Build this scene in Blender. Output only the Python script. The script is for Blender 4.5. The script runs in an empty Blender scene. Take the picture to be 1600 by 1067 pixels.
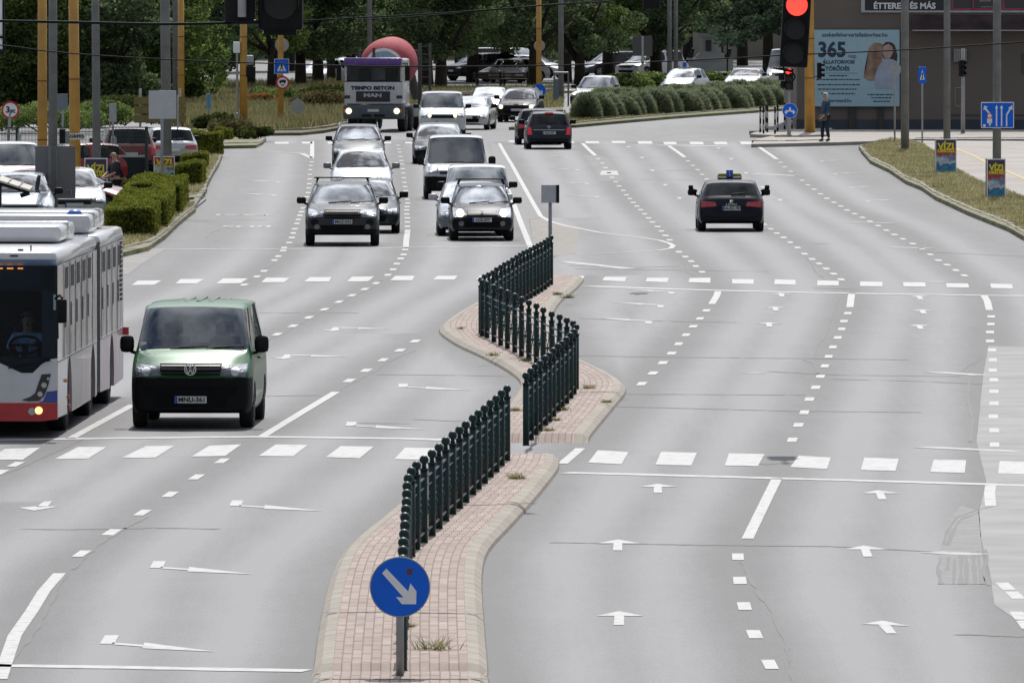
import bpy, bmesh, math, random
import numpy as np
from mathutils import Vector, Matrix
from mathutils.bvhtree import BVHTree
random.seed(7); rng = np.random.default_rng(7)
scene = bpy.context.scene
R = math.radians
# ---------------- camera, world, sun, exposure ----------------
FPX, CAMH = 17600.0, 7.4
HOR = -74.0                                   # horizon row in the 1600x1067 photograph
cam = bpy.data.cameras.new('camera'); camo = bpy.data.objects.new('camera', cam)
scene.collection.objects.link(camo); scene.camera = camo
cam.sensor_width = 36.0; cam.lens = FPX/1600*36.0
cam.clip_start = 1.0; cam.clip_end = 6000.0
PITCH = math.atan((533.5-HOR)/FPX)
camo.location = (0, 0, CAMH); camo.rotation_euler = (math.pi/2-PITCH, 0, 0)
SUN_EL, SUN_AZ = 50.0, 3.5                  # azimuth measured from +Y towards +X
world = bpy.data.worlds.new('World'); scene.world = world; world.use_nodes = True
wn = world.node_tree; bg = wn.nodes['Background']
sky = wn.nodes.new('ShaderNodeTexSky'); sky.sky_type = 'NISHITA'; sky.sun_disc = False
sky.sun_elevation = R(SUN_EL); sky.sun_rotation = R(SUN_AZ)
tc = wn.nodes.new('ShaderNodeTexCoord'); mp = wn.nodes.new('ShaderNodeMapping'); mp.inputs['Scale'].default_value = (1, 1, 2.2)
nz = wn.nodes.new('ShaderNodeTexNoise'); nz.inputs['Scale'].default_value = 3.2; nz.inputs['Detail'].default_value = 7; nz.inputs['Roughness'].default_value = .55
cr = wn.nodes.new('ShaderNodeValToRGB'); cr.color_ramp.elements[0].position = .36; cr.color_ramp.elements[1].position = .60
mx = wn.nodes.new('ShaderNodeMix'); mx.data_type = 'RGBA'
wn.links.new(tc.outputs['Generated'], mp.inputs['Vector']); wn.links.new(mp.outputs['Vector'], nz.inputs['Vector'])
wn.links.new(nz.outputs['Fac'], cr.inputs['Fac']); wn.links.new(cr.outputs['Color'], mx.inputs['Factor'])
wn.links.new(sky.outputs['Color'], mx.inputs['A']); mx.inputs['B'].default_value = (9.5, 9.8, 10.4, 1)
# clouds glow towards the sun
vm = wn.nodes.new('ShaderNodeVectorMath'); vm.operation = 'DOT_PRODUCT'; wn.links.new(tc.outputs['Generated'], vm.inputs[0])
vm.inputs[1].default_value = (math.sin(R(SUN_AZ))*math.cos(R(SUN_EL)), math.cos(R(SUN_AZ))*math.cos(R(SUN_EL)), math.sin(R(SUN_EL)))
mxx = wn.nodes.new('ShaderNodeMath'); mxx.operation = 'MAXIMUM'; mxx.inputs[1].default_value = 0; wn.links.new(vm.outputs['Value'], mxx.inputs[0])
pw = wn.nodes.new('ShaderNodeMath'); pw.operation = 'POWER'; pw.inputs[1].default_value = 12; wn.links.new(mxx.outputs[0], pw.inputs[0])
ma = wn.nodes.new('ShaderNodeMath'); ma.operation = 'MULTIPLY_ADD'; ma.inputs[1].default_value = 12.0; ma.inputs[2].default_value = 1.0; wn.links.new(pw.outputs[0], ma.inputs[0])
vs_ = wn.nodes.new('ShaderNodeVectorMath'); vs_.operation = 'SCALE'; vs_.inputs[0].default_value = (8.0, 8.3, 8.9); wn.links.new(ma.outputs[0], vs_.inputs['Scale'])
wn.links.new(vs_.outputs[0], mx.inputs['B'])
wn.links.new(mx.outputs['Result'], bg.inputs['Color']); bg.inputs['Strength'].default_value = 0.08
sun = bpy.data.lights.new('sun', 'SUN'); sun.energy = 4.6; sun.angle = R(.6); sun.color = (1, .955, .9)
suno = bpy.data.objects.new('sun', sun); scene.collection.objects.link(suno)
sd = Vector((math.sin(R(SUN_AZ))*math.cos(R(SUN_EL)), math.cos(R(SUN_AZ))*math.cos(R(SUN_EL)), math.sin(R(SUN_EL))))
suno.rotation_euler = sd.to_track_quat('Z', 'Y').to_euler(); suno.location = (0, 200, 80)
scene.view_settings.view_transform = 'Standard'; scene.view_settings.look = 'None'
scene.view_settings.exposure = -0.36; scene.view_settings.gamma = 1.0

# ---------------- helpers ----------------
CP, SP = math.cos(PITCH), math.sin(PITCH)
def G(px, py, z=0.0):
    """photo pixel -> world point on the horizontal plane z"""
    u, v = (px-800)/FPX, (533.5-py)/FPX
    dx, dy, dz = u, CP+v*SP, -SP+v*CP
    t = (z-CAMH)/dz
    return Vector((dx*t, dy*t, z))
def D(px, py, y):
    """photo pixel -> world point at distance y"""
    u, v = (px-800)/FPX, (533.5-py)/FPX
    dx, dy, dz = u, CP+v*SP, -SP+v*CP
    t = y/dy
    return Vector((dx*t, y, CAMH+dz*t))
def dist(row): return G(800, row).y
def ppm(row): return (row-HOR)/CAMH            # pixels per metre on the ground at a row
SC = scene.collection
def link(o, parent=None):
    SC.objects.link(o)
    if parent is not None: o.parent = parent
    return o
def tag(o, label=None, cat=None, group=None, kind=None):
    if label: o['label'] = label
    if cat: o['category'] = cat
    if group: o['group'] = group
    if kind: o['kind'] = kind
    return o
def empty(name, loc=(0, 0, 0), rz=0.0, label=None, cat=None, group=None):
    o = bpy.data.objects.new(name, None); o.empty_display_size = .2
    o.location = loc; o.rotation_euler = (0, 0, rz); link(o)
    return tag(o, label, cat, group)
def obj(name, bm, mat, parent=None, smooth=False):
    me = bpy.data.meshes.new(name)
    if isinstance(bm, bmesh.types.BMesh):
        if smooth:
            for f in bm.faces: f.smooth = True
        bm.to_mesh(me); bm.free()
    else:
        me = bm
    for m in (mat if isinstance(mat, (list, tuple)) else [mat]): me.materials.append(m)
    o = bpy.data.objects.new(name, me)
    return link(o, parent)
def np_mesh(name, verts, faces_n, mat, parent=None, k=4, smooth=False):
    """verts (N,3), consecutive k-gons"""
    me = bpy.data.meshes.new(name); n = len(verts); nf = n//k
    me.vertices.add(n); me.vertices.foreach_set('co', np.asarray(verts, dtype=np.float32).ravel())
    me.loops.add(n); me.loops.foreach_set('vertex_index', np.arange(n, dtype=np.int32))
    me.polygons.add(nf); me.polygons.foreach_set('loop_start', np.arange(nf, dtype=np.int32)*k)
    try: me.polygons.foreach_set('loop_total', np.full(nf, k, dtype=np.int32))
    except Exception: pass
    me.update(calc_edges=True); me.validate()
    for m in (mat if isinstance(mat, (list, tuple)) else [mat]): me.materials.append(m)
    o = bpy.data.objects.new(name, me)
    return link(o, parent)
def B(): return bmesh.new()
def box(bm, x0, x1, y0, y1, z0, z1, bev=0.0, mi=0, M=None):
    r = bmesh.ops.create_cube(bm, size=1.0); vs = r['verts']
    bmesh.ops.scale(bm, vec=(x1-x0, y1-y0, z1-z0), verts=vs)
    bmesh.ops.translate(bm, vec=((x0+x1)/2, (y0+y1)/2, (z0+z1)/2), verts=vs)
    fs = list({f for v in vs for f in v.link_faces})
    for f in fs: f.material_index = mi
    if bev > 0:
        es = list({e for v in vs for e in v.link_edges})
        g = bmesh.ops.bevel(bm, geom=es, offset=bev, segments=2, affect='EDGES', profile=.6)
        vs = list({v for f in g['faces'] for v in f.verts} | {v for v in vs if v.is_valid})
        for f in g['faces']: f.material_index = mi
    if M is not None: bmesh.ops.transform(bm, matrix=M, verts=[v for v in vs if v.is_valid])
    return vs
def tube(bm, p0, p1, r0, r1=None, seg=10, mi=0, caps=True):
    p0, p1 = Vector(p0), Vector(p1); r1 = r0 if r1 is None else r1
    d = p1-p0; L = d.length
    if L < 1e-6: return
    q = d.to_track_quat('Z', 'Y').to_matrix().to_4x4(); q.translation = (p0+p1)/2
    r = bmesh.ops.create_cone(bm, cap_ends=caps, segments=seg, radius1=r0, radius2=r1, depth=L, matrix=q)
    for v in r['verts']:
        for f in v.link_faces: f.material_index = mi
def path_tube(bm, pts, r, seg=6, mi=0):
    for a, b in zip(pts[:-1], pts[1:]): tube(bm, a, b, r, seg=seg, mi=mi)
def ball(bm, c, r, seg=12, sc=(1, 1, 1), mi=0):
    rr = bmesh.ops.create_uvsphere(bm, u_segments=seg, v_segments=max(6, seg*2//3), radius=r)
    bmesh.ops.scale(bm, vec=sc, verts=rr['verts']); bmesh.ops.translate(bm, vec=c, verts=rr['verts'])
    for v in rr['verts']:
        for f in v.link_faces: f.material_index = mi; f.smooth = True
def prism(bm, pts2, y0, y1, mi=0, M=None):
    """polygon in the XZ plane, extruded from y0 to y1"""
    a = [bm.verts.new((x, y0, z)) for x, z in pts2]; b = [bm.verts.new((x, y1, z)) for x, z in pts2]
    fs = [bm.faces.new(a), bm.faces.new(b[::-1])]
    n = len(a)
    for i in range(n): fs.append(bm.faces.new((a[i], b[i], b[(i+1) % n], a[(i+1) % n])))
    for f in fs: f.material_index = mi
    if M is not None: bmesh.ops.transform(bm, matrix=M, verts=a+b)
    return a+b
def disc(r, n=24, cx=0, cz=0): return [(cx+r*math.cos(2*math.pi*i/n), cz+r*math.sin(2*math.pi*i/n)) for i in range(n)]
def slab(name, pts, z0, z1, mat, parent=None, bev=0):
    """world xy polygon extruded vertically"""
    bm = B(); a = [bm.verts.new((p[0], p[1], z0)) for p in pts]; b = [bm.verts.new((p[0], p[1], z1)) for p in pts]
    n = len(a); bm.faces.new(b)
    for i in range(n): bm.faces.new((a[i], a[(i+1) % n], b[(i+1) % n], b[i]))
    bmesh.ops.recalc_face_normals(bm, faces=bm.faces)
    bmesh.ops.triangulate(bm, faces=[f for f in bm.faces if len(f.verts) > 4])
    return obj(name, bm, mat, parent)
def copy_tree(o, parent=None):
    c = o.copy(); SC.objects.link(c); c.parent = parent
    for ch in list(o.children): copy_tree(ch, c)
    return c
def text_mesh(s, size=1.0, ext=0.004, offset=0.0, align='CENTER', sx=1.0):
    cu = bpy.data.curves.new('lettering', 'FONT'); cu.body = s; cu.size = size; cu.extrude = ext; cu.offset = offset
    cu.align_x = align; cu.align_y = 'CENTER'; cu.resolution_u = 3
    t = bpy.data.objects.new('tmp', cu); SC.objects.link(t)
    dg = bpy.context.evaluated_depsgraph_get(); me = bpy.data.meshes.new_from_object(t.evaluated_get(dg))
    bpy.data.objects.remove(t); bpy.data.curves.remove(cu)
    me.transform(Matrix.Diagonal((sx, 1, 1, 1)))
    return me
def text_xz(bm, s, size, loc, offset=0.0, align='CENTER', mi=0, sx=1.0, flip=False, ext=.004):
    """adds standing lettering that faces -Y (or +Y when flipped)"""
    me = text_mesh(s, size, ext, offset, align, sx)
    me.transform(Matrix.Translation(loc) @ (Matrix.Rotation(math.pi, 4, 'Z') if flip else Matrix()) @ Matrix.Rotation(math.pi/2, 4, 'X'))
    n0 = len(bm.faces); bm.from_mesh(me); bm.faces.ensure_lookup_table()
    for f in bm.faces[n0:]: f.material_index = mi
    bpy.data.meshes.remove(me)

# ---------------- materials ----------------
MATS = {}
def mat(name, col, rough=.6, metal=0.0, noise=.12, nscale=6.0, coat=0.0, spec=.5, bump=0.0, bscale=40.0, emit=None, estr=0.0, col2=None, backdark=False, flake=0, r0=.32, r1=.68):
    if name in MATS: return MATS[name]
    m = bpy.data.materials.new(name); m.use_nodes = True; nt = m.node_tree; p = nt.nodes['Principled BSDF']
    p.inputs['Roughness'].default_value = rough; p.inputs['Metallic'].default_value = metal
    p.inputs['Specular IOR Level'].default_value = spec; p.inputs['Coat Weight'].default_value = coat; p.inputs['Coat Roughness'].default_value = .04
    t = nt.nodes.new('ShaderNodeTexCoord'); n = nt.nodes.new('ShaderNodeTexNoise'); n.inputs['Scale'].default_value = nscale; n.inputs['Detail'].default_value = 5
    nt.links.new(t.outputs['Object'], n.inputs['Vector'])
    r = nt.nodes.new('ShaderNodeValToRGB'); r.color_ramp.elements[0].position = r0; r.color_ramp.elements[1].position = r1
    c2 = col2 or tuple(min(1, c*(1+noise)) for c in col); c1 = col if col2 else tuple(c*(1-noise) for c in col)
    r.color_ramp.elements[0].color = (*c1, 1); r.color_ramp.elements[1].color = (*c2, 1)
    nt.links.new(n.outputs['Fac'], r.inputs['Fac'])
    src = r.outputs['Color']
    if backdark:
        g = nt.nodes.new('ShaderNodeNewGeometry'); mm = nt.nodes.new('ShaderNodeMix'); mm.data_type = 'RGBA'
        nt.links.new(g.outputs['Backfacing'], mm.inputs['Factor']); nt.links.new(src, mm.inputs['A']); mm.inputs['B'].default_value = (.02, .02, .022, 1)
        src = mm.outputs['Result']
    nt.links.new(src, p.inputs['Base Color'])
    if bump > 0:
        b = nt.nodes.new('ShaderNodeBump'); b.inputs['Strength'].default_value = bump; b.inputs['Distance'].default_value = .02
        n2 = nt.nodes.new('ShaderNodeTexNoise'); n2.inputs['Scale'].default_value = bscale; n2.inputs['Detail'].default_value = 4
        nt.links.new(t.outputs['Object'], n2.inputs['Vector']); nt.links.new(n2.outputs['Fac'], b.inputs['Height']); nt.links.new(b.outputs['Normal'], p.inputs['Normal'])
    if emit: p.inputs['Emission Color'].default_value = (*emit, 1); p.inputs['Emission Strength'].default_value = estr
    MATS[name] = m; return m
def paint(name, col, metal=.0, rough=.35):
    dk = max(col) < .07; return mat('paint_'+name, col, rough=rough, metal=metal*(.5 if dk else 1), noise=.05, nscale=2.5, coat=.30 if dk else .8, spec=.12 if dk else .3, backdark=True)
def glass(name, tint=(.55, .6, .6), dark=.5, ior=1.5):
    if name in MATS: return MATS[name]
    m = bpy.data.materials.new(name); m.use_nodes = True; nt = m.node_tree; nt.nodes.clear()
    o = nt.nodes.new('ShaderNodeOutputMaterial'); mix = nt.nodes.new('ShaderNodeMixShader'); tr = nt.nodes.new('ShaderNodeBsdfTransparent')
    gl = nt.nodes.new('ShaderNodeBsdfGlossy'); fr = nt.nodes.new('ShaderNodeFresnel'); fr.inputs['IOR'].default_value = ior
    tr.inputs['Color'].default_value = (*[c*dark for c in tint], 1); gl.inputs['Roughness'].default_value = .03; gl.inputs['Color'].default_value = (.95, .97, 1, 1)
    ad = nt.nodes.new('ShaderNodeMath'); ad.operation = 'MULTIPLY_ADD'; ad.inputs[1].default_value = 1.0; ad.inputs[2].default_value = .0; ad.use_clamp = True
    nt.links.new(fr.outputs['Fac'], ad.inputs[0]); nt.links.new(ad.outputs[0], mix.inputs['Fac'])
    nt.links.new(tr.outputs[0], mix.inputs[1]); nt.links.new(gl.outputs[0], mix.inputs[2]); nt.links.new(mix.outputs[0], o.inputs['Surface'])
    MATS[name] = m; return m
def leafmat(name, c1, c2, trans=.35, scale=.5):
    if name in MATS: return MATS[name]
    m = bpy.data.materials.new(name); m.use_nodes = True; nt = m.node_tree; nt.nodes.clear()
    o = nt.nodes.new('ShaderNodeOutputMaterial'); mix = nt.nodes.new('ShaderNodeMixShader'); mix.inputs['Fac'].default_value = trans
    df = nt.nodes.new('ShaderNodeBsdfDiffuse'); tl = nt.nodes.new('ShaderNodeBsdfTranslucent')
    g = nt.nodes.new('ShaderNodeNewGeometry'); n = nt.nodes.new('ShaderNodeTexNoise'); n.inputs['Scale'].default_value = scale
    nt.links.new(g.outputs['Position'], n.inputs['Vector'])
    ad = nt.nodes.new('ShaderNodeMath'); ad.operation = 'MULTIPLY_ADD'; ad.inputs[1].default_value = .45; nt.links.new(g.outputs['Random Per Island'], ad.inputs[0])
    nt.links.new(n.outputs['Fac'], ad.inputs[2])
    r = nt.nodes.new('ShaderNodeValToRGB'); r.color_ramp.elements[0].position = .45; r.color_ramp.elements[1].position = .95
    r.color_ramp.elements[0].color = (*c1, 1); r.color_ramp.elements[1].color = (*c2, 1); nt.links.new(ad.outputs[0], r.inputs['Fac'])
    nt.links.new(r.outputs['Color'], df.inputs['Color']); nt.links.new(r.outputs['Color'], tl.inputs['Color'])
    nt.links.new(df.outputs[0], mix.inputs[1]); nt.links.new(tl.outputs[0], mix.inputs[2]); nt.links.new(mix.outputs[0], o.inputs['Surface'])
    MATS[name] = m; return m
WHITEP = mat('road_paint', (.26, .26, .26), rough=.6, nscale=5, col2=(.41, .41, .405), r0=.33, r1=.48)
WORNP = mat('worn_road_paint', (.22, .22, .22), rough=.6, nscale=4, col2=(.40, .40, .39), r0=.36, r1=.6)
CRACK_SHADOW = mat('crack_tar_and_shadow', (.018, .018, .019), rough=.6, noise=.3)
CONC = mat('concrete', (.33, .32, .30), rough=.85, noise=.2, nscale=1.5, bump=.3)
CONCPOLE = mat('concrete_pole', (.19, .19, .185), rough=.85, noise=.15, nscale=3, bump=.2)
KERB = mat('kerb_stone', (.33, .30, .26), rough=.9, noise=.13, nscale=2.5, bump=.15)
YPOLE = mat('yellow_mast_paint', (.50, .27, .055), rough=.5, noise=.16, nscale=2)
GALV = mat('galvanised_steel', (.32, .33, .34), rough=.5, metal=.4, noise=.12)
ALU = mat('sign_back_aluminium', (.36, .37, .38), rough=.6, metal=.2, noise=.1)
BLACKP = mat('black_plastic', (.009, .009, .011), rough=.55, noise=.2, spec=.2)
RUBBER = mat('tyre_rubber', (.014, .014, .015), rough=.75, noise=.2)
RIM = mat('alloy_rim', (.35, .35, .37), rough=.35, metal=.8)
HUB = mat('dark_wheel_hub', (.05, .05, .055), rough=.5, metal=.4)
CHROME = mat('chrome', (.75, .76, .78), rough=.15, metal=1.0, noise=.02)
LENS = mat('lamp_glass', (.16, .17, .19), rough=.15, metal=.3, noise=.25, nscale=9, coat=1)
LAMPON = mat('lamp_lit', (1, .85, .6), emit=(1, .80, .48), estr=3.2, rough=.3)
REDL = mat('rear_lamp_red', (.30, .01, .02), rough=.2, coat=1, emit=(1, .05, .06), estr=.06)
BRAKE = mat('rear_lamp_lit', (.4, .015, .03), rough=.2, emit=(1, .06, .10), estr=.25)
ORANGE = mat('indicator_orange', (.7, .2, .02), rough=.3)
PLATE = mat('plate_white', (.62, .63, .62), rough=.5, noise=.05); PLATEB = mat('plate_blue', (.02, .09, .45), rough=.5)
INK = mat('lettering_black', (.015, .015, .018), rough=.6)
SIGNBLUE = mat('sign_blue', (.006, .14, .78), rough=.5, noise=.04, spec=.25); SIGNWHITE = mat('sign_white', (.82, .84, .86), rough=.45, noise=.05)
SIGNRED = mat('sign_red', (.55, .02, .03), rough=.45)
SEATM = mat('seat_fabric', (.03, .03, .034), rough=.9); DASH = mat('dashboard', (.025, .025, .027), rough=.8)
SKIN = mat('skin', (.46, .27, .19), rough=.6, noise=.08)
GLASSD = glass('car_glass', (.5, .56, .56), .45); GLASSW = glass('windscreen_glass', (.45, .5, .5), .5, ior=3.0); GLASSC = glass('clear_glass', (.75, .82, .8), .85)
# ---------------- ground, road, markings, islands ----------------
def pl(s, ox=0.0, oy=0.0, k=1.0):
    v = [float(t) for t in s.replace(',', ' ').split()]
    return [(ox+v[i]/k, oy+v[i+1]/k) for i in range(0, len(v), 2)]
LINES = [pl('1215 1075 1202 1038 1163 948 1153 870 1168 841 1214 747 1238 687 1285 570 1318 502 1329 470 1331 458 1314 437 1255 385 1204 358 1150 310 1105 280 1070 246 1045 228'),
    pl('1640 1075 1597 969 1579 924 1548 790 1553 660 1547 533 1546 484 1537 462 1518 440 1461 398 1400 360 1313 322 1240 272 1214 249 1181 226'),
    pl('920 700 1003 600 1060 537 1103 485 1122 455 1097 425 1061 394 1013 341 970 300 930 243 910 224'),
    pl('-12 1075 6 1041 93 895 222 801 308 745 347 720 411 681 525 612 600 562 650 533'),
    pl('-60 770 25 726 110 685 208 632 433 522 587 443 626 404 635 374 636 320 628 270 622 227'),
    pl('80 590 221 514 382 445 429 407 455 380 473 320 484 273 487 250 488 221'),
    pl('487 1067 523 890 627 790 716 719 740 692 785 650 815 605 750 559 686 524 686 519 747 475 822 438 828 384 800 312 778 260'),
    pl('765 1067 757 960 760 870 835 785 880 726 914 696 979 613 905 567 868 485 915 438'),
    pl('845 338 815 285 789 240 780 224')]
WL = [np.array([[G(*p).y, G(*p).x] for p in L]) for L in LINES]
def wear_at(x, y):
    best = np.full(x.shape, 9.0)
    for L in WL:
        L = L[np.argsort(L[:, 0])]
        xi = np.interp(y, L[:, 0], L[:, 1]); ok = (y > L[0, 0]-2) & (y < L[-1, 0]+4)
        best = np.where(ok, np.minimum(best, abs(x-xi)), best)
    w = -.22+1.35*np.exp(-((best-.95)/.5)**2)+.34*np.exp(-((best-1.75)/.45)**2)+.5*np.exp(-((best-2.7)/.6)**2)
    return np.where(best > 5, .62, w)
def road():
    xs = np.unique(np.concatenate([np.arange(-90, -24, 6), np.arange(-24, 24, .22), np.arange(24, 91, 6)])); ys = np.concatenate([np.arange(30, 105, 15), np.arange(105, 470, 1.1), np.arange(470, 640, 12)])
    X, Y = np.meshgrid(xs, ys); w = wear_at(X, Y)
    V = np.stack([X.ravel(), Y.ravel(), np.zeros(X.size)], 1); nx, ny = len(xs), len(ys)
    i = (np.arange(ny-1)[:, None]*nx+np.arange(nx-1)[None, :]).ravel()
    F = np.stack([i, i+1, i+nx+1, i+nx], 1)
    me = bpy.data.meshes.new('road'); me.vertices.add(len(V)); me.vertices.foreach_set('co', V.astype(np.float32).ravel())
    me.loops.add(F.size); me.loops.foreach_set('vertex_index', F.ravel().astype(np.int32)); me.polygons.add(len(F)); me.polygons.foreach_set('loop_start', np.arange(len(F), dtype=np.int32)*4)
    me.update(calc_edges=True)
    a = me.attributes.new('wear', 'FLOAT', 'POINT'); a.data.foreach_set('value', w.ravel().astype(np.float32))
    m = bpy.data.materials.new('asphalt'); m.use_nodes = True; nt = m.node_tree; p = nt.nodes['Principled BSDF']; L = nt.links.new
    at = nt.nodes.new('ShaderNodeAttribute'); at.attribute_name = 'wear'; ge = nt.nodes.new('ShaderNodeNewGeometry')
    def noise(sc, det, mapv=(1, 1, 1)):
        mpn = nt.nodes.new('ShaderNodeMapping'); mpn.inputs['Scale'].default_value = mapv; n = nt.nodes.new('ShaderNodeTexNoise'); n.inputs['Scale'].default_value = sc; n.inputs['Detail'].default_value = det
        L(ge.outputs['Position'], mpn.inputs['Vector']); L(mpn.outputs['Vector'], n.inputs['Vector']); return n.outputs['Fac']
    def math_(op, a_, b_):
        n = nt.nodes.new('ShaderNodeMath'); n.operation = op
        for k, v in ((0, a_), (1, b_)):
            if isinstance(v, (int, float)): n.inputs[k].default_value = v
            else: L(v, n.inputs[k])
        return n.outputs[0]
    big = noise(.3, 3, (1, .06, 1)); mid = noise(1.6, 4, (1, .09, 1)); fine = noise(8, 4, (1, .06, 1)); tr_ = noise(.5, 3, (.25, 1.2, 1)); grit = noise(38, 3, (1, .07, 1))
    f = math_('MULTIPLY', at.outputs['Fac'], .72)
    f = math_('ADD', f, math_('MULTIPLY', math_('SUBTRACT', big, .5), .75)); f = math_('ADD', f, math_('MULTIPLY', math_('SUBTRACT', mid, .5), .4))
    f = math_('ADD', f, math_('MULTIPLY', math_('SUBTRACT', tr_, .5), .16)); f = math_('ADD', f, math_('MULTIPLY', math_('SUBTRACT', fine, .5), .22)); f = math_('ADD', f, math_('MULTIPLY', math_('SUBTRACT', grit, .5), .5)); f = math_('ADD', f, .16)
    r = nt.nodes.new('ShaderNodeValToRGB'); r.color_ramp.elements[0].color = (.058, .060, .064, 1); r.color_ramp.elements[1].color = (.170, .173, .180, 1); r.color_ramp.elements[0].position = .05; r.color_ramp.elements[1].position = .95
    L(f, r.inputs['Fac']); L(r.outputs['Color'], p.inputs['Base Color']); p.inputs['Roughness'].default_value = .62; p.inputs['Specular IOR Level'].default_value = .35
    b = nt.nodes.new('ShaderNodeBump'); b.inputs['Strength'].default_value = .35; b.inputs['Distance'].default_value = .01; L(grit, b.inputs['Height']); L(b.outputs['Normal'], p.inputs['Normal'])
    me.materials.append(m); o = bpy.data.objects.new('road', me); link(o); tag(o, kind='structure'); return m
ASPH = road()
GROUND = mat('dry_earth_grass', (.06, .07, .03), rough=.95, nscale=.25, col2=(.16, .145, .075), bump=.4, bscale=8)
bm = B()
bmesh.ops.create_grid(bm, x_segments=60, y_segments=60, size=2600); bmesh.ops.translate(bm, vec=(0, 1500, -.03), verts=bm.verts)
tag(obj('ground', bm, GROUND), kind='structure')

def quad_px(bm, pts, z, mi=0):
    vs = [bm.verts.new(G(x, y, z)) for x, y in pts]
    try: f = bm.faces.new(vs); f.material_index = mi
    except ValueError: return
    f.normal_update()
    if f.normal.z < 0: f.normal_flip()
def ribbon(bm, pts, w, z, mi=0, px=True, wob=0.0, up=None):
    """flat strip of width w metres along pixel points on the ground"""
    P = [G(x, y, z) for x, y in pts] if px else [Vector(p) for p in pts]
    n = len(P); a = []; b = []
    for i, p in enumerate(P):
        t = (P[min(n-1, i+1)]-P[max(0, i-1)]); t.z = 0
        if t.length < 1e-6: t = Vector((0, 1, 0))
        t.normalize(); s = Vector((t.y, -t.x, 0)); ww = w/2*(1+random.uniform(-wob, wob))
        a.append(bm.verts.new(p-s*ww)); b.append(bm.verts.new(p+s*ww))
    for i in range(n-1):
        f = bm.faces.new((a[i], b[i], b[i+1], a[i+1])); f.material_index = mi; f.normal_update()
        if f.normal.z < 0: f.normal_flip()
def dense(pts, step=12, jit=0.0):
    out = []
    for (x0, y0), (x1, y1) in zip(pts[:-1], pts[1:]):
        n = max(1, int(math.hypot(x1-x0, y1-y0)/step))
        for i in range(n):
            t = i/n; out.append((x0+(x1-x0)*t+random.uniform(-jit, jit), y0+(y1-y0)*t+random.uniform(-jit, jit)*.4))
    out.append(pts[-1]); return out
mk = B(); ZM = .006
BARS = """8 701 63 699 36 718 -20 718|122 698 167 698 138 716 85 717|228 696.6 273 696 242 715 190 715|327 696 377 694 352 712 299 713|431 694 481 695 458 712.6 404 712|532.5 696.5 584 697.5 562 715.5 509 714|633 699 690 700 668 718 616 717
934 703 982 706 971 725 919 722.5|1033 705.6 1089 707 1080 727 1024 725.6|1139 708 1195 709 1184 728 1132.5 727|1247.7 711.5 1298 714.5 1292 732.5 1235 729.4|1350.6 714.5 1404.4 716.4 1399 735.5 1345 734|1459 718 1509.6 718.7 1507.3 738.5 1453.6 737|1562 720 1616 722 1614 741 1559.6 739.3
215 438.7 252.5 438 241 445 205.5 445.5|282.5 436 319 436 307.5 443 274 443|349 435 387.5 435 376 442.5 337.5 443|416 434 452.5 434 444 441 408 441|484 433 518 433 514 440 475 440|550 432.5 584.5 432 575 439.5 542 440|618 431 648 431 644 438 609 438|684 431 715 431 710 437 676 437|750 430.5 784 430 778 437 744 437
880 430.5 913.5 431 910 437 875.5 436|945 432.5 979 433 976 440 941 438|1011 434 1045.5 434 1042.5 441 1009 440|1077.5 434.5 1110 434 1110 442 1076 441|1144 436 1177.5 436.5 1177.5 444 1144 443|1211 436.5 1243 437.5 1243 445 1209.5 444|1277 438 1310.5 439 1310.5 446 1277 446|1344 440 1379 440.5 1378.5 447.5 1344 447|1411 441 1445.5 441 1446.5 448 1412 447.5|1478 442.5 1512.5 443 1514.5 449.5 1479.5 449|1547 443 1581 444 1583 451 1549 450
914 221 935 221 937 224.5 916 224.5|955 220.5 976 220.5 978 224 957 224|996 221 1018 221 1020 225 998 225|1036 222 1056 222 1058 226 1038 226|1077 221.8 1098 221.8 1100 226 1079 226|1115 221.8 1135 221.8 1137 226 1117 226|1156 221.5 1178 221.5 1181 226 1158 226|794 220 808 220 810 222.5 796 222.5|429 222 451 222 451 225 430 225|471 221.7 488 221.7 488 224.7 472 224.7|512 222 537 222 537 225 512 225|552 222 571 222 571 224.5 552 224.5|592 222 611 222 611 224.5 592 224.5|633 222 645 222 645 224.5 633 224.5|840 221 860 221 861 224 841 224|876 221 896 221 897 224 877 224"""
worn = random.Random(3)
for ln in BARS.split('\n'):
    for q in ln.split('|'): quad_px(mk, pl(q), ZM, 0)
# stop lines and thin transverse lines
for s, w in (('-20 687.5 130 685 400 682 640 685 728 688', .5), ('-20 1038 0 1039 200 1042 350 1045 480 1047', .45), ('882 738 1000 741 1220 747 1400 752 1620 758.5', .45), ('920 447 1060 452 1260 457 1440 460 1620 462.5', .55), ('1025 227 1060 227.5 1140 228.5', 1.0)):
    ribbon(mk, dense(pl(s), 30, .25), w, ZM, 0, wob=.12)
for s, w in (('250 389.5 440 389 700 386 825 384', .45), ('400 236 440 238 472 240 486 247', .25), ('883 409 985 420', .4), ('1165 582 1190 583', .3)):
    ribbon(mk, dense(pl(s), 20, .3), w, ZM, 1, wob=.2)
for s in ('780 224 789 240 800 258 815 285 830 312 845 338 852 342 862 347 880 352 940 364 1000 371 1030 375.5 1046 380 1052 384 1048 388 1030 391 985 394 930 397 880 397', ):
    ribbon(mk, pl(s), .13, ZM, 0)
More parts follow.
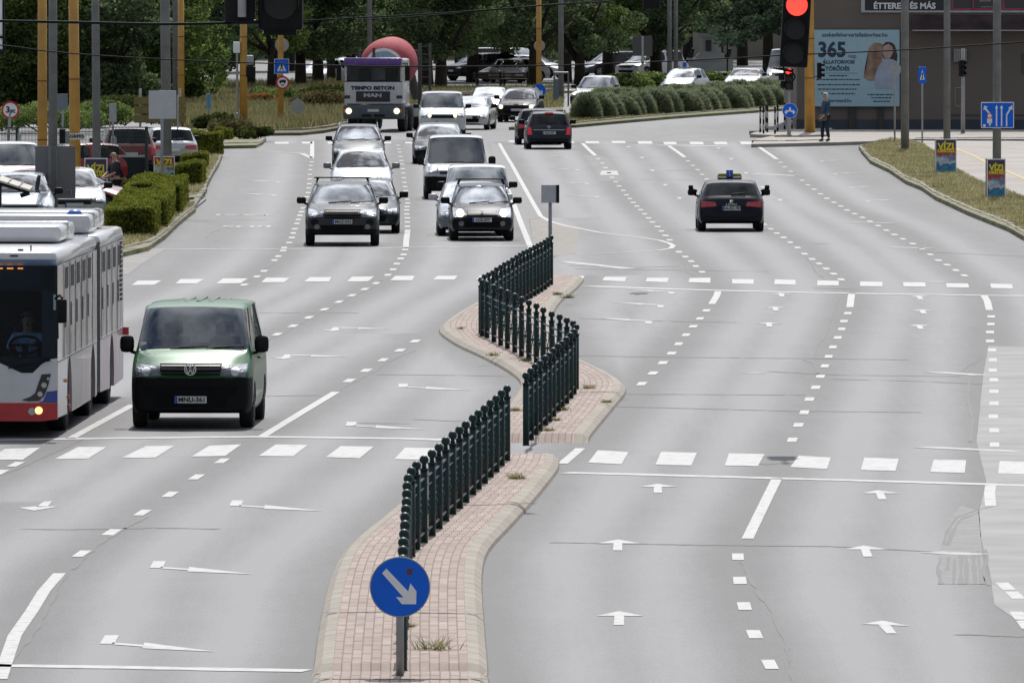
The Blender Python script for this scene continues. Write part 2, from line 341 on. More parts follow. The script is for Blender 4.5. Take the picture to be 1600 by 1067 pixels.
for s in ('778 260 800 312 816 354 828 384 838 400', '93 895 68.6 923 49.6 954 23 992 6 1041 0 1060', '208 632 160 658 110 685', '525 612 470 645 411 681', '1214 747 1200 775 1168 841', '1122 455 1120 462 1112 475', '1331 458 1329.5 467 1328 480', '1537.5 462 1542.5 470 1546 484.5', '1547.7 758 1546 770 1548 790', '907 700 879 724', '910 224 920 234 930 243', '1045 228 1058 237 1070 246', '1181 226 1192 234 1214 249', '488 221 487.5 248', '637 359 635 374 634 387'):
    ribbon(mk, pl(s), .15, ZM, 0)
def dashes(P, w=.15, ln=1.5, worn_=0):
    W = [G(x, y) for x, y in P]
    for i, p in enumerate(W):
        t = W[min(len(W)-1, i+1)]-W[max(0, i-1)]; t.z = 0
        if t.length < .1: continue
        t.normalize(); a = p-t*ln/2; b = p+t*ln/2; a.z = b.z = ZM
        ribbon(mk, [a, b], w*random.uniform(.92, 1.05), ZM, worn_, px=False)
dashes([(1153, 870), (1156, 907), (1163, 947), (1179, 991), (1203, 1038)])
dashes(pl('499 359 475 408 461 457 436 511 406 570 379 629 356 688 328 753 298 822 259 896 227 978 190 1057', 1200, 400, 4)+[(1238, 687.5)])
dashes(pl('1395 380 1393 427 1388 477 1388 533 1400 588 1405 650 1405 715 1412 775 1412 847 1412 922 1408 1003', 1200, 400, 4)+[(1553.5, 672.6), (1554, 695)])
dashes([(1571, 916), (1586, 930)]); dashes([(1592, 962), (1602, 976)])
dashes(pl('975 342 935 392 893 441 848 494 802 550 758 609 703 668 641 733 571 799', 860, 400, 4))
dashes([(1075, 252), (1082.6, 259), (1090, 265.6), (1097, 273), (1104, 280.5), (1112, 287), (1120, 294), (1128, 300), (1137, 307), (1147, 314), (1157, 322), (1166, 330), (1176, 337), (1185, 344), (1194, 351)]+pl('18 713 55 739 98 766 139 796 184 829 229 868 276 901 320 929 364 961 411 993 457 1028', 1200, 180, 4))
dashes(pl('1097 271 1131 307 1178 341 1228 374 1267 411 1313 448 1360 481 1410 517 1460 552 1515 583', 1000, 200, 5)+pl('454 570 494 595 541 618 590 641 638 665 688 692 739 721 791 748 844 775 905 805 960 836 1014 872 1065 908 1119 937 1174 970 1228 1003', 1200, 180, 4))
dashes(pl('973 243 1006 277 1030 312 1057 352 1082 388 1110 423 1136 456 1170 490 1194 525 1220 554 1246 584 1275 613 1306 641 1335 674 1366 705 1398 737 1437 773 1467 807 1500 842 1532 877', 740, 200, 5)+pl('305 970 355 1008 400 1043', 1000, 200, 5)+pl('909 65 948 101', 860, 400, 4))
dashes(pl('1535 268 1528 296 1524 328 1520 365 1520 401 1516 438 1511 471 1507 507 1497 540 1480 585 1468 628 1455 657 1442 685 1431 717 1420 748 1403 790 1391 823 1380 858 1360 898 1320 937 1312 960 1275 1004 1245 1035', 180, 200, 5)+pl('889 95 846 130 767 181', 190, 400, 4))
dashes(pl('972 147 978 178 986 204 993 240 998 274 1003 304 1010 342 1014 378 1018 417 1024 456 1030 491 1036 526 1040 562 1047 597 1052 628 1045 658 1043 686 1043 720 1048 752 1047 786 1048 823', 440, 200, 5.335), w=.15)
dashes(pl('1030 1015 1018 1057', 440, 200, 5.335)+pl('745 17 720 50 697 85 664 120 591 171 520 208 440 247 358 288 267 335 170 385 72 438', 440, 400, 4)+[(433, 522.5)])
dashes(pl('836 533 741 590 635 650 528 716 423 779', 440, 400, 4))
dashes(pl('65 172 ', 0, 660, 2.622)+[(0, 738)]); dashes(pl('910 158 805 224 697 295 584 370 457 450 334 538', 0, 660, 2.622))
# arrows (templates taken on the ground, moved in metres)
def template(polys, org):
    o = G(*org); return [[(G(x, y)-o) for x, y in q] for q in polys]
def stamp(T, at, mi=0, k=1.0):
    o = G(*at)
    for q in T:
        vs = [mk.verts.new((o.x+p.x*k, o.y+p.y*k, ZM)) for p in q]
        f = mk.faces.new(vs); f.material_index = mi; f.normal_update()
        if f.normal.z < 0: f.normal_flip()
UP = template([pl('967 955 1006 962.5 932 962.5'), pl('960 962.5 975 962.5 975 976.5 959 976.5')], (967, 955))
for p in ((967, 955), (965, 843), (1027, 756), (1372, 766), (1349, 852.5), (1219.5, 458), (1210, 479.5), (1200, 504), (1434, 462), (1439, 484), (1434, 507.5), (1122, 231), (1142, 247.6), (1165, 269.6), (1191, 291.6), (1218, 311.4), (1019, 265.6), (1039, 288), (1061, 308.4), (1003, 245.6), (982, 229)):
    stamp(UP, p, 0 if p[1] > 440 else 1)
stamp(template([pl('468 812 580 835 520 832 455 829 383 827', 1200, 660, 2.6225), pl('452 830 500 830 527 865 486 865', 1200, 660, 2.6225)], (1378.5, 969.6)), (1378.5, 969.6))
TR_ = template([pl('164 992.5 186 992.5 179 1006 156 1006'), pl('176 1004 224 1007.5 223 1010.5 174 1006.8'), pl('226 1004 339 1018.5 222 1013')], (173, 994))
for p in ((173, 994), (248, 878), (370, 783), (548.5, 660), (629.5, 600.5)): stamp(TR_, p)
SR = template([pl('930 636 1098 634 1010 645', 190, 400, 4), pl('1020 617 1065 617 1050 635 1000 635', 190, 400, 4), pl('1060 618 1175 620 1175 625 1055 624', 190, 400, 4), pl('1185 619 1425 630 1180 630', 190, 400, 4)], (450, 557))
for p in ((450, 557), (526, 514)): stamp(SR, p)
stamp(template([pl('75 350 155 344 238 346 140 362', 0, 660, 2.622), pl('180 325 215 323 195 346 148 347', 0, 660, 2.622)], (60, 790)), (60, 790))
LT = template([pl('285 388 497 396 495 406', 860, 400, 4), pl('495 399 600 404 600 409 495 405', 860, 400, 4), pl('598 407 638 409 628 424 590 422', 860, 400, 4)], (1013.5, 504))
for p in ((1013.5, 504), (1032.5, 479), (1049, 458), (885.4, 246), (902, 266), (917, 288), (933, 308)): stamp(LT, p, 0 if p[1] > 440 else 1)
RTm = [[Vector((-p.x, p.y, 0)) for p in q] for q in LT]
for p in ((1284, 252.5), (1305, 272.5), (1329.5, 294), (1357, 315), ): stamp(RTm, p, 1)
for p in ((435, 285), (428, 306)): stamp(LT, p, 1, 1.2)
for s in ('1457 581 1536 586', '1440 698 1587 705', '1455 862 1531 866', '1390 386 1452 388', '1325 347 1397 348.5', '1175 271.5 1246 275', '1448 440 1478 440.5'): ribbon(mk, dense(pl(s), 18, .3), .42 if pl(s)[0][1] > 500 else .5, ZM, 1, wob=.1)
quad_px(mk, pl('940 267 964 267 967 273.5 937 273.5'), ZM, 1)
def flat_text(s, size, at, mi, sx=1, sy=1):
    me = text_mesh(s, size, 0.0, .02); me.transform(Matrix.Translation(G(*at)+Vector((0, 0, ZM))) @ Matrix.Rotation(math.pi, 4, 'Z') @ Matrix.Diagonal((sx, sy, 1, 1)))
    n0 = len(mk.faces); mk.from_mesh(me); mk.faces.ensure_lookup_table()
    for f in mk.faces[n0:]: f.material_index = mi
flat_text('BUS', .75, (386, 354), 1, 1.05, 3.6); flat_text('TAXI', .75, (382, 336), 1, 1.0, 2.8)
tag(obj('road_marking', mk, [WHITEP, WORNP]), kind='structure')
# cracks, joints, and a hanging signal's shadow painted on the near crossing
ck = B()
CR = ['1159 878 1185 925 1210 962 1229 1012 1241 1067', '101 898 82 935 57 984 23 1026 8 1056', '229 807 187 830 152 851 114 889', '126 687 38 728 0 742', '595 439 575 452 527 475 490 495 440 522 412 534', '650 547 615 560 580 582 552 598 527 612', '631 400 620 414 602 425 595 439', '1258 400 1268 413 1273 423 1288 436', '1297 500 1288 525 1278 540 1272 560', '1255 562 1268 566 1276 580 1280 590', '1312 460 1300 490 1296 500', '1010 335 1022 346 1040 362 1056 388 1060 400', '1064 400 1069 415 1073 425 1085 431', '429 412 405 424 390 438', '487 255 481 300 472 325 458 370 437 400', '630 250 633 280 637 330 637 360', '285 342 310 347 345 346', '345 360 333 362 322 372', '1066 250 1090 270 1110 285']
for s in CR: ribbon(ck, dense(pl(s), 6, 1.0), .045, .004, 0, wob=.95)
JT = ['860 555 1060 558 1260 560 1420 562', '905 615 1260 617', '860 847 1100 851 1300 853 1470 862', '1300 592 1450 596 1540 600', '1200 580 1320 586 1500 588', '905 497 1000 501 1160 504', '410 619 500 617', '590 585 700 586 815 588', '300 489 560 489', '1040 267 1100 266', '200 345 420 344', '560 660 640 662', '890 415 1000 418 1060 416', '1500 990 1600 994', '30 826 110 827 240 824 340 826', '930 634 1240 642 1440 644', '860 638 930 636', '1240 380 1300 381', '1440 393 1600 401', '1000 280 1080 282', '650 655 720 658', '1190 725 1240 722', '900 420 1200 424', '1270 450 1340 452']
for s in JT: ribbon(ck, dense(pl(s), 14, .35), .16, .004, 0, wob=.9)
obj_ck = tag(obj('road_crack_and_shadow', ck, CRACK_SHADOW), kind='structure')
# resurfaced areas
def patch_px(name, pts, m, z=.003, step=7, jit=.5):
    P = [G(x, y, z) for x, y in dense(pts+[pts[0]], step, jit)[:-1]]
    bm = B(); f = bm.faces.new([bm.verts.new(p) for p in P]); f.normal_update()
    if f.normal.z < 0: f.normal_flip()
    bmesh.ops.triangulate(bm, faces=bm.faces)
    return tag(obj(name, bm, m), kind='structure')
PALE = mat('pale_asphalt_patch', (.20, .20, .197), rough=.75, nscale=.6, col2=(.28, .28, .274), bump=.2)
DARKA = mat('fresh_asphalt', (.085, .087, .092), rough=.65, nscale=1.5, col2=(.125, .127, .134), bump=.3, bscale=60)
MIDA = mat('patched_asphalt', (.10, .102, .106), rough=.7, nscale=1.2, col2=(.15, .152, .156), bump=.3, bscale=60)
patch_px('road_patch', pl('1545 540 1536 590 1532 631 1526 690 1541 752 1535 780 1529 800 1532 838 1547 894 1554 944 1585 966 1640 985 1700 760 1700 545'), PALE)
patch_px('road_patch', pl('765 222 783 228 795 255 812 285 830 315 843 341 826 343 832 375 838 400 827 384 815 354 799 312 777 262'), DARKA, jit=.15)
patch_px('road_patch', pl('910 242 935 243 950 247 976 283 937 283 930 266'), MIDA)
patch_px('road_patch', pl('828 343 850 341 862 349 905 357 900 396 862 400 836 396'), mat('rough_concrete', (.24, .225, .205), rough=.9, nscale=3, col2=(.35, .33, .30), bump=.5), jit=.5)
patch_px('road_patch', pl('382 226 486 224 486 244 400 235'), MIDA, jit=.2)
patch_px('road_patch', pl('1478 830 1490 802 1500 790 1530 798 1535 870 1545 912 1470 912 1466 870'), mat('tyre_scuffed_asphalt', (.085, .087, .09), rough=.65, nscale=2, col2=(.14, .142, .146)))
patch_px('road_patch', pl('190 395 235 388 260 388 225 410 200 428 180 430'), mat('driveway_paving', (.24, .235, .22), rough=.9, nscale=1.5, col2=(.33, .32, .30)), jit=.4)
tm = B()
for s in ('1474 850 1480 830 1495 808 1528 796 1560 789', '1480 852 1488 832 1500 812 1530 800', '1471 872 1465 885 1470 912', '1482 870 1480 890', '1492 872 1490 912', '1502 868 1501 912', '1510 865 1510 912', '1520 862 1524 912', '1528 860 1530 885 1535 912', '1537 858 1543 870 1537 888 1545 914', '1510 582 1520 570 1534 558', '1504 580 1516 568 1534 554', '1515 590 1512 620 1520 660 1516 690'):
    ribbon(tm, dense(pl(s), 8, .4), .05, .0045, 0, wob=.6)
tag(obj('tyre_mark', tm, mat('tyre_mark_rubber', (.03, .03, .032), rough=.6)), kind='structure')

# ---------------- traffic islands (brick paving with kerb) ----------------
def brick_mat():
    m = bpy.data.materials.new('pink_pavers'); m.use_nodes = True; nt = m.node_tree; p = nt.nodes['Principled BSDF']; L = nt.links.new
    uv = nt.nodes.new('ShaderNodeUVMap'); br = nt.nodes.new('ShaderNodeTexBrick'); L(uv.outputs[0], br.inputs['Vector'])
    br.inputs['Scale'].default_value = 1.0; br.inputs['Brick Width'].default_value = .17; br.inputs['Row Height'].default_value = .10; br.inputs['Mortar Size'].default_value = .0075; br.inputs['Mortar Smooth'].default_value = .2
    br.inputs['Color1'].default_value = (.36, .275, .235, 1); br.inputs['Color2'].default_value = (.43, .345, .30, 1); br.inputs['Mortar'].default_value = (.21, .165, .145, 1)
    n = nt.nodes.new('ShaderNodeTexNoise'); n.inputs['Scale'].default_value = 2.2; n.inputs['Detail'].default_value = 6; g = nt.nodes.new('ShaderNodeNewGeometry'); L(g.outputs['Position'], n.inputs['Vector'])
    mm = nt.nodes.new('ShaderNodeMix'); mm.data_type = 'RGBA'; mm.blend_type = 'MULTIPLY'; mm.inputs['Factor'].default_value = .65; L(br.outputs['Color'], mm.inputs['A'])
    r = nt.nodes.new('ShaderNodeValToRGB'); r.color_ramp.elements[0].color = (.58, .58, .57, 1); r.color_ramp.elements[1].color = (1, 1, 1, 1); r.color_ramp.elements[0].position = .3; r.color_ramp.elements[1].position = .7; L(n.outputs['Fac'], r.inputs['Fac']); L(r.outputs['Color'], mm.inputs['B'])
    L(mm.outputs['Result'], p.inputs['Base Color']); p.inputs['Roughness'].default_value = .85
    b = nt.nodes.new('ShaderNodeBump'); b.inputs['Strength'].default_value = .5; b.inputs['Distance'].default_value = .01; b.invert = True; L(br.outputs['Fac'], b.inputs['Height']); L(b.outputs['Normal'], p.inputs['Normal'])
    return m
PAVER = brick_mat()
def kerb_uv_mat():
    m = mat('island_kerb_stone', (.345, .31, .262), rough=.9, noise=.10, nscale=3.5, bump=.12); nt = m.node_tree; p = nt.nodes['Principled BSDF']; L = nt.links.new
    src = p.inputs['Base Color'].links[0].from_socket; uv = nt.nodes.new('ShaderNodeUVMap'); sx = nt.nodes.new('ShaderNodeSeparateXYZ'); L(uv.outputs[0], sx.inputs[0])
    fr = nt.nodes.new('ShaderNodeMath'); fr.operation = 'FRACT'; L(sx.outputs['X'], fr.inputs[0]); lt = nt.nodes.new('ShaderNodeMath'); lt.operation = 'LESS_THAN'; lt.inputs[1].default_value = .05; L(fr.outputs[0], lt.inputs[0])
    fl = nt.nodes.new('ShaderNodeMath'); fl.operation = 'FLOOR'; L(sx.outputs['X'], fl.inputs[0]); wn_ = nt.nodes.new('ShaderNodeTexWhiteNoise'); wn_.noise_dimensions = '1D'; L(fl.outputs[0], wn_.inputs['W'])
    mr = nt.nodes.new('ShaderNodeMapRange'); mr.inputs['To Min'].default_value = .93; mr.inputs['To Max'].default_value = 1.05; L(wn_.outputs['Value'], mr.inputs['Value'])
    mm = nt.nodes.new('ShaderNodeMix'); mm.data_type = 'RGBA'; mm.blend_type = 'MULTIPLY'; mm.inputs['Factor'].default_value = 1; L(src, mm.inputs['A']); L(mr.outputs[0], mm.inputs['B'])
    m2 = nt.nodes.new('ShaderNodeMix'); m2.data_type = 'RGBA'; L(lt.outputs[0], m2.inputs['Factor']); L(mm.outputs['Result'], m2.inputs['A']); m2.inputs['B'].default_value = (.16, .145, .125, 1); L(m2.outputs['Result'], p.inputs['Base Color']); return m
KERBI = kerb_uv_mat()
def island(name, Lp, Rp, label=None):
    """Lp/Rp: (row, x) edge points of the raised island on the road surface"""
    WLf = sorted([(G(x, r).y, G(x, r).x) for r, x in Lp]); WRt = sorted([(G(x, r).y, G(x, r).x) for r, x in Rp])
    y0 = max(WLf[0][0], WRt[0][0]); y1 = min(WLf[-1][0], WRt[-1][0]); n = int((y1-y0)/.5)+1
    ys = np.linspace(y0, y1, n)
    def sm(a):
        a = np.interp(ys, *np.array(a).T); k = 5; p = np.pad(a, k, mode='edge'); return np.convolve(p, np.ones(2*k+1)/(2*k+1), 'valid')
    xl, xr = sm(WLf), sm(WRt)
    bm = B(); uvl = bm.loops.layers.uv.new('UVMap'); rows = []
    for i, y in enumerate(ys):
        e = min(1, (y-y0)/.25, (y1-y)/.25); top = .13
        jit = random.uniform(-.002, .002); a, b = xl[i], xr[i]
        cols = [(a, -.02), (a+.02+jit, .05), (a+.10+jit, top-.02), (a+.22, top), (a+.223, top-.006)]
        k = 8; cols += [(a+.223+(b-a-.446)*j/k, top-.006) for j in range(1, k)]
        cols += [(b-.223, top-.006), (b-.22, top), (b-.10+jit, top-.02), (b-.02+jit, .05), (b, -.02)]
        rows.append([bm.verts.new((x, y, z if e > .5 else -.02)) for x, z in cols])
    m_ = len(rows[0])
    for i in range(n-1):
        for j in range(m_-1):
            f = bm.faces.new((rows[i][j], rows[i][j+1], rows[i+1][j+1], rows[i+1][j])); pav = 4 <= j <= m_-6
            f.material_index = 0 if pav else 1
            for l in f.loops:
                a, b = xl[i], xr[i]; x = l.vert.co.x; yy = l.vert.co.y; ii = i if abs(yy-ys[i]) < 1e-6 else i+1
                ml = (xl[ii]+xr[ii])/2; l[uvl].uv = (yy*.12 if pav else yy, (x-ml)+10)
    bmesh.ops.recalc_face_normals(bm, faces=bm.faces)
    if sum(f.normal.z for f in bm.faces) < 0: bmesh.ops.reverse_faces(bm, faces=bm.faces)
    o = tag(obj(name, bm, [PAVER, KERBI]), kind='structure'); return o
ISL2L = [(438, 822), (455, 782), (475, 747), (495, 712), (510, 690), (519, 682), (524, 686), (542, 712), (559, 750), (577, 785), (596, 812), (606, 815), (625, 800), (650, 782), (692, 738)]
ISL2R = [(438, 915), (455, 900), (470, 880), (485, 868), (505, 862), (530, 872), (550, 890), (567, 905), (580, 935), (596, 967), (604, 977), (612, 982), (618, 979), (631, 967), (696, 914)]
ISL1L = [(719, 712), (745, 690), (775, 650), (787, 627), (810, 603), (829, 576), (863, 537), (890, 521), (930, 508), (1000, 494), (1059, 487)]
ISL1R = [(719, 872), (727, 880), (745, 868), (785, 836), (825, 800), (863, 763), (885, 756), (920, 754), (960, 757), (1010, 761), (1059, 765)]
ISL0L = [(1062, 487), (1085, 484), (1150, 470)]; ISL0R = [(1062, 765), (1085, 766), (1150, 768)]
island('traffic_island', ISL2L, ISL2R); island('traffic_island', ISL1L, ISL1R); island('traffic_island', ISL0L, ISL0R)
jb = B()
for s in ('795 785 800 784 838 787', '628 790 720 789 838 786.5', '508 957 600 955 757 959', '750 560 800 560 872 558', '905 612 981 612', '488 1060 765 1060'):
    ribbon(jb, [G(x, y, .128) for x, y in dense(pl(s), 10, .2)], .09, .128, 0, px=False, wob=.5)
tag(obj('kerb_joint', jb, mat('joint_grime', (.10, .095, .085), rough=.9)), kind='structure')

# ---------------- verges, pavements, kerbs ----------------
GRASSG = mat('verge_grass_soil', (.10, .12, .045), rough=.95, nscale=.7, col2=(.30, .27, .18), bump=.6, bscale=15)
PAVE = mat('beige_pavement', (.29, .265, .235), rough=.85, nscale=.35, col2=(.39, .365, .335), bump=.2)
PAVEG = mat('grey_pavement', (.30, .29, .28), rough=.85, nscale=.8, col2=(.38, .37, .36), bump=.2)
def raised(name, pts, z, m, step=14, jit=.3):
    P = [G(x, y, z) for x, y in dense(pts+[pts[0]], step, jit)[:-1]]
    bm = B(); a = [bm.verts.new((p.x, p.y, -.02)) for p in P]; b = [bm.verts.new(p) for p in P]; bm.faces.new(b); n = len(a)
    for i in range(n): bm.faces.new((a[i], a[(i+1) % n], b[(i+1) % n], b[i]))
    bmesh.ops.recalc_face_normals(bm, faces=bm.faces); bmesh.ops.triangulate(bm, faces=[f for f in bm.faces if len(f.verts) > 4])
    return tag(obj(name, bm, m), kind='structure')
def kerb(name, pts, w=.16, h=.15, m=KERB, step=12, gap=True):
    """rectangular kerb stones along a pixel polyline given at road level"""
    P = [G(x, y, 0) for x, y in dense(pts, step, .15)]; bm = B()
    for a, b in zip(P[:-1], P[1:]):
        t = b-a; L = t.length
        if L < .05: continue
        k = max(1, int(L/1.0))
        for i in range(k):
            p = a+t*(i/k); q = a+t*((i+1)/k); d = (q-p); l = d.length; M = Matrix.Translation((p+q)/2) @ Matrix.Rotation(math.atan2(d.y, d.x), 4, 'Z')
            box(bm, -l/2+.012, l/2-.012, -w/2, w/2, -.02, h+random.uniform(-.012, .012), bev=0, M=M)
    return tag(obj(name, bm, m), kind='structure')
# right side
VR = pl('1345 234 1360 251 1390 265 1415 282 1440 292 1462 307 1482 316 1512 330 1550 345 1575 355 1600 369 1680 400')
kerb('kerb', VR)
raised('verge', VR+pl('1700 345 1600 316 1562 299 1530 290 1490 268 1470 249 1452 238 1440 229 1392 222'), .125, GRASSG)
raised('pavement', pl('1392 221.5 1440 228 1452 237 1470 248 1490 267 1530 289 1562 298 1600 315 1700 344 2300 344 2300 223 1430 220 1400 219.5'), .09, PAVE)
raised('pavement', pl('1173 225 1180 218.5 1205 215 1240 214.5 1600 214 2300 214 2300 201.5 1240 201.5 1225 206 1172 207.5 1176 211 1190 212 1195 213 1180 217.5 1300 216.5 2300 218 2300 219 1430 216.5 1400 218 1290 223'), .13, PAVEG) if False else None
raised('pavement', pl('1180 223.5 1200 214.5 1240 211 2300 211 2300 201 1240 201 1205 203 1170 206 1172 209 1200 210 1175 224'), .13, PAVE) if False else None
raised('pavement', pl('1174 225.5 1182 217 1212 212 1300 203 1900 203 1900 186 2300 186 2300 217.5 1430 217.5 1395 219.5 1345 221.5 1290 223'), .13, PAVE)
raised('pavement', pl('1172 210 1180 206.5 1205 204 1300 200 1300 203.5 1212 211.5'), .13, PAVE)
kerb('kerb', pl('1174 226 1230 226 1290 224.5'), h=.16); kerb('kerb', pl('1171 210.5 1230 211')); kerb('kerb', pl('1430 221 1600 221 1800 221'), h=.16)
kerb('kerb', pl('1210 219.5 1250 219.5 1290 218.8'), h=.2, w=.2)
# yellow line at the parking entrance
yl = B(); ribbon(yl, dense([(1492, 232), (1520, 243), (1545, 256), (1575, 268), (1610, 284)], 8, .3), .12, .096, 0)
for v in yl.verts: v.co.z = .098
tag(obj('road_marking', yl, mat('faded_yellow_paint', (.55, .42, .18), rough=.8)), kind='structure')
# left side verge with hedges
VL = pl('150 402 190 395 232 385 258 367 280 346 300 330 312 312 320 300')
kerb('kerb', VL, m=mat('mossy_kerb', (.20, .19, .14), rough=.95, nscale=2, col2=(.30, .28, .23), bump=.5))
raised('verge', pl('100 405 150 402 190 395 232 385 258 367 280 346 298 331 306 325 280 322 240 322 200 330 168 345 150 365 100 380'), .12, GRASSG)
kerb('kerb', pl('285 312 316 308 318 298 328 278 338 262 344 247'), m=MATS['mossy_kerb'])
raised('verge', pl('262 310 316 308 318 298 328 278 338 262 344 247 340 240 270 236 262 262 258 290'), .12, GRASSG)
raised('pavement', pl('262 323 306 324 322 311 285 313 262 311'), .05, MIDA)
LOT = mat('lot_asphalt', (.13, .13, .135), rough=.8, nscale=.6, col2=(.19, .19, .195), bump=.3)
raised('parking_lot', pl('-300 420 100 405 150 365 168 345 205 328 250 318 258 290 262 262 270 236 262 215 200 205 -600 205'), .03, LOT)
raised('verge', pl('268 236 342 235 342 228 400 227 412 221 405 213 396 208 330 206 262 208'), .12, GRASSG)
kerb('kerb', pl('342 229.5 400 228.5 413 222 404 214'))
# far-left grass island
raised('verge', pl('396 208.5 470 207.5 505 204 541 197.5 541 170 640 150 640 136 330 138 262 150 262 205'), .12, mat('dry_meadow', (.07, .085, .035), rough=.95, nscale=.35, col2=(.19, .16, .09), bump=.5, bscale=6))
kerb('kerb', pl('396 209.5 470 208.5 505 205 541 198.5'), h=.2)
# centre-right verge with ornamental grasses
raised('verge', pl('878 196 900 195.5 960 190 1040 183 1120 177 1240 168.5 1240 160 1040 168 900 180 870 187'), .12, mat('verge_dry_grass', (.10, .12, .045), rough=.95, nscale=.6, col2=(.22, .21, .12), bump=.5, bscale=10))
kerb('kerb', pl('878 197 900 196.5 960 191 1040 184 1120 178 1240 169.5'), h=.17)
raised('verge', pl('795 199 803 196.5 830 195.5 860 196 860 199'), .12, MATS['verge_dry_grass'])
# ground beyond: brown grass bank, pale path
raised('verge', pl('640 186 800 175 880 172 880 141 640 143'), .12, MATS['dry_meadow'])
raised('path', pl('395 142.5 1010 142 1300 140 1300 137 900 137 395 138.5'), .14, PAVE)
kerb('kerb', pl('640 160 690 159 770 156 860 152'), h=.45, w=.3)

raised('parking_lot', pl('330 134 1500 134 1500 96 330 96'), .03, LOT)  # asphalt under the parked row; its dark tone also stands in for tree shade
raised('verge', pl('640 141.5 1010 141.5 1010 135 640 135'), .10, MATS['dry_meadow'])
# ---------------- railings ----------------
RAILG = mat('dark_green_railing_paint', (.006, .028, .030), rough=.42, noise=.2, nscale=8, spec=.35)
RAILE = mat('railing_edge_worn', (.20, .25, .26), rough=.5)
def base_of(px, top):                       # ball top is 1.08 m above the island surface (0.12)
    k = 1.2/CAMH; row = (top-HOR*0+k*(-HOR)*1.0)/(1-k) if False else (top+1.2*74/CAMH)/(1-1.2/CAMH)
    g = G(px, row); return Vector((g.x, g.y, .12))
def railing(name, tops, label, group):
    P = [base_of(x, y) for x, y in tops]
    root = empty(name, P[0], 0, label, 'railing', group)
    pb = B(); tube(pb, (0, 0, 0), (0, 0, .90), .047, .047, 8); tube(pb, (0, 0, 0), (0, 0, .02), .052, .05, 8)
    tube(pb, (0, 0, .90), (0, 0, .925), .056, .056, 8); tube(pb, (0, 0, .925), (0, 0, .985), .03, .026, 8); ball(pb, (0, 0, 1.03), .058, 12)
    for f in pb.faces: f.smooth = True
    post = None
    for i, p in enumerate(P):
        if post is None: post = obj('post', pb, RAILG, root); o = post
        else: o = post.copy(); SC.objects.link(o); o.parent = root
        o.location = p-P[0]
    for a, b in zip(P[:-1], P[1:]):
        bm = B(); d = b-a; L = d.length
        def pt(t, z): return a-P[0]+d*t+Vector((0, 0, z))
        for z, r in ((.80, .017), (.68, .011), (.13, .017)): tube(bm, pt(.0, z), pt(1, z), r, seg=6)
        for k in range(1, 2):
            t = k/2
            for s in (-1, 1):     # two bowed rods crossing at the middle
                pts = [pt(t+s*.17*math.cos(math.pi*u), .13+.55*u) for u in (0, .15, .3, .42, .5, .58, .7, .85, 1)]
                path_tube(bm, pts, .008, 5)
            ball(bm, pt(t, .405), .03, 8, (1, 1, 1))
        for t in (.16, .84):
            path_tube(bm, [pt(t, .13), pt(t, .68)], .006, 5)
        obj('panel', bm, RAILG, root, True)
    return root
NEAR = pl('792.3 602 783.7 609 775.4 617.4 766.3 624.3 757.2 632.5 747.6 640.3 738.9 647.6 727.9 657.6 717.9 665.8 707.4 673.6 696.4 682.7 685.9 692.8 675 702.4 662.6 711.5 650.8 720.6 643 729.8 638 740.7 636.2 752.6 635.7 764.5 635.3 777.3 634.3 788.7 633 800.5 633 812.9 631.6 826.6 630.2 839.4 629.8 852.6 629.3 866.8 629 881')
FAR = pl('568 25 552 34 538 45 520 55 503 63 487 72 468 82 452 91 434 98 416 109 400 120 380 132 360 146 340 155 322 168 301 180 283 195 262 205 241 215 224 230 231 241 254 248 288 265 321 280 354 292 390 308 423 325 459 341 496 357 530 377 571 397 610 411 645 427 676 442 691 460 680 482 664 500 643 521 621 540 602 553 579 575 560 597 539 612 513 636 491 652 469 674 445 696', 680, 360, 3.1375)
railing('median_railing', NEAR, 'dark green ball topped railing behind the large blue arrow sign on the nearest island', 'ball topped railings on the traffic islands')
railing('median_railing', FAR, 'dark green ball topped railing bending in a zigzag on the island beyond the crossing', 'ball topped railings on the traffic islands')

# ---------------- signs ----------------
def frame_at(px, row, z=0.0, name='post', label=None, cat=None, group=None, rz=0.0):
    return empty(name, G(px, row, z), rz, label, cat, group)
def round_face(bm, r, y, t=.02, mi=0, cx=0, cz=0, n=36): prism(bm, disc(r, n, cx, cz), y, y+t, mi)
def arrow_poly(cx, cz, L, w, hw, ang):
    """arrow polygon pointing along ang"""
    p = [(-L/2, -w/2), (L/2-hw*.62, -w/2), (L/2-hw*.62, -hw/2), (L/2, 0), (L/2-hw*.62, hw/2), (L/2-hw*.62, w/2), (-L/2, w/2)]
    c, s = math.cos(ang), math.sin(ang); return [(cx+x*c-z*s, cz+x*s+z*c) for x, z in p]
def bent_arrow(cx, cz, k):
    p = [(-.165, .205), (-.215, .165), (.045, -.115), (-.075, -.13), (-.02, -.225), (.215, -.225), (.215, .0), (.13, -.055), (.12, -.055)]
    return [(cx+x*k, cz+z*k) for x, z in p]
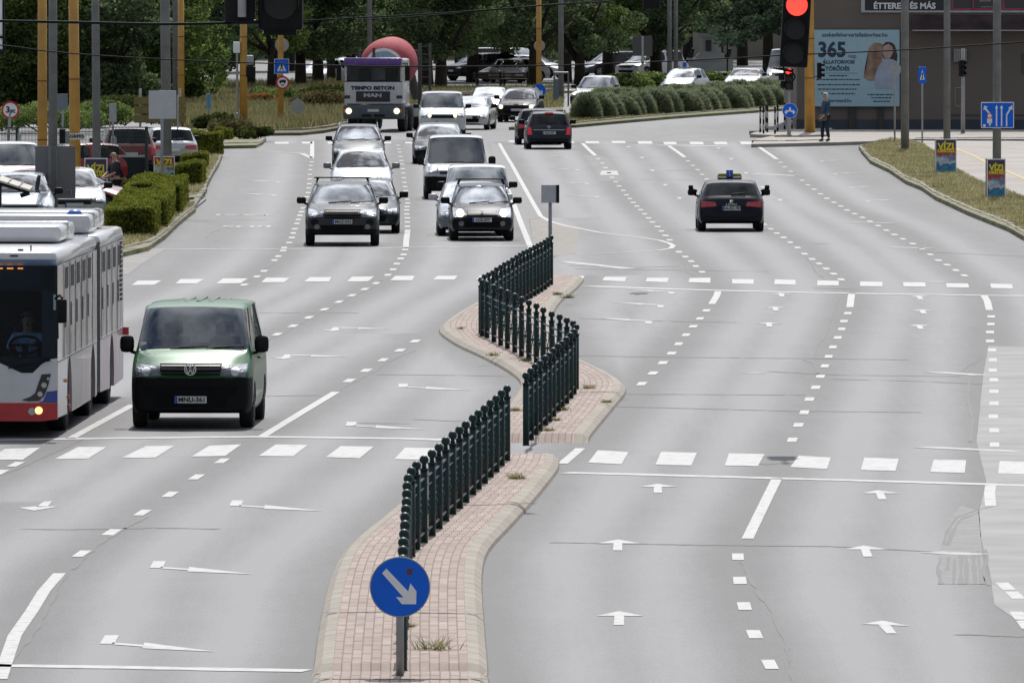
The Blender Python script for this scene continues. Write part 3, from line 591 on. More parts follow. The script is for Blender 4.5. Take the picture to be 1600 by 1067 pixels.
def blue_arrow_sign(px, row, cz, r, label, z=0, pole_h=None, group='blue round arrow signs', tilt=0, pw=.035):
    root = frame_at(px, row, z, 'keep_right_sign', label, 'traffic sign', group)
    if pole_h:
        bm = B(); tube(bm, (0, .05, 0), (0, .05, pole_h), pw, seg=12); obj('post', bm, GALV, root, True)
    bm = B(); round_face(bm, r, -.012, .02); o = obj('rim', bm, ALU, root)
    bm = B(); round_face(bm, r*.965, -.0155, .003); f = obj('face', bm, SIGNBLUE, root)
    bm = B()
    k = r/.30
    for q in ([(-.18, .139), (-.136, .186), (.083, -.044), (.036, -.105)], [(.105, .039), (.166, -.042), (.163, -.172), (.083, -.044)], [(.163, -.172), (.019, -.172), (-.039, -.10), (.036, -.105)], [(.083, -.044), (.163, -.172), (.036, -.105)]):
        prism(bm, [(x*k*.984, z_*k*.984) for x, z_ in q], -.019, -.0157)
    a = obj('arrow', bm, SIGNWHITE, root)
    for q in (o, f, a): q.location = (0, 0, cz)
    return root
s0 = blue_arrow_sign(625, 1056, .90-.0, .305, 'large blue round keep right sign in the foreground with a small dark sticker', z=.12, pole_h=.95, pw=.04)
bm = B(); box(bm, .07, .125, -.0175, -.0155, .125, .185); st = obj('sticker', bm, mat('dark_sticker', (.05, .015, .03), rough=.5, nscale=60, col2=(.25, .05, .05)), s0); st.location = (0, 0, .90)
def plate_sign(name, px, row, z, w, h, cz, label, cat, faces=(), back=False, m=ALU, pole=.035, pole_h=None, group=None, rz=0, y0=-.02, z0=.0):
    root = frame_at(px, row, z0, name, label, cat, group, rz)
    if pole:
        bm = B(); tube(bm, (0, .05, 0), (0, .05, pole_h or cz+h/2), pole, seg=10); obj('post', bm, GALV, root, True)
    bm = B(); box(bm, -w/2, w/2, y0, y0+.03, cz-h/2, cz+h/2, bev=.008); obj('panel', bm, m, root)
    return root
r = plate_sign('junction_sign', 859, 399, 0, .42, .44, 1.50, 'square grey sign back on a short post behind the far railing', 'traffic sign', rz=R(-12), pole=.045, pole_h=1.35, m=mat('pale_grey_sign', (.50, .51, .54), rough=.6, noise=.05))
bm = B(); box(bm, .17, .235, -.045, .02, 1.28, 1.72); obj('flange', bm, BLACKP, r)

# blue lane sign on concrete pole (right)
def conc_pole(px, row, w, h, label, m=CONCPOLE, name='concrete_pole', taper=.85, cat='pole', group='grey concrete poles', lean=0, oct=10):
    root_p = G(px, row); bm = B(); tube(bm, (0, 0, 0), (lean, 0, h), w/2, w/2*taper, oct)
    for z in (1.0, 2.2, 3.4):
        tube(bm, (lean*z/h, 0, z), (lean*z/h, 0, z+.03), w/2*1.03, w/2*1.03, oct)
    o = obj(name, bm, m, None, True); o.location = root_p; return tag(o, label, cat, group)
conc_pole(1414, 240, .31, 9.5, 'concrete pole on the right verge left of both posters, standing clear of any sign', lean=-.02)
conc_pole(1479.5, 271, .25, 9, 'concrete pole behind the left one of the two posters on the right verge')
conc_pole(1557.5, 316, .27, 9, 'concrete pole carrying the blue lane arrow sign on the right verge')
r = empty('lane_sign', G(1558, 316)+Vector((0, -.16, 0)), 0, 'blue rectangular lane arrow sign with four white arrows on the right hand pole', 'traffic sign')
cz = (316-180)/ppm(316)
bm = B(); box(bm, -.49, .49, -.03, 0, cz-.385, cz+.385, bev=.02); obj('border', bm, SIGNWHITE, r)
bm = B(); box(bm, -.465, .465, -.034, -.03, cz-.36, cz+.36); obj('face', bm, SIGNBLUE, r)
bm = B()
def ar(x, z0, z1, w=.04, hw=.10):
    prism(bm, [(x-w/2, z0), (x+w/2, z0), (x+w/2, z1-.1), (x+hw/2, z1-.1), (x, z1), (x-hw/2, z1-.1), (x-w/2, z1-.1)], -.038, -.034)
ar(-.03, cz-.33, cz+.30); ar(.12, cz-.33, cz+.30)
prism(bm, [(.25, cz-.33), (.29, cz-.33), (.29, cz+.0), (.40, cz+.18), (.44, cz+.14), (.44, cz+.30), (.31, cz+.2), (.355, cz+.19), (.25, cz+.02)], -.038, -.034)
prism(bm, [(-.40, cz+.28), (-.42, cz+.14), (-.38, cz+.17), (-.25, cz+.02), (-.21, cz+.06), (-.34, cz+.21), (-.28, cz+.25)], -.038, -.034)
box(bm, -.26, -.20, -.038, -.034, cz-.31, cz-.23); box(bm, -.31, -.16, -.038, -.034, cz-.24, cz-.10)
prism(bm, disc(.045, 14, -.39, cz-.31), -.038, -.034)
obj('arrows', bm, SIGNWHITE, r)
bm = B(); prism(bm, disc(.085, 20, -.235, cz-.02), -.042, -.0385); obj('red_ring', bm, SIGNRED, r)
bm = B(); prism(bm, disc(.06, 20, -.235, cz-.02), -.045, -.042); obj('white_disc', bm, SIGNWHITE, r)

# circus posters wrapped in frames round the poles
def poster_mat():
    m = bpy.data.materials.new('poster_print'); m.use_nodes = True; nt = m.node_tree; p = nt.nodes['Principled BSDF']; L = nt.links.new
    t = nt.nodes.new('ShaderNodeTexCoord'); sx = nt.nodes.new('ShaderNodeSeparateXYZ'); L(t.outputs['Object'], sx.inputs[0])
    n = nt.nodes.new('ShaderNodeTexNoise'); n.inputs['Scale'].default_value = 4.5; n.inputs['Detail'].default_value = 3; L(t.outputs['Object'], n.inputs['Vector'])
    a = nt.nodes.new('ShaderNodeMath'); a.operation = 'MULTIPLY_ADD'; a.inputs[1].default_value = .75; a.inputs[2].default_value = -.30; L(sx.outputs['Z'], a.inputs[0])
    b = nt.nodes.new('ShaderNodeMath'); b.operation = 'MULTIPLY_ADD'; b.inputs[1].default_value = .62; L(n.outputs['Fac'], b.inputs[0]); L(a.outputs[0], b.inputs[2])
    r = nt.nodes.new('ShaderNodeValToRGB'); e = r.color_ramp.elements; e[0].position = 0; e[0].color = (.08, .10, .12, 1); e[1].position = 1; e[1].color = (.05, .04, .10, 1)
    for pos, c in ((.14, (.05, .32, .50, 1)), (.30, (.02, .12, .30, 1)), (.38, (.55, .60, .62, 1)), (.50, (.10, .25, .42, 1)), (.58, (.42, .03, .04, 1)), (.70, (.22, .06, .05, 1)), (.78, (.04, .03, .09, 1))):
        x = e.new(pos); x.color = c
    L(b.outputs[0], r.inputs['Fac']); L(r.outputs['Color'], p.inputs['Base Color']); p.inputs['Roughness'].default_value = .5; return m
POSTERM = poster_mat(); PYEL = mat('poster_yellow', (.75, .68, .03), rough=.5)
def poster(px, bottom, top, w, label, rz=0, side=.25, frame=SIGNWHITE):
    g = G(px, bottom); h = (bottom-top)/ppm(bottom)*1.0
    root = empty('circus_poster', g+Vector((0, -.30, 0)), rz, label, 'poster', 'circus posters on the poles')
    bm = B(); box(bm, -w/2, w/2, 0, .03, .0, h); o = obj('board', bm, frame, root)
    bm = B(); box(bm, -w/2, -w/2+.02, .03, side, 0, h); box(bm, w/2-.02, w/2, .03, side, 0, h); obj('side_board', bm, mat('poster_side', (.10, .09, .14), rough=.6, nscale=3, col2=(.3, .12, .12)), root)
    bm = B(); box(bm, -w/2+.025, w/2-.025, -.004, 0, .03, h-.03); o = obj('print', bm, POSTERM, root); o.scale = (1, 1, 1)
    bm = B(); k = w/.68
    text_xz(bm, 'VÍZI', .30*k, (0, -.008, h*.79), .010, sx=.98); text_xz(bm, 'CIRKUSZ', .14*k, (0, -.008, h*.68), .006, sx=1.0)
    obj('lettering', bm, PYEL, root)
    return root
poster(1477.5, 276, 217, .70, 'tall circus poster on the right verge, the left and farther one of two', rz=R(3))
poster(1556, 316, 248, .56, 'tall circus poster on the right verge under the blue lane arrow sign', rz=R(8))
poster(150.5, 326, 247, .66, 'white framed circus poster on the left beside the man in the dark shirt')
poster(257, 292, 244, .66, 'white framed circus poster on the left behind the long hedge, under the white sign back')

# right-hand signals and signs at the far pedestrian island
def signal_head(bm_root, cx, cz, s=1.0, lit=None, lens=.10, gap=.27, visor=True, y=0.0, back=False):
    """three-lamp head; parts go under bm_root. lit: 0 red 1 amber 2 green"""
    bm = B(); box(bm, cx-.17*s, cx+.17*s, y, y+.20*s, cz-.46*s, cz+.46*s, bev=.03*s); obj('housing', bm, BLACKP, bm_root)
    for i, dz in enumerate((.29, 0, -.29)):
        bm = B(); prism(bm, disc(lens*s*1.12, 24, cx, cz+dz*s), y-.012*s, y)
        if i == lit: m = mat('signal_red_lit', (1, .03, .02), emit=(1, .045, .03), estr=3.0)
        else: m = mat('signal_lens_dark', (.006, .006, .006), rough=.35)
        obj('lamp', bm, m, bm_root)
        bm = B(); n = 20; a0 = []; a1 = []
        for k in range(n+1):
            t = math.pi*(-.12+1.24*k/n); x, z = cx+lens*1.22*s*math.cos(t), cz+dz*s+lens*1.22*s*math.sin(t)
            a0.append(bm.verts.new((x, y, z))); a1.append(bm.verts.new((x, y-(.20*s), z)))
        for k in range(n): bm.faces.new((a0[k], a0[k+1], a1[k+1], a1[k]))
        o = obj('visor', bm, BLACKP, bm_root, True); md = o.modifiers.new('t', 'SOLIDIFY'); md.thickness = .008*s
# suspended near signal (right, red lit)
d = 170.0; p = D(1243, 46, d)
r = empty('hanging_traffic_light', p, 0, 'large suspended traffic light showing red, hanging from the wire on the right', 'traffic light', 'traffic lights over and beside the road'); r.rotation_euler = (0, R(3.2), 0)
signal_head(r, 0, -.0, 1.25, lit=0, lens=.115)
bm = B(); tube(bm, (0, .12, .6), (0, .12, 2.6), .03, seg=8); obj('hanger', bm, GALV, r)
bm = B(); path_tube(bm, [(-.15, .1, -.58), (-.13, .1, -.68), (-.05, .1, -.70), (.0, .1, -.66), (.04, .1, -.72), (.0, .1, -.8), (-.06, .1, -.76), (-.04, .1, -.66)], .012, 6); path_tube(bm, [(-.3, .1, -.60), (0, .1, -.64)], .02, 6); obj('cable_loop', bm, BLACKP, r)
d = 93.0; p = D(438, 10, d)
r = empty('hanging_traffic_light', p, 0, 'large dark unlit suspended traffic light at the top left, cut by the top edge', 'traffic light', 'traffic lights over and beside the road')
bm = B(); box(bm, -.185, .185, 0, .22, -.20, 1.0, bev=.03); obj('housing', bm, BLACKP, r)
for dz in (.03, .43, .82):
    bm = B(); prism(bm, disc(.14, 28, .0, dz), -.012, 0); obj('lamp', bm, mat('signal_lens_dark', (.006, .006, .006), rough=.35), r)
    bm = B(); a0 = []; a1 = []
    for k in range(29):
        t = math.pi*(-.15+1.3*k/28); x, z = .155*math.cos(t), dz+.155*math.sin(t); a0.append(bm.verts.new((x, 0, z))); a1.append(bm.verts.new((x, -.2, z)))
    for k in range(28): bm.faces.new((a0[k], a0[k+1], a1[k+1], a1[k]))
    o = obj('visor', bm, BLACKP, r, True); md = o.modifiers.new('t', 'SOLIDIFY'); md.thickness = .008
bm = B(); box(bm, -.46, -.21, .02, .2, -.13, 1.0, bev=.02); obj('side_housing', bm, mat('black_matt', (.008, .009, .010), rough=.8), r)
bm = B(); tube(bm, (-.315, -.05, -.09), (-.315, -.05, 1.4), .036, seg=10); obj('hanger', bm, mat('white_hanger', (.42, .42, .42), rough=.6), r)
bm = B(); tube(bm, (-.40, -.04, -.13), (-.18, -.04, -.13), .02, seg=8); box(bm, -.14, .13, .05, .18, -.24, -.20); obj('bracket', bm, BLACKP, r)
p = D(1018, -4, 250)
r = empty('hanging_traffic_light', p, 0, 'small black suspended traffic light cut by the top edge above the white monument', 'traffic light', 'traffic lights over and beside the road')
bm = B(); box(bm, -.19, .19, 0, .2, -.27, .7, bev=.03); obj('housing', bm, BLACKP, r)
bm = B(); tube(bm, (0, .1, .7), (0, .1, 1.5), .03, seg=8); obj('hanger', bm, BLACKP, r)
# board at left top edge
p = D(-6, 30, 181)
r = empty('hanging_sign_board', p, 0, 'white edged dark board hanging from the wires at the left edge of the picture', 'sign board')
bm = B(); box(bm, -.6, .10, 0, .03, -.5, 1.3); obj('panel', bm, SIGNWHITE, r); bm = B(); box(bm, .10, .135, -.01, .06, -.44, 1.3); obj('frame', bm, BLACKP, r)
bm = B(); path_tube(bm, [(.0, -.02, -.28), (.12, -.02, -.30), (.16, -.02, -.42), (.1, -.02, -.52), (0, -.02, -.48)], .02, 6); obj('insulator', bm, BLACKP, r)

# wires
def wire(pts, d, rad, label, name='overhead_wire', off=None):
    P = [D(x, y, d) for x, y in pts]; Q = []
    for i in range(len(P)-1):
        for k in range(6):
            t = k/6; p0 = P[max(0, i-1)]; p1 = P[i]; p2 = P[i+1]; p3 = P[min(len(P)-1, i+2)]
            Q.append(.5*((2*p1)+(p2-p0)*t+(2*p0-5*p1+4*p2-p3)*t*t+(3*p1-p0-3*p2+p3)*t**3))
    Q.append(P[-1]); c = bpy.data.curves.new(name, 'CURVE'); c.dimensions = '3D'; c.bevel_depth = rad; c.bevel_resolution = 1
    s = c.splines.new('POLY'); s.points.add(len(Q)-1)
    for i, q in enumerate(Q): s.points[i].co = (*q, 1)
    t = bpy.data.objects.new('tmp', c); SC.objects.link(t); dg = bpy.context.evaluated_depsgraph_get(); me = bpy.data.meshes.new_from_object(t.evaluated_get(dg)); bpy.data.objects.remove(t)
    me.materials.clear(); return tag(obj(name, me, BLACKP), label, 'wire', 'wires across the road')
wire(pl('-400 30 -100 32 100 35 250 38 375 36 460 34'), 93.1, .013, 'thick black cable along the top left, running to the dark unlit traffic light')
wire(pl('460 34 560 28 640 24 760 16 860 8 940 3 1060 -8 1300 -30'), 93.1, .006, 'thin wire rising to the right from the dark unlit traffic light')
wire(pl('-400 40 -150 60 0 71 80 81 200 90 375 98 600 104 840 103 1000 98 1150 91 1240 86 1400 79 1600 66 1900 45'), 170.1, .011, 'long sagging wire that crosses the whole picture and holds the red traffic light')
wire(pl('560 31 640 27 760 17 850 8 925 2 1050 -10 1300 -35'), 93.6, .005, 'second thin wire rising to the right just beside the first one')

def yellow_mast(px, row, w, h, label, taper=.8, lean=0.0):
    bm = B(); tube(bm, (0, 0, 0), (lean, 0, h), w/2, w/2*taper, 14); 
    root = empty('yellow_mast', G(px, row), 0, label, 'mast', 'yellow masts round the junction'); obj('shaft', bm, YPOLE, root, True)
    bm = B(); tube(bm, (0, 0, 0), (0, 0, .12), w/2*1.5, w/2*1.3, 14); obj('foot', bm, CONC, root)
    for z in (2.3, 3.9):
        b2 = B(); tube(b2, (lean*z/h, 0, z), (lean*z/h, 0, z+.025), w/2*1.02, w/2*1.02, 14); obj('strap', b2, mat('rusty_strap', (.10, .05, .02), rough=.8), root)
    return root
ym = yellow_mast(1265.5, 212, .43, 9, 'thick yellow mast at the corner of the brown building beside the pedestrian', lean=-.06)
r = empty('traffic_light', G(1279, 212)+Vector((0, .0, 0)), R(75), 'small black traffic light clamped high on the thick yellow mast, seen from the side', 'traffic light', 'traffic lights over and beside the road')
signal_head(r, 0, 2.62, .72, y=-.1); bm = B(); tube(bm, (-.1, .03, 2.4), (-.1, .3, 2.4), .03, seg=6); obj('bracket', bm, BLACKP, r)
r = empty('traffic_light', G(1233, 217), 0, 'small traffic light on a grey post showing red, above the blue round sign', 'traffic light', 'traffic lights over and beside the road')
bm = B(); tube(bm, (0, .1, 0), (0, .1, 2.7), .055, .05, 10); tube(bm, (0, .1, 0), (0, .1, 1.0), .085, .08, 10); obj('post', bm, mat('pale_post', (.33, .32, .31), rough=.7), r, True)
signal_head(r, 0, 2.37, .95, lit=0, lens=.125)
bm = B(); box(bm, -.42, -.18, .05, .2, 2.32, 2.62, bev=.04); box(bm, -.34, -.16, .02, .2, 2.0, 2.3, bev=.04); obj('side_lamp', bm, BLACKP, r)
r = empty('mandatory_sign', G(1234, 217.3)+Vector((0, -.15, 0)), 0, 'blue round sign with white bent arrows below the small red traffic light', 'traffic sign')
bm = B(); round_face(bm, .305, 0, .02, cz=1.12); obj('rim', bm, SIGNWHITE, r); bm = B(); round_face(bm, .29, -.004, .004, cz=1.12); obj('face', bm, SIGNBLUE, r)
bm = B()
prism(bm, [(x, z+1.12) for x, z in [(-.03, .13), (-.03, .03), (-.13, .0), (-.13, .05), (-.22, -.06), (-.13, -.16), (-.13, -.09), (.0, -.02), (.13, -.09), (.13, -.16), (.22, -.06), (.13, .05), (.13, .0), (.04, .03), (.04, .13)]], -.008, -.004); obj('arrows', bm, SIGNWHITE, r)
# bollards
BW = mat('bollard_white', (.40, .40, .39), rough=.6); 
def bollard(px, row, label, h=1.05):
    root = empty('bollard', G(px, row, .12), 0, label, 'bollard', 'thin dark bollards with white bands')
    bm = B(); tube(bm, (0, 0, 0), (0, 0, h), .04, seg=8); ball(bm, (0, 0, h), .045, 8); obj('post', bm, BLACKP, root, True)
    for z0_, z1_ in ((.55, .80), (.15, .35)):
        bm = B(); tube(bm, (0, 0, h*z0_), (0, 0, h*z1_), .043, seg=8); obj('band', bm, BW, root, True)
for i, (x, y) in enumerate(((1188, 204.5), (1193, 206), (1199, 204), (1197, 202), (1211, 206.5), (1215, 203), (1226, 199.5), (1237, 198.5))):
    bollard(x, y+3, ['leftmost thin bollard left of the blue round sign', 'second thin bollard from the left in the dense cluster', 'rightmost thin bollard of the dense left cluster', 'thin bollard standing at the back of the dense left cluster', 'thin bollard just left of the blue round sign, the nearer of its pair', 'thin bollard just left of the blue round sign, the farther of its pair', 'thin bollard directly behind the blue round sign, on its left side', 'thin bollard behind the blue round sign, on its right side'][i])
# small signs right
r = frame_at(1398, 229, 0, 'round_sign', 'round grey sign back on a thin pole in front of the blue billboard', 'traffic sign')
bm = B(); tube(bm, (0, .03, 0), (0, .03, 3.15), .035, seg=8); obj('post', bm, GALV, r, True); bm = B(); round_face(bm, .24, 0, .02, cz=2.93, cx=.01); obj('panel', bm, ALU, r)
r = frame_at(1441, 227, 0, 'pedestrian_crossing_sign', 'narrow blue crossing sign turned sideways on a thin pole before the brown wall', 'traffic sign')
bm = B(); tube(bm, (0, .03, 0), (0, .03, 3.0), .035, seg=8); obj('post', bm, GALV, r, True)
bm = B(); box(bm, -.15, .15, -.02, 0, 2.38, 3.0, bev=.01); obj('panel', bm, SIGNBLUE, r)
bm = B(); prism(bm, [(-.09, 2.5), (0, 2.9), (.09, 2.5)], -.024, -.02); obj('white_triangle', bm, SIGNWHITE, r)
bm = B(); prism(bm, [(-.05, 2.48), (-.01, 2.66), (-.035, 2.70), (.0, 2.80), (.035, 2.70), (.01, 2.66), (.05, 2.48), (.03, 2.48), (0, 2.6), (-.03, 2.48)], -.028, -.024); obj('walking_figure', bm, INK, r)
r = frame_at(1507, 208, .13, 'traffic_light', 'black traffic light on a grey post before the brown wall, below a pale louvred box', 'traffic light', 'traffic lights over and beside the road', rz=R(35))
bm = B(); tube(bm, (0, .1, 0), (0, .1, 3.4), .09, .07, 10); obj('post', bm, GALV, r, True); signal_head(r, -.08, 2.6, .72)

# ---------------- left side poles and signs ----------------
yellow_mast(66.5, 352, .29, 8, 'left one of the two tall yellow masts rising behind the bus')
yellow_mast(118, 346, .32, 8, 'right one of the two tall yellow masts behind the bus, with a white number plate', lean=-.06)
bm = B(); box(bm, -.20, .20, -.02, 0, -.09, .09, bev=.006); 
r = empty('number_plate', D(121, 213.5, dist(346)-.2), R(-6), 'small white plate reading G849/b on the right yellow mast behind the bus', 'sign'); obj('panel', bm, PLATE, r)
bm = B(); text_xz(bm, 'G849/b', .135, (0, -.025, 0), .004); obj('lettering', bm, INK, r)
conc_pole(83, 358, .26, 8.5, 'grey concrete pole rising behind the bus, carrying the grey board')
r = empty('grey_board', G(87, 358)+Vector((0, -.2, 0)), 0, 'large plain grey board seen from behind, fixed low on the pole behind the bus', 'sign board')
bm = B(); zc = (358-269)/ppm(358); box(bm, -.54, .54, 0, .03, zc-.70, zc+.70, bev=.01); obj('panel', bm, mat('grey_board', (.17, .17, .175), rough=.7, noise=.08, nscale=1.5), r)
bm = B(); box(bm, -.20, -.10, -.04, 0, zc-.70, zc+.72); box(bm, .02, .06, -.03, 0, zc-.70, zc+.71); obj('rib', bm, mat('grey_rib', (.20, .20, .20), rough=.7), r)
bm = B(); path_tube(bm, [(.30, -.02, zc-.48), (.42, -.02, zc-.46), (.43, -.02, zc-.60)], .012, 6); obj('hook', bm, GALV, r)
r = empty('control_box', D(97, 213, dist(300)), 0, 'black box with a pale side fixed beside the poles behind the bus', 'box')
bm = B(); box(bm, -.09, .09, 0, .3, -.24, .22, bev=.01); obj('housing', bm, BLACKP, r); bm = B(); box(bm, .092, .30, .02, .28, -.24, .16, bev=.01); obj('door', bm, mat('box_grey_green', (.20, .24, .22), rough=.6), r)
conc_pole(151.5, 318, .25, 9, 'grey concrete pole rising behind the left circus poster', lean=-.06)
conc_pole(261, 292, .33, 9.5, 'thick grey concrete pole behind the white sign back, left of the clipped hedges', lean=-.10)
r = frame_at(254, 296, 0, 'square_sign', 'pale square sign back on a grey post in front of the thick concrete pole', 'traffic sign')
bm = B(); tube(bm, (-.02, .03, 0), (-.02, .03, 3.1), .045, seg=8); obj('post', bm, GALV, r, True)
zc = (296-164)/ppm(296); bm = B(); box(bm, -.43, .43, -.02, .01, zc-.44, zc+.44, bev=.01); obj('panel', bm, mat('pale_sign_back', (.50, .52, .54), rough=.6, noise=.05), r)
conc_pole(278, 262, .06, 2.5, 'thin grey post beside the hedges, right of the thick concrete pole', m=GALV, name='thin_post', group=None)
yellow_mast(283, 205, .30, 6.2, 'slim yellow mast half hidden behind the thick grey concrete pole')
conc_pole(274, 204, .25, 7, 'dark grey pole close behind the slim yellow mast', m=mat('dark_grey_pole', (.12, .125, .13), rough=.7))
OLIVE = mat('olive_sign_back', (.17, .14, .045), rough=.7, noise=.15)
r = frame_at(250, 212, 0, 'direction_sign_stack', 'stack of three brown direction boards seen from behind at the far left corner', 'direction sign')
for i in range(3):
    z = (212-158-14*i)/ppm(212); bm = B(); box(bm, -1.05, 1.05, -.02, .02, z-.16, z+.16, bev=.03); obj('board', bm, OLIVE, r)
for x in (-.8, .8):
    bm = B(); tube(bm, (x, .05, 0), (x, .05, 1.9), .05, seg=8); obj('post', bm, GALV, r, True)
r = frame_at(10, 262, 0, 'weight_limit_sign', 'round white sign with red ring reading 3st at the left edge', 'traffic sign'); r.rotation_euler = (0, R(4), 0)
zc = 1.98; bm = B(); tube(bm, (0, .03, 0), (0, .03, 2.0), .05, seg=8); obj('post', bm, GALV, r, True)
bm = B(); round_face(bm, .305, 0, .02, cz=zc); obj('ring', bm, SIGNRED, r); bm = B(); round_face(bm, .24, -.004, .004, cz=zc); obj('face', bm, SIGNWHITE, r)
bm = B(); text_xz(bm, '3', .30, (-.09, -.008, zc), .008); text_xz(bm, 'st', .22, (.09, -.008, zc-.02), .006); obj('lettering', bm, INK, r)
def small_plate(px, row, ptop, pbot, w, label, m=ALU, name='small_sign', rz=0, round_=None, cat='traffic sign', pole=.035):
    r = frame_at(px, row, 0, name, label, cat, rz=rz); s = ppm(row); z0, z1 = (row-pbot)/s, (row-ptop)/s
    bm = B(); tube(bm, (0, .03, 0), (0, .03, z1), pole, seg=8); obj('post', bm, GALV, r, True)
    bm = B()
    if round_: round_face(bm, round_, 0, .02, cz=(z0+z1)/2)
    else: box(bm, -w/2, w/2, -.01, .01, z0, z1, bev=.004)
    obj('panel', bm, m, r); return r
small_plate(98, 262, 147, 172, .36, 'bluish grey sign back glimpsed between the grey and right yellow poles', m=mat('blue_grey_sign', (.16, .20, .24), rough=.5))
small_plate(176.5, 280, 162, 191, .24, 'narrow grey sign back on a thin pole above the man in the dark shirt')
r = small_plate(178, 276, 210, 234, .2, 'narrow leaf shaped grey plate on the thin pole above the man in dark shirt', round_=.22, rz=R(65)) 
small_plate(30.5, 300, 209, 214, .12, 'slim pale upright post in the car park left of the bus poles', pole=.055, name='upright_post', cat='post')
small_plate(326, 197, 147, 170, .16, 'small narrow blue sign on a thin post in the dry grass', m=mat('light_blue_sign', (.08, .30, .62), rough=.4), name='blue_sign')
r = yellow_mast(380.5, 206, .34, 6.5, 'yellow mast beside the litter bin on the dry grass, with a white box on it')
bm = B(); box(bm, -.42, -.14, -.2, .1, 3.25, 3.7, bev=.02); obj('white_box', bm, SIGNWHITE, r)
bm = B(); tube(bm, (-.26, -.05, .2), (-.26, -.05, 3.3), .05, seg=8); obj('conduit', bm, GALV, r)
bm = B(); box(bm, .10, .42, -.1, .1, 2.75, 3.15, bev=.06); obj('lamp_head', bm, ALU, r)
bm = B(); box(bm, .12, .50, -.15, .15, 2.25, 2.7, bev=.06); obj('dark_lamp_head', bm, BLACKP, r)
r = frame_at(369.5, 202, .12, 'litter_bin', 'black litter bin hung in a hoop stand beside the yellow mast', 'bin')
bm = B(); tube(bm, (0, 0, .08), (0, 0, .40), .15, .19, 12); obj('bucket', bm, BLACKP, r, True)
bm = B(); path_tube(bm, [(-.23, 0, 0), (-.23, 0, .42)]+[(.23*math.cos(math.pi*(1-k/10)), 0, .42+.23*math.sin(math.pi*k/10)) for k in range(11)]+[(.23, 0, 0)], .02, 6); obj('hoop', bm, GALV, r)
ys = yellow_mast(438.5, 197, .27, 5.5, 'slim yellow mast carrying the blue crossing sign left of the cement truck')
bm = B(); bmesh.ops.create_cone(bm, cap_ends=True, segments=10, radius1=1.3, radius2=.4, depth=.4); o = obj('mound', bm, CONC, ys)
def fixed_sign(px, py, row, name, label, cat='traffic sign'):
    return empty(name, D(px, py, dist(row)-.3), 0, label, cat)
r = fixed_sign(440, 104, 197, 'pedestrian_crossing_sign', 'square blue pedestrian crossing sign on the slim yellow mast')
bm = B(); box(bm, -.32, .32, -.02, 0, -.32, .32, bev=.02); obj('border', bm, SIGNWHITE, r); bm = B(); box(bm, -.30, .30, -.024, -.02, -.30, .30); obj('face', bm, SIGNBLUE, r)
bm = B(); prism(bm, [(-.20, -.21), (0, .20), (.20, -.21)], -.028, -.024); obj('white_triangle', bm, SIGNWHITE, r)
bm = B(); prism(bm, [(-.10, -.19), (-.02, 0), (-.07, .02), (.0, .12), (.07, .02), (.03, 0), (.10, -.19), (.06, -.19), (0, -.05), (-.06, -.19)], -.032, -.028); ball(bm, (0, -.03, .135), .03, 8); obj('walking_figure', bm, INK, r)
r = fixed_sign(441.5, 129.5, 197, 'no_trucks_sign', 'round white sign with red ring and a black truck on the slim yellow mast')
bm = B(); round_face(bm, .29, 0, .02); obj('ring', bm, SIGNRED, r); bm = B(); round_face(bm, .215, -.004, .004); obj('face', bm, SIGNWHITE, r)
bm = B(); prism(bm, [(-.15, 0), (-.15, .07), (-.07, .10), (-.07, .12), (.14, .12), (.14, 0)], -.008, -.004); prism(bm, disc(.03, 10, -.09, -.02), -.008, -.004); prism(bm, disc(.03, 10, .08, -.02), -.0082, -.004); box(bm, -.06, .06, -.008, -.004, -.13, -.08); obj('truck_symbol', bm, INK, r)
r = fixed_sign(440, 71, 197, 'round_sign', 'round grey sign back behind the top of the slim yellow mast'); r.location.y += .6
bm = B(); round_face(bm, .30, 0, .02); obj('panel', bm, ALU, r); bm = B(); tube(bm, (0, .04, -.3), (0, .04, -.7), .03, seg=6); obj('bracket', bm, ALU, r)
small_plate(465, 195, 154, 180, .3, 'round grey sign back low on a post in the grass left of the cement truck', round_=.32, name='round_sign')
ym3 = yellow_mast(842, 178, .27, 5.5, 'slim yellow mast behind the dark estate car, with a blue round arrow sign')
r = blue_arrow_sign(842, 178, 1.06, .32, 'small blue round keep right sign on the slim yellow mast in the middle distance'); r.location.y -= .25
r = fixed_sign(843, 72, 178, 'round_sign', 'round pale sign back behind the yellow mast in the middle distance'); r.location.y += .6
bm = B(); round_face(bm, .26, 0, .02); obj('panel', bm, ALU, r); bm = B(); tube(bm, (0, .04, -.26), (0, .04, -.7), .03, seg=6); obj('bracket', bm, ALU, r)
conc_pole(876.5, 160, .30, 7, 'light grey concrete pole in the middle distance, left of the pale pickup')
conc_pole(577.5, 150, .28, 8, 'grey pole rising behind the cement truck drum')
conc_pole(1046, 137, .28, 6, 'left trunk of the twin pale pole before the trees near the white monument'); conc_pole(1056, 136, .26, 6, 'right trunk of the twin pale pole before the trees near the white monument')
r = small_plate(1004, 142, 57, 88, 1.05, 'large dark square board on a post in front of the white off road car', m=mat('dark_board', (.055, .06, .065), rough=.6), name='information_board', pole=.08, cat='board')
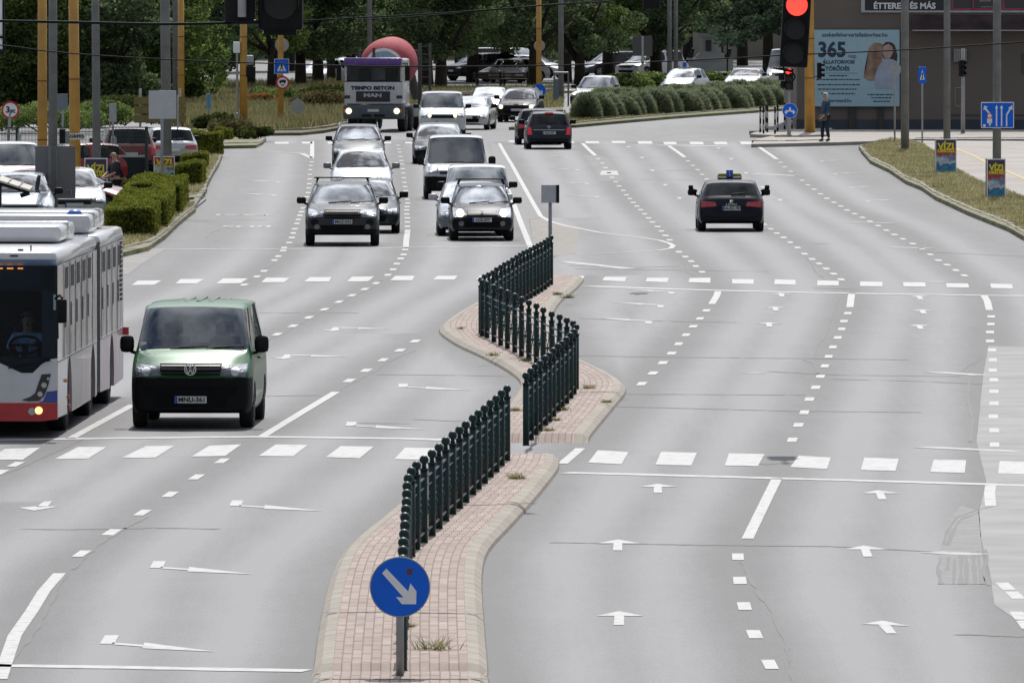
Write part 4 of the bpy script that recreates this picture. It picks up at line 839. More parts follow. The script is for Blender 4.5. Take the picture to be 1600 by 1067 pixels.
# ---------------- brown building ----------------
WALL = mat('brown_render', (.165, .140, .118), rough=.9, nscale=.35, col2=(.20, .172, .148), bump=.3, bscale=20)
PLINTH = mat('blue_grey_plinth', (.055, .068, .09), rough=.8, nscale=.6, noise=.15)
BY = 470.0
def bx(px): return (px-800)/FPX*BY*(1/ (CP)) if False else (px-800)/FPX*BY
def bz(py): return D(800, py, BY).z
root = empty('brown_building', (bx(1245), BY, 0), 0, 'large brown rendered building with a billboard on its wall at the right', 'building')
def bobj(name, bm, m, smooth=False, par=None):
    bmesh.ops.translate(bm, vec=(-bx(1245), -BY, 0), verts=bm.verts); return obj(name, bm, m, par or root, smooth)
X0, X1 = bx(1245), bx(1245)+34
bm = B(); box(bm, X0, X1, BY, BY+22, 0, 15.5); bobj('wall', bm, WALL)
bm = B(); box(bm, X0-.4, X1+.4, BY-.3, BY+22.3, 15.5, 15.9); bobj('roof', bm, CONC)
bm = B(); box(bm, X0-.02, X1, BY-.05, BY, .0, bz(187)); bobj('plinth', bm, PLINTH)
for a, b, t in ((1326, 1337, 168), (1410, 1416, 0), (1372, 1380, 168)):
    bm = B(); box(bm, bx(a), bx(b), BY-.12, BY-.051, 0, bz(t) if t else 6); bobj('pilaster', bm, mat('brown_render_dark', (.075, .066, .06), rough=.9))
# shop window band
bm = B(); box(bm, bx(1345), bx(1640), BY-.10, BY-.001, bz(20), bz(17.0)); bobj('window_sill', bm, mat('pale_sill', (.42, .44, .46), rough=.6))
bm = B(); box(bm, bx(1345), bx(1351), BY-.10, BY-.001, bz(17), bz(-30)); bobj('window_frame', bm, MATS['pale_sill'])
bm = B(); box(bm, bx(1351), bx(1478), BY-.06, BY-.001, bz(17), bz(-30)); sgn = bobj('shop_sign', bm, mat('black_sign_board', (.014, .018, .024), rough=.4))
bm = B(); text_xz(bm, 'ÉTTEREM ÉS MÁS', .345, (bx(1413), BY-.07, bz(10.2)), .012, sx=1.0); bobj('lettering', bm, SIGNWHITE, par=sgn)
PINK = mat('magenta_frame', (.45, .03, .14), rough=.5)
for i, (a, b) in enumerate(((1487, 1517), (1519, 1556), (1567, 1599), (1602, 1640))):
    bm = B(); box(bm, bx(a), bx(b), BY-.06, BY-.001, bz(16), bz(-30)); w = bobj('window', bm, GLASSD if False else mat('dark_pane', (.012, .015, .02), rough=.08, spec=.8))
    bm = B(); box(bm, bx(a), bx(b), BY-.08, BY-.061, bz(16.2), bz(13.8)); box(bm, bx(a), bx(a)+.05, BY-.08, BY-.061, bz(13.8), bz(-30)); bobj('frame', bm, PINK, par=w)
    if i == 1: bm = B(); box(bm, bx(1532), bx(1553), BY-.066, BY-.0605, bz(12), bz(10.5)); box(bm, bx(1530), bx(1548), BY-.066, BY-.0605, bz(3), bz(-4)); bobj('print', bm, mat('window_print', (.25, .2, .2), rough=.5), par=w)
bm = B(); box(bm, bx(1424), X1, BY-.9, BY-.001, bz(48.5), bz(47)); bobj('ledge', bm, mat('ledge_metal', (.45, .45, .47), rough=.4, metal=.5))
bm = B(); prism(bm, [(0, bz(47)), (0, bz(24)), (.1, bz(24)), (.9, bz(46.5))], bx(1424), X1, M=None)
bmesh.ops.transform(bm, matrix=Matrix(((0, 1, 0, 0), (-1, 0, 0, BY-.002), (0, 0, 1, 0), (0, 0, 0, 1))), verts=bm.verts)
bobj('awning', bm, mat('dark_awning_glass', (.03, .022, .026), rough=.25, nscale=1.2, col2=(.075, .05, .055)))
bm = B()
for (a, b, c, d_) in ((1492, 1505, 137, 138), (1492, 1505, 166, 167), (1492, 1492.7, 137, 167), (1504.3, 1505, 137, 167)): box(bm, bx(a), bx(b), BY-.03, BY-.001, bz(d_), bz(c))
bobj('wall_cabinet_frame', bm, MATS['pale_sill'])
bm = B(); box(bm, bx(1490), bx(1510), BY-.25, BY-.001, bz(97), bz(77), bev=.01); v = bobj('vent_box', bm, mat('vent_pale', (.34, .34, .33), rough=.6))
bm = B()
for k in range(7): x = bx(1491.5+k*2.8); box(bm, x, x+.02, BY-.262, BY-.251, bz(96), bz(79))
bobj('louvre', bm, mat('louvre_grey', (.15, .15, .15)), par=v)
bm = B(); box(bm, bx(1596), bx(1640), BY-.04, BY-.001, bz(115), bz(84)); bobj('window', bm, MATS['dark_pane'])
bm = B(); box(bm, bx(1480), bx(1600), BY-.03, BY-.001, bz(181), bz(179.5)); bobj('pipe', bm, PLINTH)
# small round wall lamp
bm = B(); ball(bm, (bx(1411), BY-.2, bz(47)), .10, 10); bobj('wall_lamp', bm, BLACKP)
# billboard
BBW = mat('billboard_blue', (.40, .60, .68), rough=.55, noise=.03)
r = empty('billboard', (bx(1338), BY-.25, bz(166.5)), 0, 'pale blue animal clinic billboard reading 365 nap on the brown wall', 'billboard')
H_ = bz(47)-bz(166.5); W_ = bx(1405)-bx(1271)
bm = B(); box(bm, -W_/2, W_/2, 0, .12, 0, H_); obj('panel', bm, BBW, r)
DB = mat('billboard_ink', (.03, .05, .09), rough=.6)
def ux(px): return (px-1338)/FPX*BY
def uz(py): return bz(py)-bz(166.5)
bm = B(); text_xz(bm, 'szekesfehervariallatkorhaz.hu', .232, (ux(1335), -.004, uz(55)), .004, sx=1.0)
text_xz(bm, '365', .86, (ux(1299.5), -.004, uz(79)), .03, sx=.92); text_xz(bm, 'nap', .24, (ux(1331.5), -.004, uz(88)), 0)
text_xz(bm, 'ÁLLATORVOSI', .205, (ux(1310), -.004, uz(97.5)), .008); text_xz(bm, 'TÖRŐDÉS', .225, (ux(1308), -.004, uz(108)), .009)
text_xz(bm, 'allatorvosod.hu', .19, (ux(1308), -.004, uz(157.5)), .004)
box(bm, ux(1283), ux(1340), -.006, -.001, uz(114.9), uz(114.4))
random.seed(5)
for row, xa, xb in ((118.5, 1295, 1323), (124.5, 1275, 1343), (132.5, 1277, 1344), (139.5, 1278, 1339), (146.5, 1283, 1336), (148, 1355, 1396), (153, 1361, 1392), (158.5, 1364, 1390)):
    x = xa
    while x < xb: w = random.uniform(2, 6); box(bm, ux(x), ux(min(xb, x+w)), -.006, -.001, uz(row+1.1), uz(row-.8)); x += w+1.1
obj('lettering', bm, DB, r)
def blob(name, pts, m, y):
    bm = B(); prism(bm, [(ux(x), uz(z)) for x, z in pts], y, y+.003); bmesh.ops.triangulate(bm, faces=[f for f in bm.faces if len(f.verts) > 4]); return obj(name, bm, m, r)
blob('picture_hair', pl('1378 71 1384 66 1391 66 1397 70 1400 78 1402 88 1401 97 1395 96 1380 92 1378 84'), mat('print_dark_hair', (.06, .04, .04), rough=.6), -.0045)
blob('picture_shirt', pl('1352 124 1358 112 1366 103 1374 96 1384 92 1394 93 1402 97 1404 110 1404 140 1368 140 1366 126'), mat('print_pale_shirt', (.42, .48, .58), rough=.6, nscale=2), -.006)
blob('picture_dog', pl('1349 122 1350 112 1354 100 1355 88 1357 76 1362 69 1369 67 1376 68 1380 75 1379 86 1378 96 1372 104 1368 114 1366 126 1358 127'), mat('print_dog_fur', (.16, .08, .055), rough=.7, nscale=2.2, col2=(.48, .34, .24)), -.008)
blob('picture_face', pl('1380 72 1388 69 1394 74 1395 82 1391 90 1386 94 1381 90 1379 82'), mat('print_face', (.50, .30, .26), rough=.6, nscale=6, col2=(.58, .40, .36)), -.010)
# ---------------- monument ----------------
MY = 700.0
def mxy(px): return (px-800)/FPX*MY
def mz(py): return D(800, py, MY).z
STONE = mat('white_stone', (.34, .34, .33), rough=.8, nscale=.8, col2=(.44, .44, .42), bump=.2)
r = empty('stone_monument', (mxy(1110), MY, 0), 0, 'white stone monument with stepped plinth and green capped pedestal among the trees', 'monument')
def zz(row): return max(0, mz(row))
bm = B(); c = mxy(1110)
for (w0, w1, r0, r1) in ((76, 76, 140, 126), (70, 70, 126, 95), (74, 74, 95, 91), (48, 40, 91, 84), (34, 31, 84, 58), (40, 44, 58, 52)):
    a = B(); n = 4; z0, z1 = zz(r0), zz(r1); s = MY/FPX
    v0 = [(-w0/2*s, -w0/2*s*.8), (w0/2*s, -w0/2*s*.8), (w0/2*s, w0/2*s*.8), (-w0/2*s, w0/2*s*.8)]; v1 = [(x*w1/w0, y*w1/w0) for x, y in v0]
    A = [bm.verts.new((x, y, z0)) for x, y in v0]; Bv = [bm.verts.new((x, y, z1)) for x, y in v1]
    bm.faces.new(Bv); bm.faces.new(A[::-1])
    for i in range(4): bm.faces.new((A[i], A[(i+1) % 4], Bv[(i+1) % 4], Bv[i]))
obj('pedestal', bm, STONE, r)
s = MY/FPX; bm = B(); box(bm, -21*s, 21*s, -20*s, 20*s, zz(52), zz(43), bev=.2); obj('cap', bm, mat('green_copper', (.16, .25, .21), rough=.7), r)
bm = B(); box(bm, -8*s, 1*s, -15.2*s, -13*s, zz(80), zz(63)); obj('plaque', bm, mat('bronze_plaque', (.06, .055, .05), rough=.5, metal=.5), r)
bm = B()
for x in (-32, 26):
    for k, (dx, rad, h) in enumerate(((0, 4.5, 89), (2, 4, 84), (4, 3, 79))): ball(bm, ((x+dx)*s, -22*s, zz(h)), rad*s, 10, (1, .8, 1.2))
    obj('bronze_figure', bm, mat('dark_bronze', (.03, .03, .028), rough=.5, metal=.6), r, True); bm = B()
bm.free()
r = empty('street_lamp', (mxy(1134), MY-5, 0), 0, 'dark lamp post beside the white stone monument', 'lamp')
bm = B(); tube(bm, (0, 0, 0), (0, 0, zz(40)), .05, seg=8); obj('post', bm, BLACKP, r); bm = B(); box(bm, -.1, .35, -.2, .2, zz(47), zz(43)); obj('lamp_head', bm, ALU, r)
# ---------------- background walls ----------------
r = empty('garden_wall', (0, 775, 0), 0, 'long low pale wall behind the parked cars under the trees', 'wall')
bm = B(); box(bm, -60, 22, 0, .4, 0, 2.4); obj('wall', bm, mat('pale_wall', (.13, .125, .115), rough=.9, nscale=.12, col2=(.30, .28, .26)), r)
bm = B(); box(bm, -60, 22, -.1, .5, 2.4, 2.55); obj('coping', bm, mat('wall_coping', (.15, .14, .13), rough=.8), r)
r = empty('pale_building', (0, 860, 0), 0, 'pale building glimpsed far behind the park trees', 'building')
bm = B(); box(bm, -70, 60, 0, 14, 0, 16); obj('wall', bm, mat('far_wall', (.12, .12, .115), rough=.9, nscale=.1, col2=(.2, .19, .18)), r)
bm = B(); box(bm, -71, 61, -.5, 14.5, 16, 16.5); obj('roof', bm, mat('far_roof', (.12, .05, .035), rough=.8), r)
for k in range(26):
    if k % 2 == 0: bm = B(); x = -66+k*4.6; box(bm, x, x+1.6, -.05, -.001, 1.2, 3.4); obj('window', bm, MATS['dark_pane'], r)

# ---------------- trees ----------------
LEAF_D = leafmat('foliage_dark', (.040, .062, .036), (.19, .25, .12), .48, .35)
LEAF_M = leafmat('foliage_mid', (.05, .08, .03), (.24, .32, .10), .48, .35)
LEAF_P = leafmat('foliage_pine', (.026, .046, .034), (.10, .15, .085), .3, .4)
BARK = mat('bark', (.030, .024, .018), rough=.95, nscale=5, noise=.3, bump=.6, bscale=12)
def quads_at(P, size, N=None, flat=.0):
    """random leaf quads centred on P"""
    n = len(P); a = rng.normal(size=(n, 3)); a[:, 2] *= (1-flat); a /= np.linalg.norm(a, axis=1)[:, None]+1e-9
    b = rng.normal(size=(n, 3)); b -= (b*a).sum(1)[:, None]*a; b /= np.linalg.norm(b, axis=1)[:, None]+1e-9
    s = size*(.6+.8*rng.random(n))[:, None]; a = a*s*.5; b = b*s*.32
    return np.stack([P-a, P-b*.9, P+a, P+b*.9], 1).reshape(-1, 3)
def crown_points(blobs, n, shell=.45):
    out = []; vol = np.array([r[0]*r[1]*r[2] for c, r in blobs])**.67; vol /= vol.sum()
    for (c, r), w in zip(blobs, vol):
        k = int(n*w); d = rng.normal(size=(k, 3)); d /= np.linalg.norm(d, axis=1)[:, None]; rad = (1-shell*rng.random(k)**1.6)[:, None]
        out.append(np.array(c)+d*rad*np.array(r))
    return np.concatenate(out)
def tree_proto(kind, seed):
    rd = random.Random(seed); blobs = []; bm = B()
    if kind == 'broad':
        h0 = rd.uniform(1.5, 2.4); H = rd.uniform(8.5, 11); tube(bm, (0, 0, -.1), (rd.uniform(-.2, .2), 0, h0+1.2), .36, .24, 10)
        for i in range(9):
            a = i*2.4+rd.random(); rr = rd.uniform(1.6, 3.4); z = rd.uniform(h0+.9, H*.8); e = Vector((rr*math.cos(a), rr*math.sin(a), z)); tube(bm, (0, 0, h0*.8+rd.random()), e, .15, .04, 6)
        for i in range(34):
            a = rd.uniform(0, 6.28); rr = rd.uniform(.6, 3.6); z = h0+.6+(H-h0)*rd.random()**1.15; k = 1-.45*max(0, (z-h0)/(H-h0)-.4); s = rd.uniform(.6, 1.15)
            blobs.append(((rr*k*math.cos(a), rr*k*math.sin(a), z), (1.35*s, 1.35*s, .8*s)))
        P = crown_points(blobs, 21000); Q = quads_at(P, .23, flat=.4)
    elif kind == 'pine':
        H = rd.uniform(10, 12); tube(bm, (0, 0, -.1), (0, 0, H*.95), .30, .06, 9)
        for i in range(46):
            t = rd.random()**.8; z = 1.9+(H-2)*t; L = (3.9*(1-t)+.5)*rd.uniform(.7, 1.1); a = rd.uniform(0, 6.28); e = Vector((L*math.cos(a), L*math.sin(a), z-.35*L*.6)); tube(bm, (0, 0, z+.2), e, .06, .02, 5)
            for f in (.45, .7, .95): p = Vector((0, 0, z+.2)).lerp(e, f); blobs.append((tuple(p), (.85, .85, .28)))
        P = crown_points(blobs, 15000, .9); Q = quads_at(P, .26, flat=.6)
    else:   # low bushy crown reaching the ground
        H = rd.uniform(7, 9); tube(bm, (0, 0, -.1), (0, 0, 2.6), .25, .16, 8)
        for i in range(6): a = i*1.05+rd.random(); tube(bm, (0, 0, .8+.2*i), (2*math.cos(a), 2*math.sin(a), 3+.4*i), .1, .03, 6)
        for i in range(40):
            z = .5+(H-.9)*rd.random()**1.1; k = math.sin(min(1, (z+1.2)/(H*.75))*1.6)*.95; a = rd.uniform(0, 6.28); rr = rd.uniform(.5, 2.9)*k; s = rd.uniform(.6, 1.1)
            blobs.append(((rr*math.cos(a), rr*math.sin(a), z), (1.15*s, 1.15*s, .8*s)))
        P = crown_points(blobs, 16000); Q = quads_at(P, .24, flat=.3)
    return bm, Q
PROTO = {}
def tree(kind, v, x, y, s, label, leaf, name, cat='tree', group='park trees', rz=None, sz=1.0):
    key = (kind, v, leaf.name)
    r = empty(name, (x, y, 0), rng.random()*6.28 if rz is None else rz, label, cat, group)
    if key not in PROTO:
        bm, Q = tree_proto(kind, v*13+hash(kind) % 1 + len(kind)); c = np_mesh('crown', Q, 0, leaf, r); t = obj('trunk', bm, BARK, r, True); PROTO[key] = (c, t)
    else:
        for q in PROTO[key]: o = q.copy(); SC.objects.link(o); o.parent = r
    r.scale = (s, s, s*sz); return r
random.seed(11)
def txy(px, y): return (px-800)/FPX*y
# (px, distance, kind, variant, scale, foliage, words)
TR = [(330, 690, 'low', 1, 1.2, LEAF_D), (452, 700, 'broad', 1, 1.1, LEAF_D), (640, 720, 'low', 0, 1.2, LEAF_M), (720, 715, 'broad', 2, 1.2, LEAF_D), (815, 712, 'low', 2, 1.15, LEAF_D), (935, 722, 'low', 1, 1.15, LEAF_D), (12, 520, 'low', 0, 1.0, LEAF_M), (48, 530, 'low', 1, 1.05, LEAF_D), (92, 522, 'low', 2, 1.0, LEAF_M), (135, 535, 'low', 0, 1.1, LEAF_D), (178, 520, 'low', 1, 1.0, LEAF_D), (222, 528, 'low', 2, 1.1, LEAF_M), (262, 540, 'low', 0, 1.0, LEAF_M), (-30, 530, 'low', 2, 1.1, LEAF_D),
      (300, 560, 'pine', 0, .95, LEAF_P), (345, 590, 'pine', 1, 1.0, LEAF_P), (392, 600, 'pine', 0, .9, LEAF_P), (425, 585, 'broad', 0, .9, LEAF_M),
      (470, 600, 'broad', 1, .95, LEAF_D), (497, 612, 'broad', 2, 1.0, LEAF_D), (518, 628, 'broad', 0, .8, LEAF_D), (548, 640, 'broad', 2, .95, LEAF_M), (612, 640, 'broad', 1, 1.0, LEAF_M), (668, 625, 'broad', 0, 1.05, LEAF_M), (689, 600, 'broad', 2, 1.0, LEAF_D),
      (738, 640, 'broad', 1, 1.1, LEAF_D), (790, 650, 'pine', 1, 1.1, LEAF_P), (834, 610, 'broad', 0, 1.0, LEAF_D), (884, 640, 'broad', 2, 1.05, LEAF_M), (905, 620, 'broad', 1, .9, LEAF_D), (950, 655, 'broad', 0, 1.1, LEAF_M), (1025, 650, 'broad', 2, 1.1, LEAF_D), (1030, 700, 'broad', 1, 1.2, LEAF_D),
      (1075, 745, 'pine', 0, 1.25, LEAF_P), (1160, 735, 'pine', 1, 1.3, LEAF_P), (1200, 690, 'pine', 0, 1.2, LEAF_P), (1245, 640, 'pine', 1, 1.2, LEAF_P), (1120, 760, 'broad', 0, 1.3, LEAF_D), (1290, 700, 'broad', 1, 1.3, LEAF_D)]
def nearest_word(px):
    marks = [(0, 'the left edge'), (66, 'the left yellow mast'), (118, 'the right yellow mast'), (151, 'the pole of the left poster'), (258, 'the white sign back'), (315, 'the small blue sign'), (380, 'the litter bin mast'), (440, 'the blue crossing sign'), (490, 'the white parked hatchback'), (560, 'the cement truck cab'), (625, 'the cement drum'), (700, 'the white vans'), (760, 'the benches'), (842, 'the blue arrow mast'), (885, 'the pale pickup'), (950, 'the dark parked estate'), (1004, 'the dark square board'), (1050, 'the twin pale pole'), (1110, 'the stone monument'), (1165, 'the white low car'), (1232, 'the small red traffic light'), (1290, 'the brown building')]
    return min(marks, key=lambda m: abs(m[0]-px))[1]
KW = {'low': 'low bushy tree with ground length foliage', 'pine': 'dark conifer with drooping boughs', 'broad': 'spreading leafy tree with a bare dark trunk'}
side = {}
for px, y, k, v, s, lf in TR:
    w = nearest_word(px); n = side.get((w, k), 0); side[(w, k)] = n+1
    tone = 'mid green' if lf is LEAF_M else 'dark green'
    lab = '%s %s behind %s' % (tone if k != 'pine' else 'tall', KW[k], w.replace('the pole of the left poster', 'the left poster pole'))
    if n == 1: lab = lab.replace('behind', 'farther behind')
    if n == 2: lab = lab.replace('behind', 'rightmost behind')
    tree(k, v, txy(px, y), y, s, lab, lf, {'low': 'bushy_tree', 'pine': 'conifer_tree', 'broad': 'broadleaf_tree'}[k])
# far-off wood behind, reads as one mass
Pw = []
for row_y, n in ((800, 22), (830, 22)):
    for i in range(n):
        x = -46+i*4.3+random.uniform(-1, 1)
        for j in range(7): Pw.append(((x+random.uniform(-2, 2), row_y+random.uniform(-2, 2), random.uniform(1.5, 11)), (2.6, 2.2, 1.8)))
Q = quads_at(crown_points(Pw, 110000, .5), .42, flat=.3)
tag(np_mesh('distant_wood', Q, 0, LEAF_D), 'dark mass of distant woodland filling the gaps behind the park trees', 'woodland', kind='stuff')

# ---------------- hedges and shrubs ----------------
HEDGE = leafmat('hedge_leaves', (.05, .075, .015), (.30, .32, .06), .3, 1.5)
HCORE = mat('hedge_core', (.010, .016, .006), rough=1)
def hedge(pxl, pxr, base, htop, depth, label, rz=0.0, group='clipped hedge blocks', dens=1.0):
    g0, g1 = G(pxl, base), G(pxr, base); w = (g1-g0).x; h = htop; c = (g0+g1)/2
    r = empty('clipped_hedge', (c.x, c.y, .1), rz, label, 'hedge', group)
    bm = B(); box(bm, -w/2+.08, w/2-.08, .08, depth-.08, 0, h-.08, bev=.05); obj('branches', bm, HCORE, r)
    n = int(2600*dens*(w*h*1+depth*h*2+w*depth)); P = rng.random((n, 3))*np.array([w, depth, h])-np.array([w/2, 0, 0])
    f = rng.choice(4, n, p=np.array([w*h, depth*h, depth*h, w*depth])/(w*h+2*depth*h+w*depth)); e = rng.random(n)**2*.10
    P[f == 0, 1] = e[f == 0]; P[f == 1, 0] = -w/2+e[f == 1]; P[f == 2, 0] = w/2-e[f == 2]; P[f == 3, 2] = h-e[f == 3]
    P += .05*np.sin(P[:, [1, 2, 0]]*5.1+base)+rng.normal(size=P.shape)*.02
    np_mesh('leaves', quads_at(P, .085), 0, HEDGE, r); return r
hedge(167, 238, 377, .72, 8, 'nearest clipped hedge block beside the bus roof', rz=.015)
hedge(181, 256, 364, .76, 15.5, 'second clipped hedge block, stepping back behind the nearest one', rz=.015)
hedge(198, 279, 342, .84, 14, 'third clipped hedge block, below the left posters', rz=.0145)
hedge(276, 312, 296, .66, 5, 'small square clipped hedge right of the second poster')
hedge(284, 319, 270, .50, 3, 'small clipped hedge behind the small square one, partly hidden')
hedge(278, 342, 248, .80, 4, 'tall dark clipped hedge at the farthest left corner')
hedge(338, 359, 223, .42, 3, 'low short hedge at the right end of the tall dark one')
def shrub_mesh(seed, wide=.70, h=1.08, n=11000, blade=.17):
    rs = np.random.default_rng(seed); a = rs.random(n)*6.283; el = np.arccos(rs.random(n)*.98); rad = .82+.2*rs.random(n)
    d = np.stack([np.sin(el)*np.cos(a), np.sin(el)*np.sin(a), np.cos(el)], 1); P = d*rad[:, None]*np.array([wide, wide, h]); P[:, 2] = np.maximum(.02, P[:, 2])
    dirv = d*np.array([.8, .8, .35])+np.array([0, 0, .55])+rs.normal(size=(n, 3))*.25; dirv /= np.linalg.norm(dirv, axis=1)[:, None]
    L = blade*(.5+.8*rs.random(n))[:, None]; s = np.cross(dirv, rs.normal(size=(n, 3))); s /= np.linalg.norm(s, axis=1)[:, None]; s *= .016
    droop = np.array([0, 0, -1])*L*.3
    return np.stack([P-s, P+s, P+dirv*L+droop], 1).reshape(-1, 3)
GRB = leafmat('ornamental_grass', (.10, .13, .07), (.34, .38, .25), .45, 2.0)
protos = []
N = 19
for i in range(N):
    t = i/(N-1); px = 912+(1240-912)*t; row = 190+(167-190)*t; row -= 1.2*math.sin(t*3.1)*0
    g = G(px, row); lab = {0: 'leftmost ornamental grass mound, beside the pale pickup', N-1: 'rightmost ornamental grass mound, behind the blue round sign'}.get(i)
    r = empty('ornamental_grass', (g.x, g.y+.4, .1), random.uniform(0, 6.28), lab or 'rounded feathery grass mound number %s' % i, 'ornamental grass', 'row of ornamental grass mounds along the far verge')
    if not lab: r['label'] = 'one rounded green feathery grass mound inside the long row along the far verge'
    if len(protos) < 3:
        bm = B(); ball(bm, (0, 0, .1), .5, 12, (1, 1, 1.6)); co = obj('core', bm, mat('grass_core', (.03, .045, .015), rough=1), r); o = np_mesh('blades', shrub_mesh(i), 0, GRB, r, k=3); protos.append((co, o))
    else:
        for q in protos[i % 3]: c = q.copy(); SC.objects.link(c); c.parent = r
    s = random.uniform(.88, 1.2); r.scale = (s, s*1.3, random.uniform(.86, 1.08)); r.location.x += random.uniform(-.12, .12)
for i in range(16):
    t = i/15; px = 940+(1235-940)*t; row = 183+(163-183)*t; g = G(px, row)
    r = empty('ornamental_grass', (g.x, g.y+.6, .1), random.uniform(0, 6.28), 'feathery grass mound in the back row, showing only its pale top above the front row', 'ornamental grass', 'back row of ornamental grass mounds')
    for q in protos[i % 3]: c = q.copy(); SC.objects.link(c); c.parent = r
    s = random.uniform(1.0, 1.12); r.scale = (s, s, s)
# loose shrubs in beds
BUSH = leafmat('bush_leaves', (.025, .045, .014), (.13, .15, .05), .3, 1.0)
def bush(px, row, w, h, label, leaf=BUSH, group='loose shrubs at the road edge', z=.1, size=.13, dens=1):
    g = G(px, row); r = empty('shrub', (g.x, g.y, z), 0, label, 'shrub', group); rs = random.Random(int(px*7+row)); bl = []
    for k in range(7): bl.append(((rs.uniform(-.35, .35)*w, rs.uniform(-.3, .3)*w, rs.uniform(.3, .62)*h), (w*.25, w*.25, h*.34)))
    np_mesh('leaves', quads_at(crown_points(bl, int(1500*dens*w*h+600), .6), size), 0, leaf, r)
    bm = B()
    for k in range(5): a = k*1.26; tube(bm, (0, 0, 0), (.3*w*math.cos(a), .3*w*math.sin(a), h*.6), .03, .01, 5)
    obj('stems', bm, BARK, r); return r
DRY = leafmat('dry_bush_leaves', (.07, .07, .03), (.22, .19, .09), .3, 1.0)
bush(352, 215, 1.4, .7, 'low brownish shrub behind the farthest hedge', DRY); bush(375, 219, 1.5, .75, 'low brownish shrub right of the farthest hedge, left of the kerb tip', DRY); bush(398, 222, 1.3, .55, 'lowest green shrub at the kerb tip left of the junction')
bush(335, 208, 1.6, .8, 'dull green shrub at the foot of the brown direction boards')
bush(430, 168, 2.2, 1.0, 'bright green shrub behind the slim yellow mast', LEAF_M); bush(405, 170, 1.5, .7, 'small green shrub with orange flowers left of the slim yellow mast', leafmat('flowering', (.06, .12, .03), (.55, .20, .10), .3, 3))
bush(500, 178, 2.6, 1.1, 'wide grey green shrub left of the cement truck', DRY); bush(522, 172, 2.4, 1.2, 'dense green shrub just left of the cement truck')
bush(478, 165, 2.6, .9, 'wide shrub behind the low grey round sign back')
for i, (px, row, w, h, l) in enumerate(((968, 152, 2.4, 1.3, 'green shrub between the pale pickup and the dark square board'), (1000, 150, 2.6, 1.2, 'shrub with pale flowers below the dark square board'), (1026, 148, 2.2, 1.1, 'shrub left of the silver car with the blue roof sign'), (1130, 138, 4.0, .9, 'low shrub in front of the stone monument'))):
    bush(px, row, w, h, l, LEAF_M if i % 2 else BUSH, 'shrubs behind the far verge', size=.2)
bush(204, 304, .8, .45, 'small dry shrub by the dark red car bonnet', DRY)
bush(60, 210, 5, 1.2, 'wide light green shrub behind the dark mesh fence', LEAF_M); bush(125, 206, 4.4, 1.3, 'light green shrub behind the fence, between the poles', LEAF_M); bush(195, 200, 4, 1.5, 'dull green shrub behind the right part of the fence')
# grass tufts
def blades(P, h, w=.012, lean=.35):
    n = len(P); a = rng.random(n)*6.283; s = np.stack([np.cos(a), np.sin(a), 0*a], 1)*w; H = (h*(.5+rng.random(n)))[:, None]
    tip = np.concatenate([rng.normal(size=(n, 2))*lean, np.ones((n, 1))], 1)*H
    return np.stack([P-s, P+s, P+tip], 1).reshape(-1, 3)
def scatter(poly, n, z):
    W = np.array([[G(x, y).x, G(x, y).y] for x, y in poly]); lo, hi = W.min(0), W.max(0); out = []
    while sum(len(o) for o in out) < n:
        p = lo+rng.random((n*2, 2))*(hi-lo); ins = np.zeros(len(p), bool); j = len(W)-1
        for i in range(len(W)):
            c = ((W[i, 1] > p[:, 1]) != (W[j, 1] > p[:, 1])) & (p[:, 0] < (W[j, 0]-W[i, 0])*(p[:, 1]-W[i, 1])/(W[j, 1]-W[i, 1]+1e-9)+W[i, 0]); ins ^= c; j = i
        out.append(p[ins])
    p = np.concatenate(out)[:n]; return np.concatenate([p, np.full((n, 1), z)], 1)
GR1 = leafmat('grass_blades_green', (.15, .17, .07), (.50, .43, .25), .4, .5); GR2 = leafmat('grass_blades_dry', (.08, .11, .045), (.32, .28, .15), .4, .35)
VRV = VR+pl('1700 345 1600 316 1562 299 1530 290 1490 268 1470 249 1452 238 1440 229 1392 222')
tag(np_mesh('verge_grass', blades(scatter(VRV, 42000, .12), .085, .018), 0, GR1, k=3), 'green and dry grass growing on the right verge', 'grass', kind='stuff')
VLV = pl('100 402 150 400 190 393 232 383 258 365 280 344 298 331 306 325 280 322 240 322 200 330 168 345 150 365 100 380')
tag(np_mesh('verge_grass', blades(scatter(VLV, 16000, .12), .09, .018), 0, GR1, k=3), 'green grass in front of the left hedges', 'grass', kind='stuff')
tag(np_mesh('verge_grass', blades(scatter(pl('262 310 316 308 318 298 328 278 338 262 344 247 340 240 270 236 262 262 258 290'), 12000, .12), .09, .018), 0, GR1, k=3), 'green grass round the small square hedges', 'grass', kind='stuff')
tag(np_mesh('meadow_grass', blades(scatter(pl('396 208 470 207 505 204 541 197.5 541 170 640 150 640 136 330 138 262 150 262 205'), 70000, .12), .34, .03), 0, GR2, k=3), 'tall dry meadow grass between the left corner and the cement truck', 'grass', kind='stuff')
tag(np_mesh('verge_grass', blades(scatter(pl('640 186 800 175 880 172 880 141 640 143'), 16000, .12), .22, .03), 0, GR2, k=3), 'dry grass bank behind the queue of cars', 'grass', kind='stuff')
tag(np_mesh('verge_grass', blades(scatter(pl('878 196 900 195.5 960 190 1040 183 1120 177 1240 168.5 1240 160 1040 168 900 180 870 187'), 16000, .12), .09, .02), 0, GR2, k=3), 'dry grass strip below the ornamental mounds', 'grass', kind='stuff')
daisy = scatter(VRV, 3800, .18); keep = np.sin(daisy[:, 0]*1.9+daisy[:, 1]*.33) > .25
tag(np_mesh('daisy_flowers', quads_at(daisy[keep]+rng.normal(size=(keep.sum(), 3))*.02, .045, flat=.0), 0, mat('daisy_white', (.62, .62, .58), rough=.8)), 'small white flowers scattered in the right verge grass', 'flowers', kind='stuff')
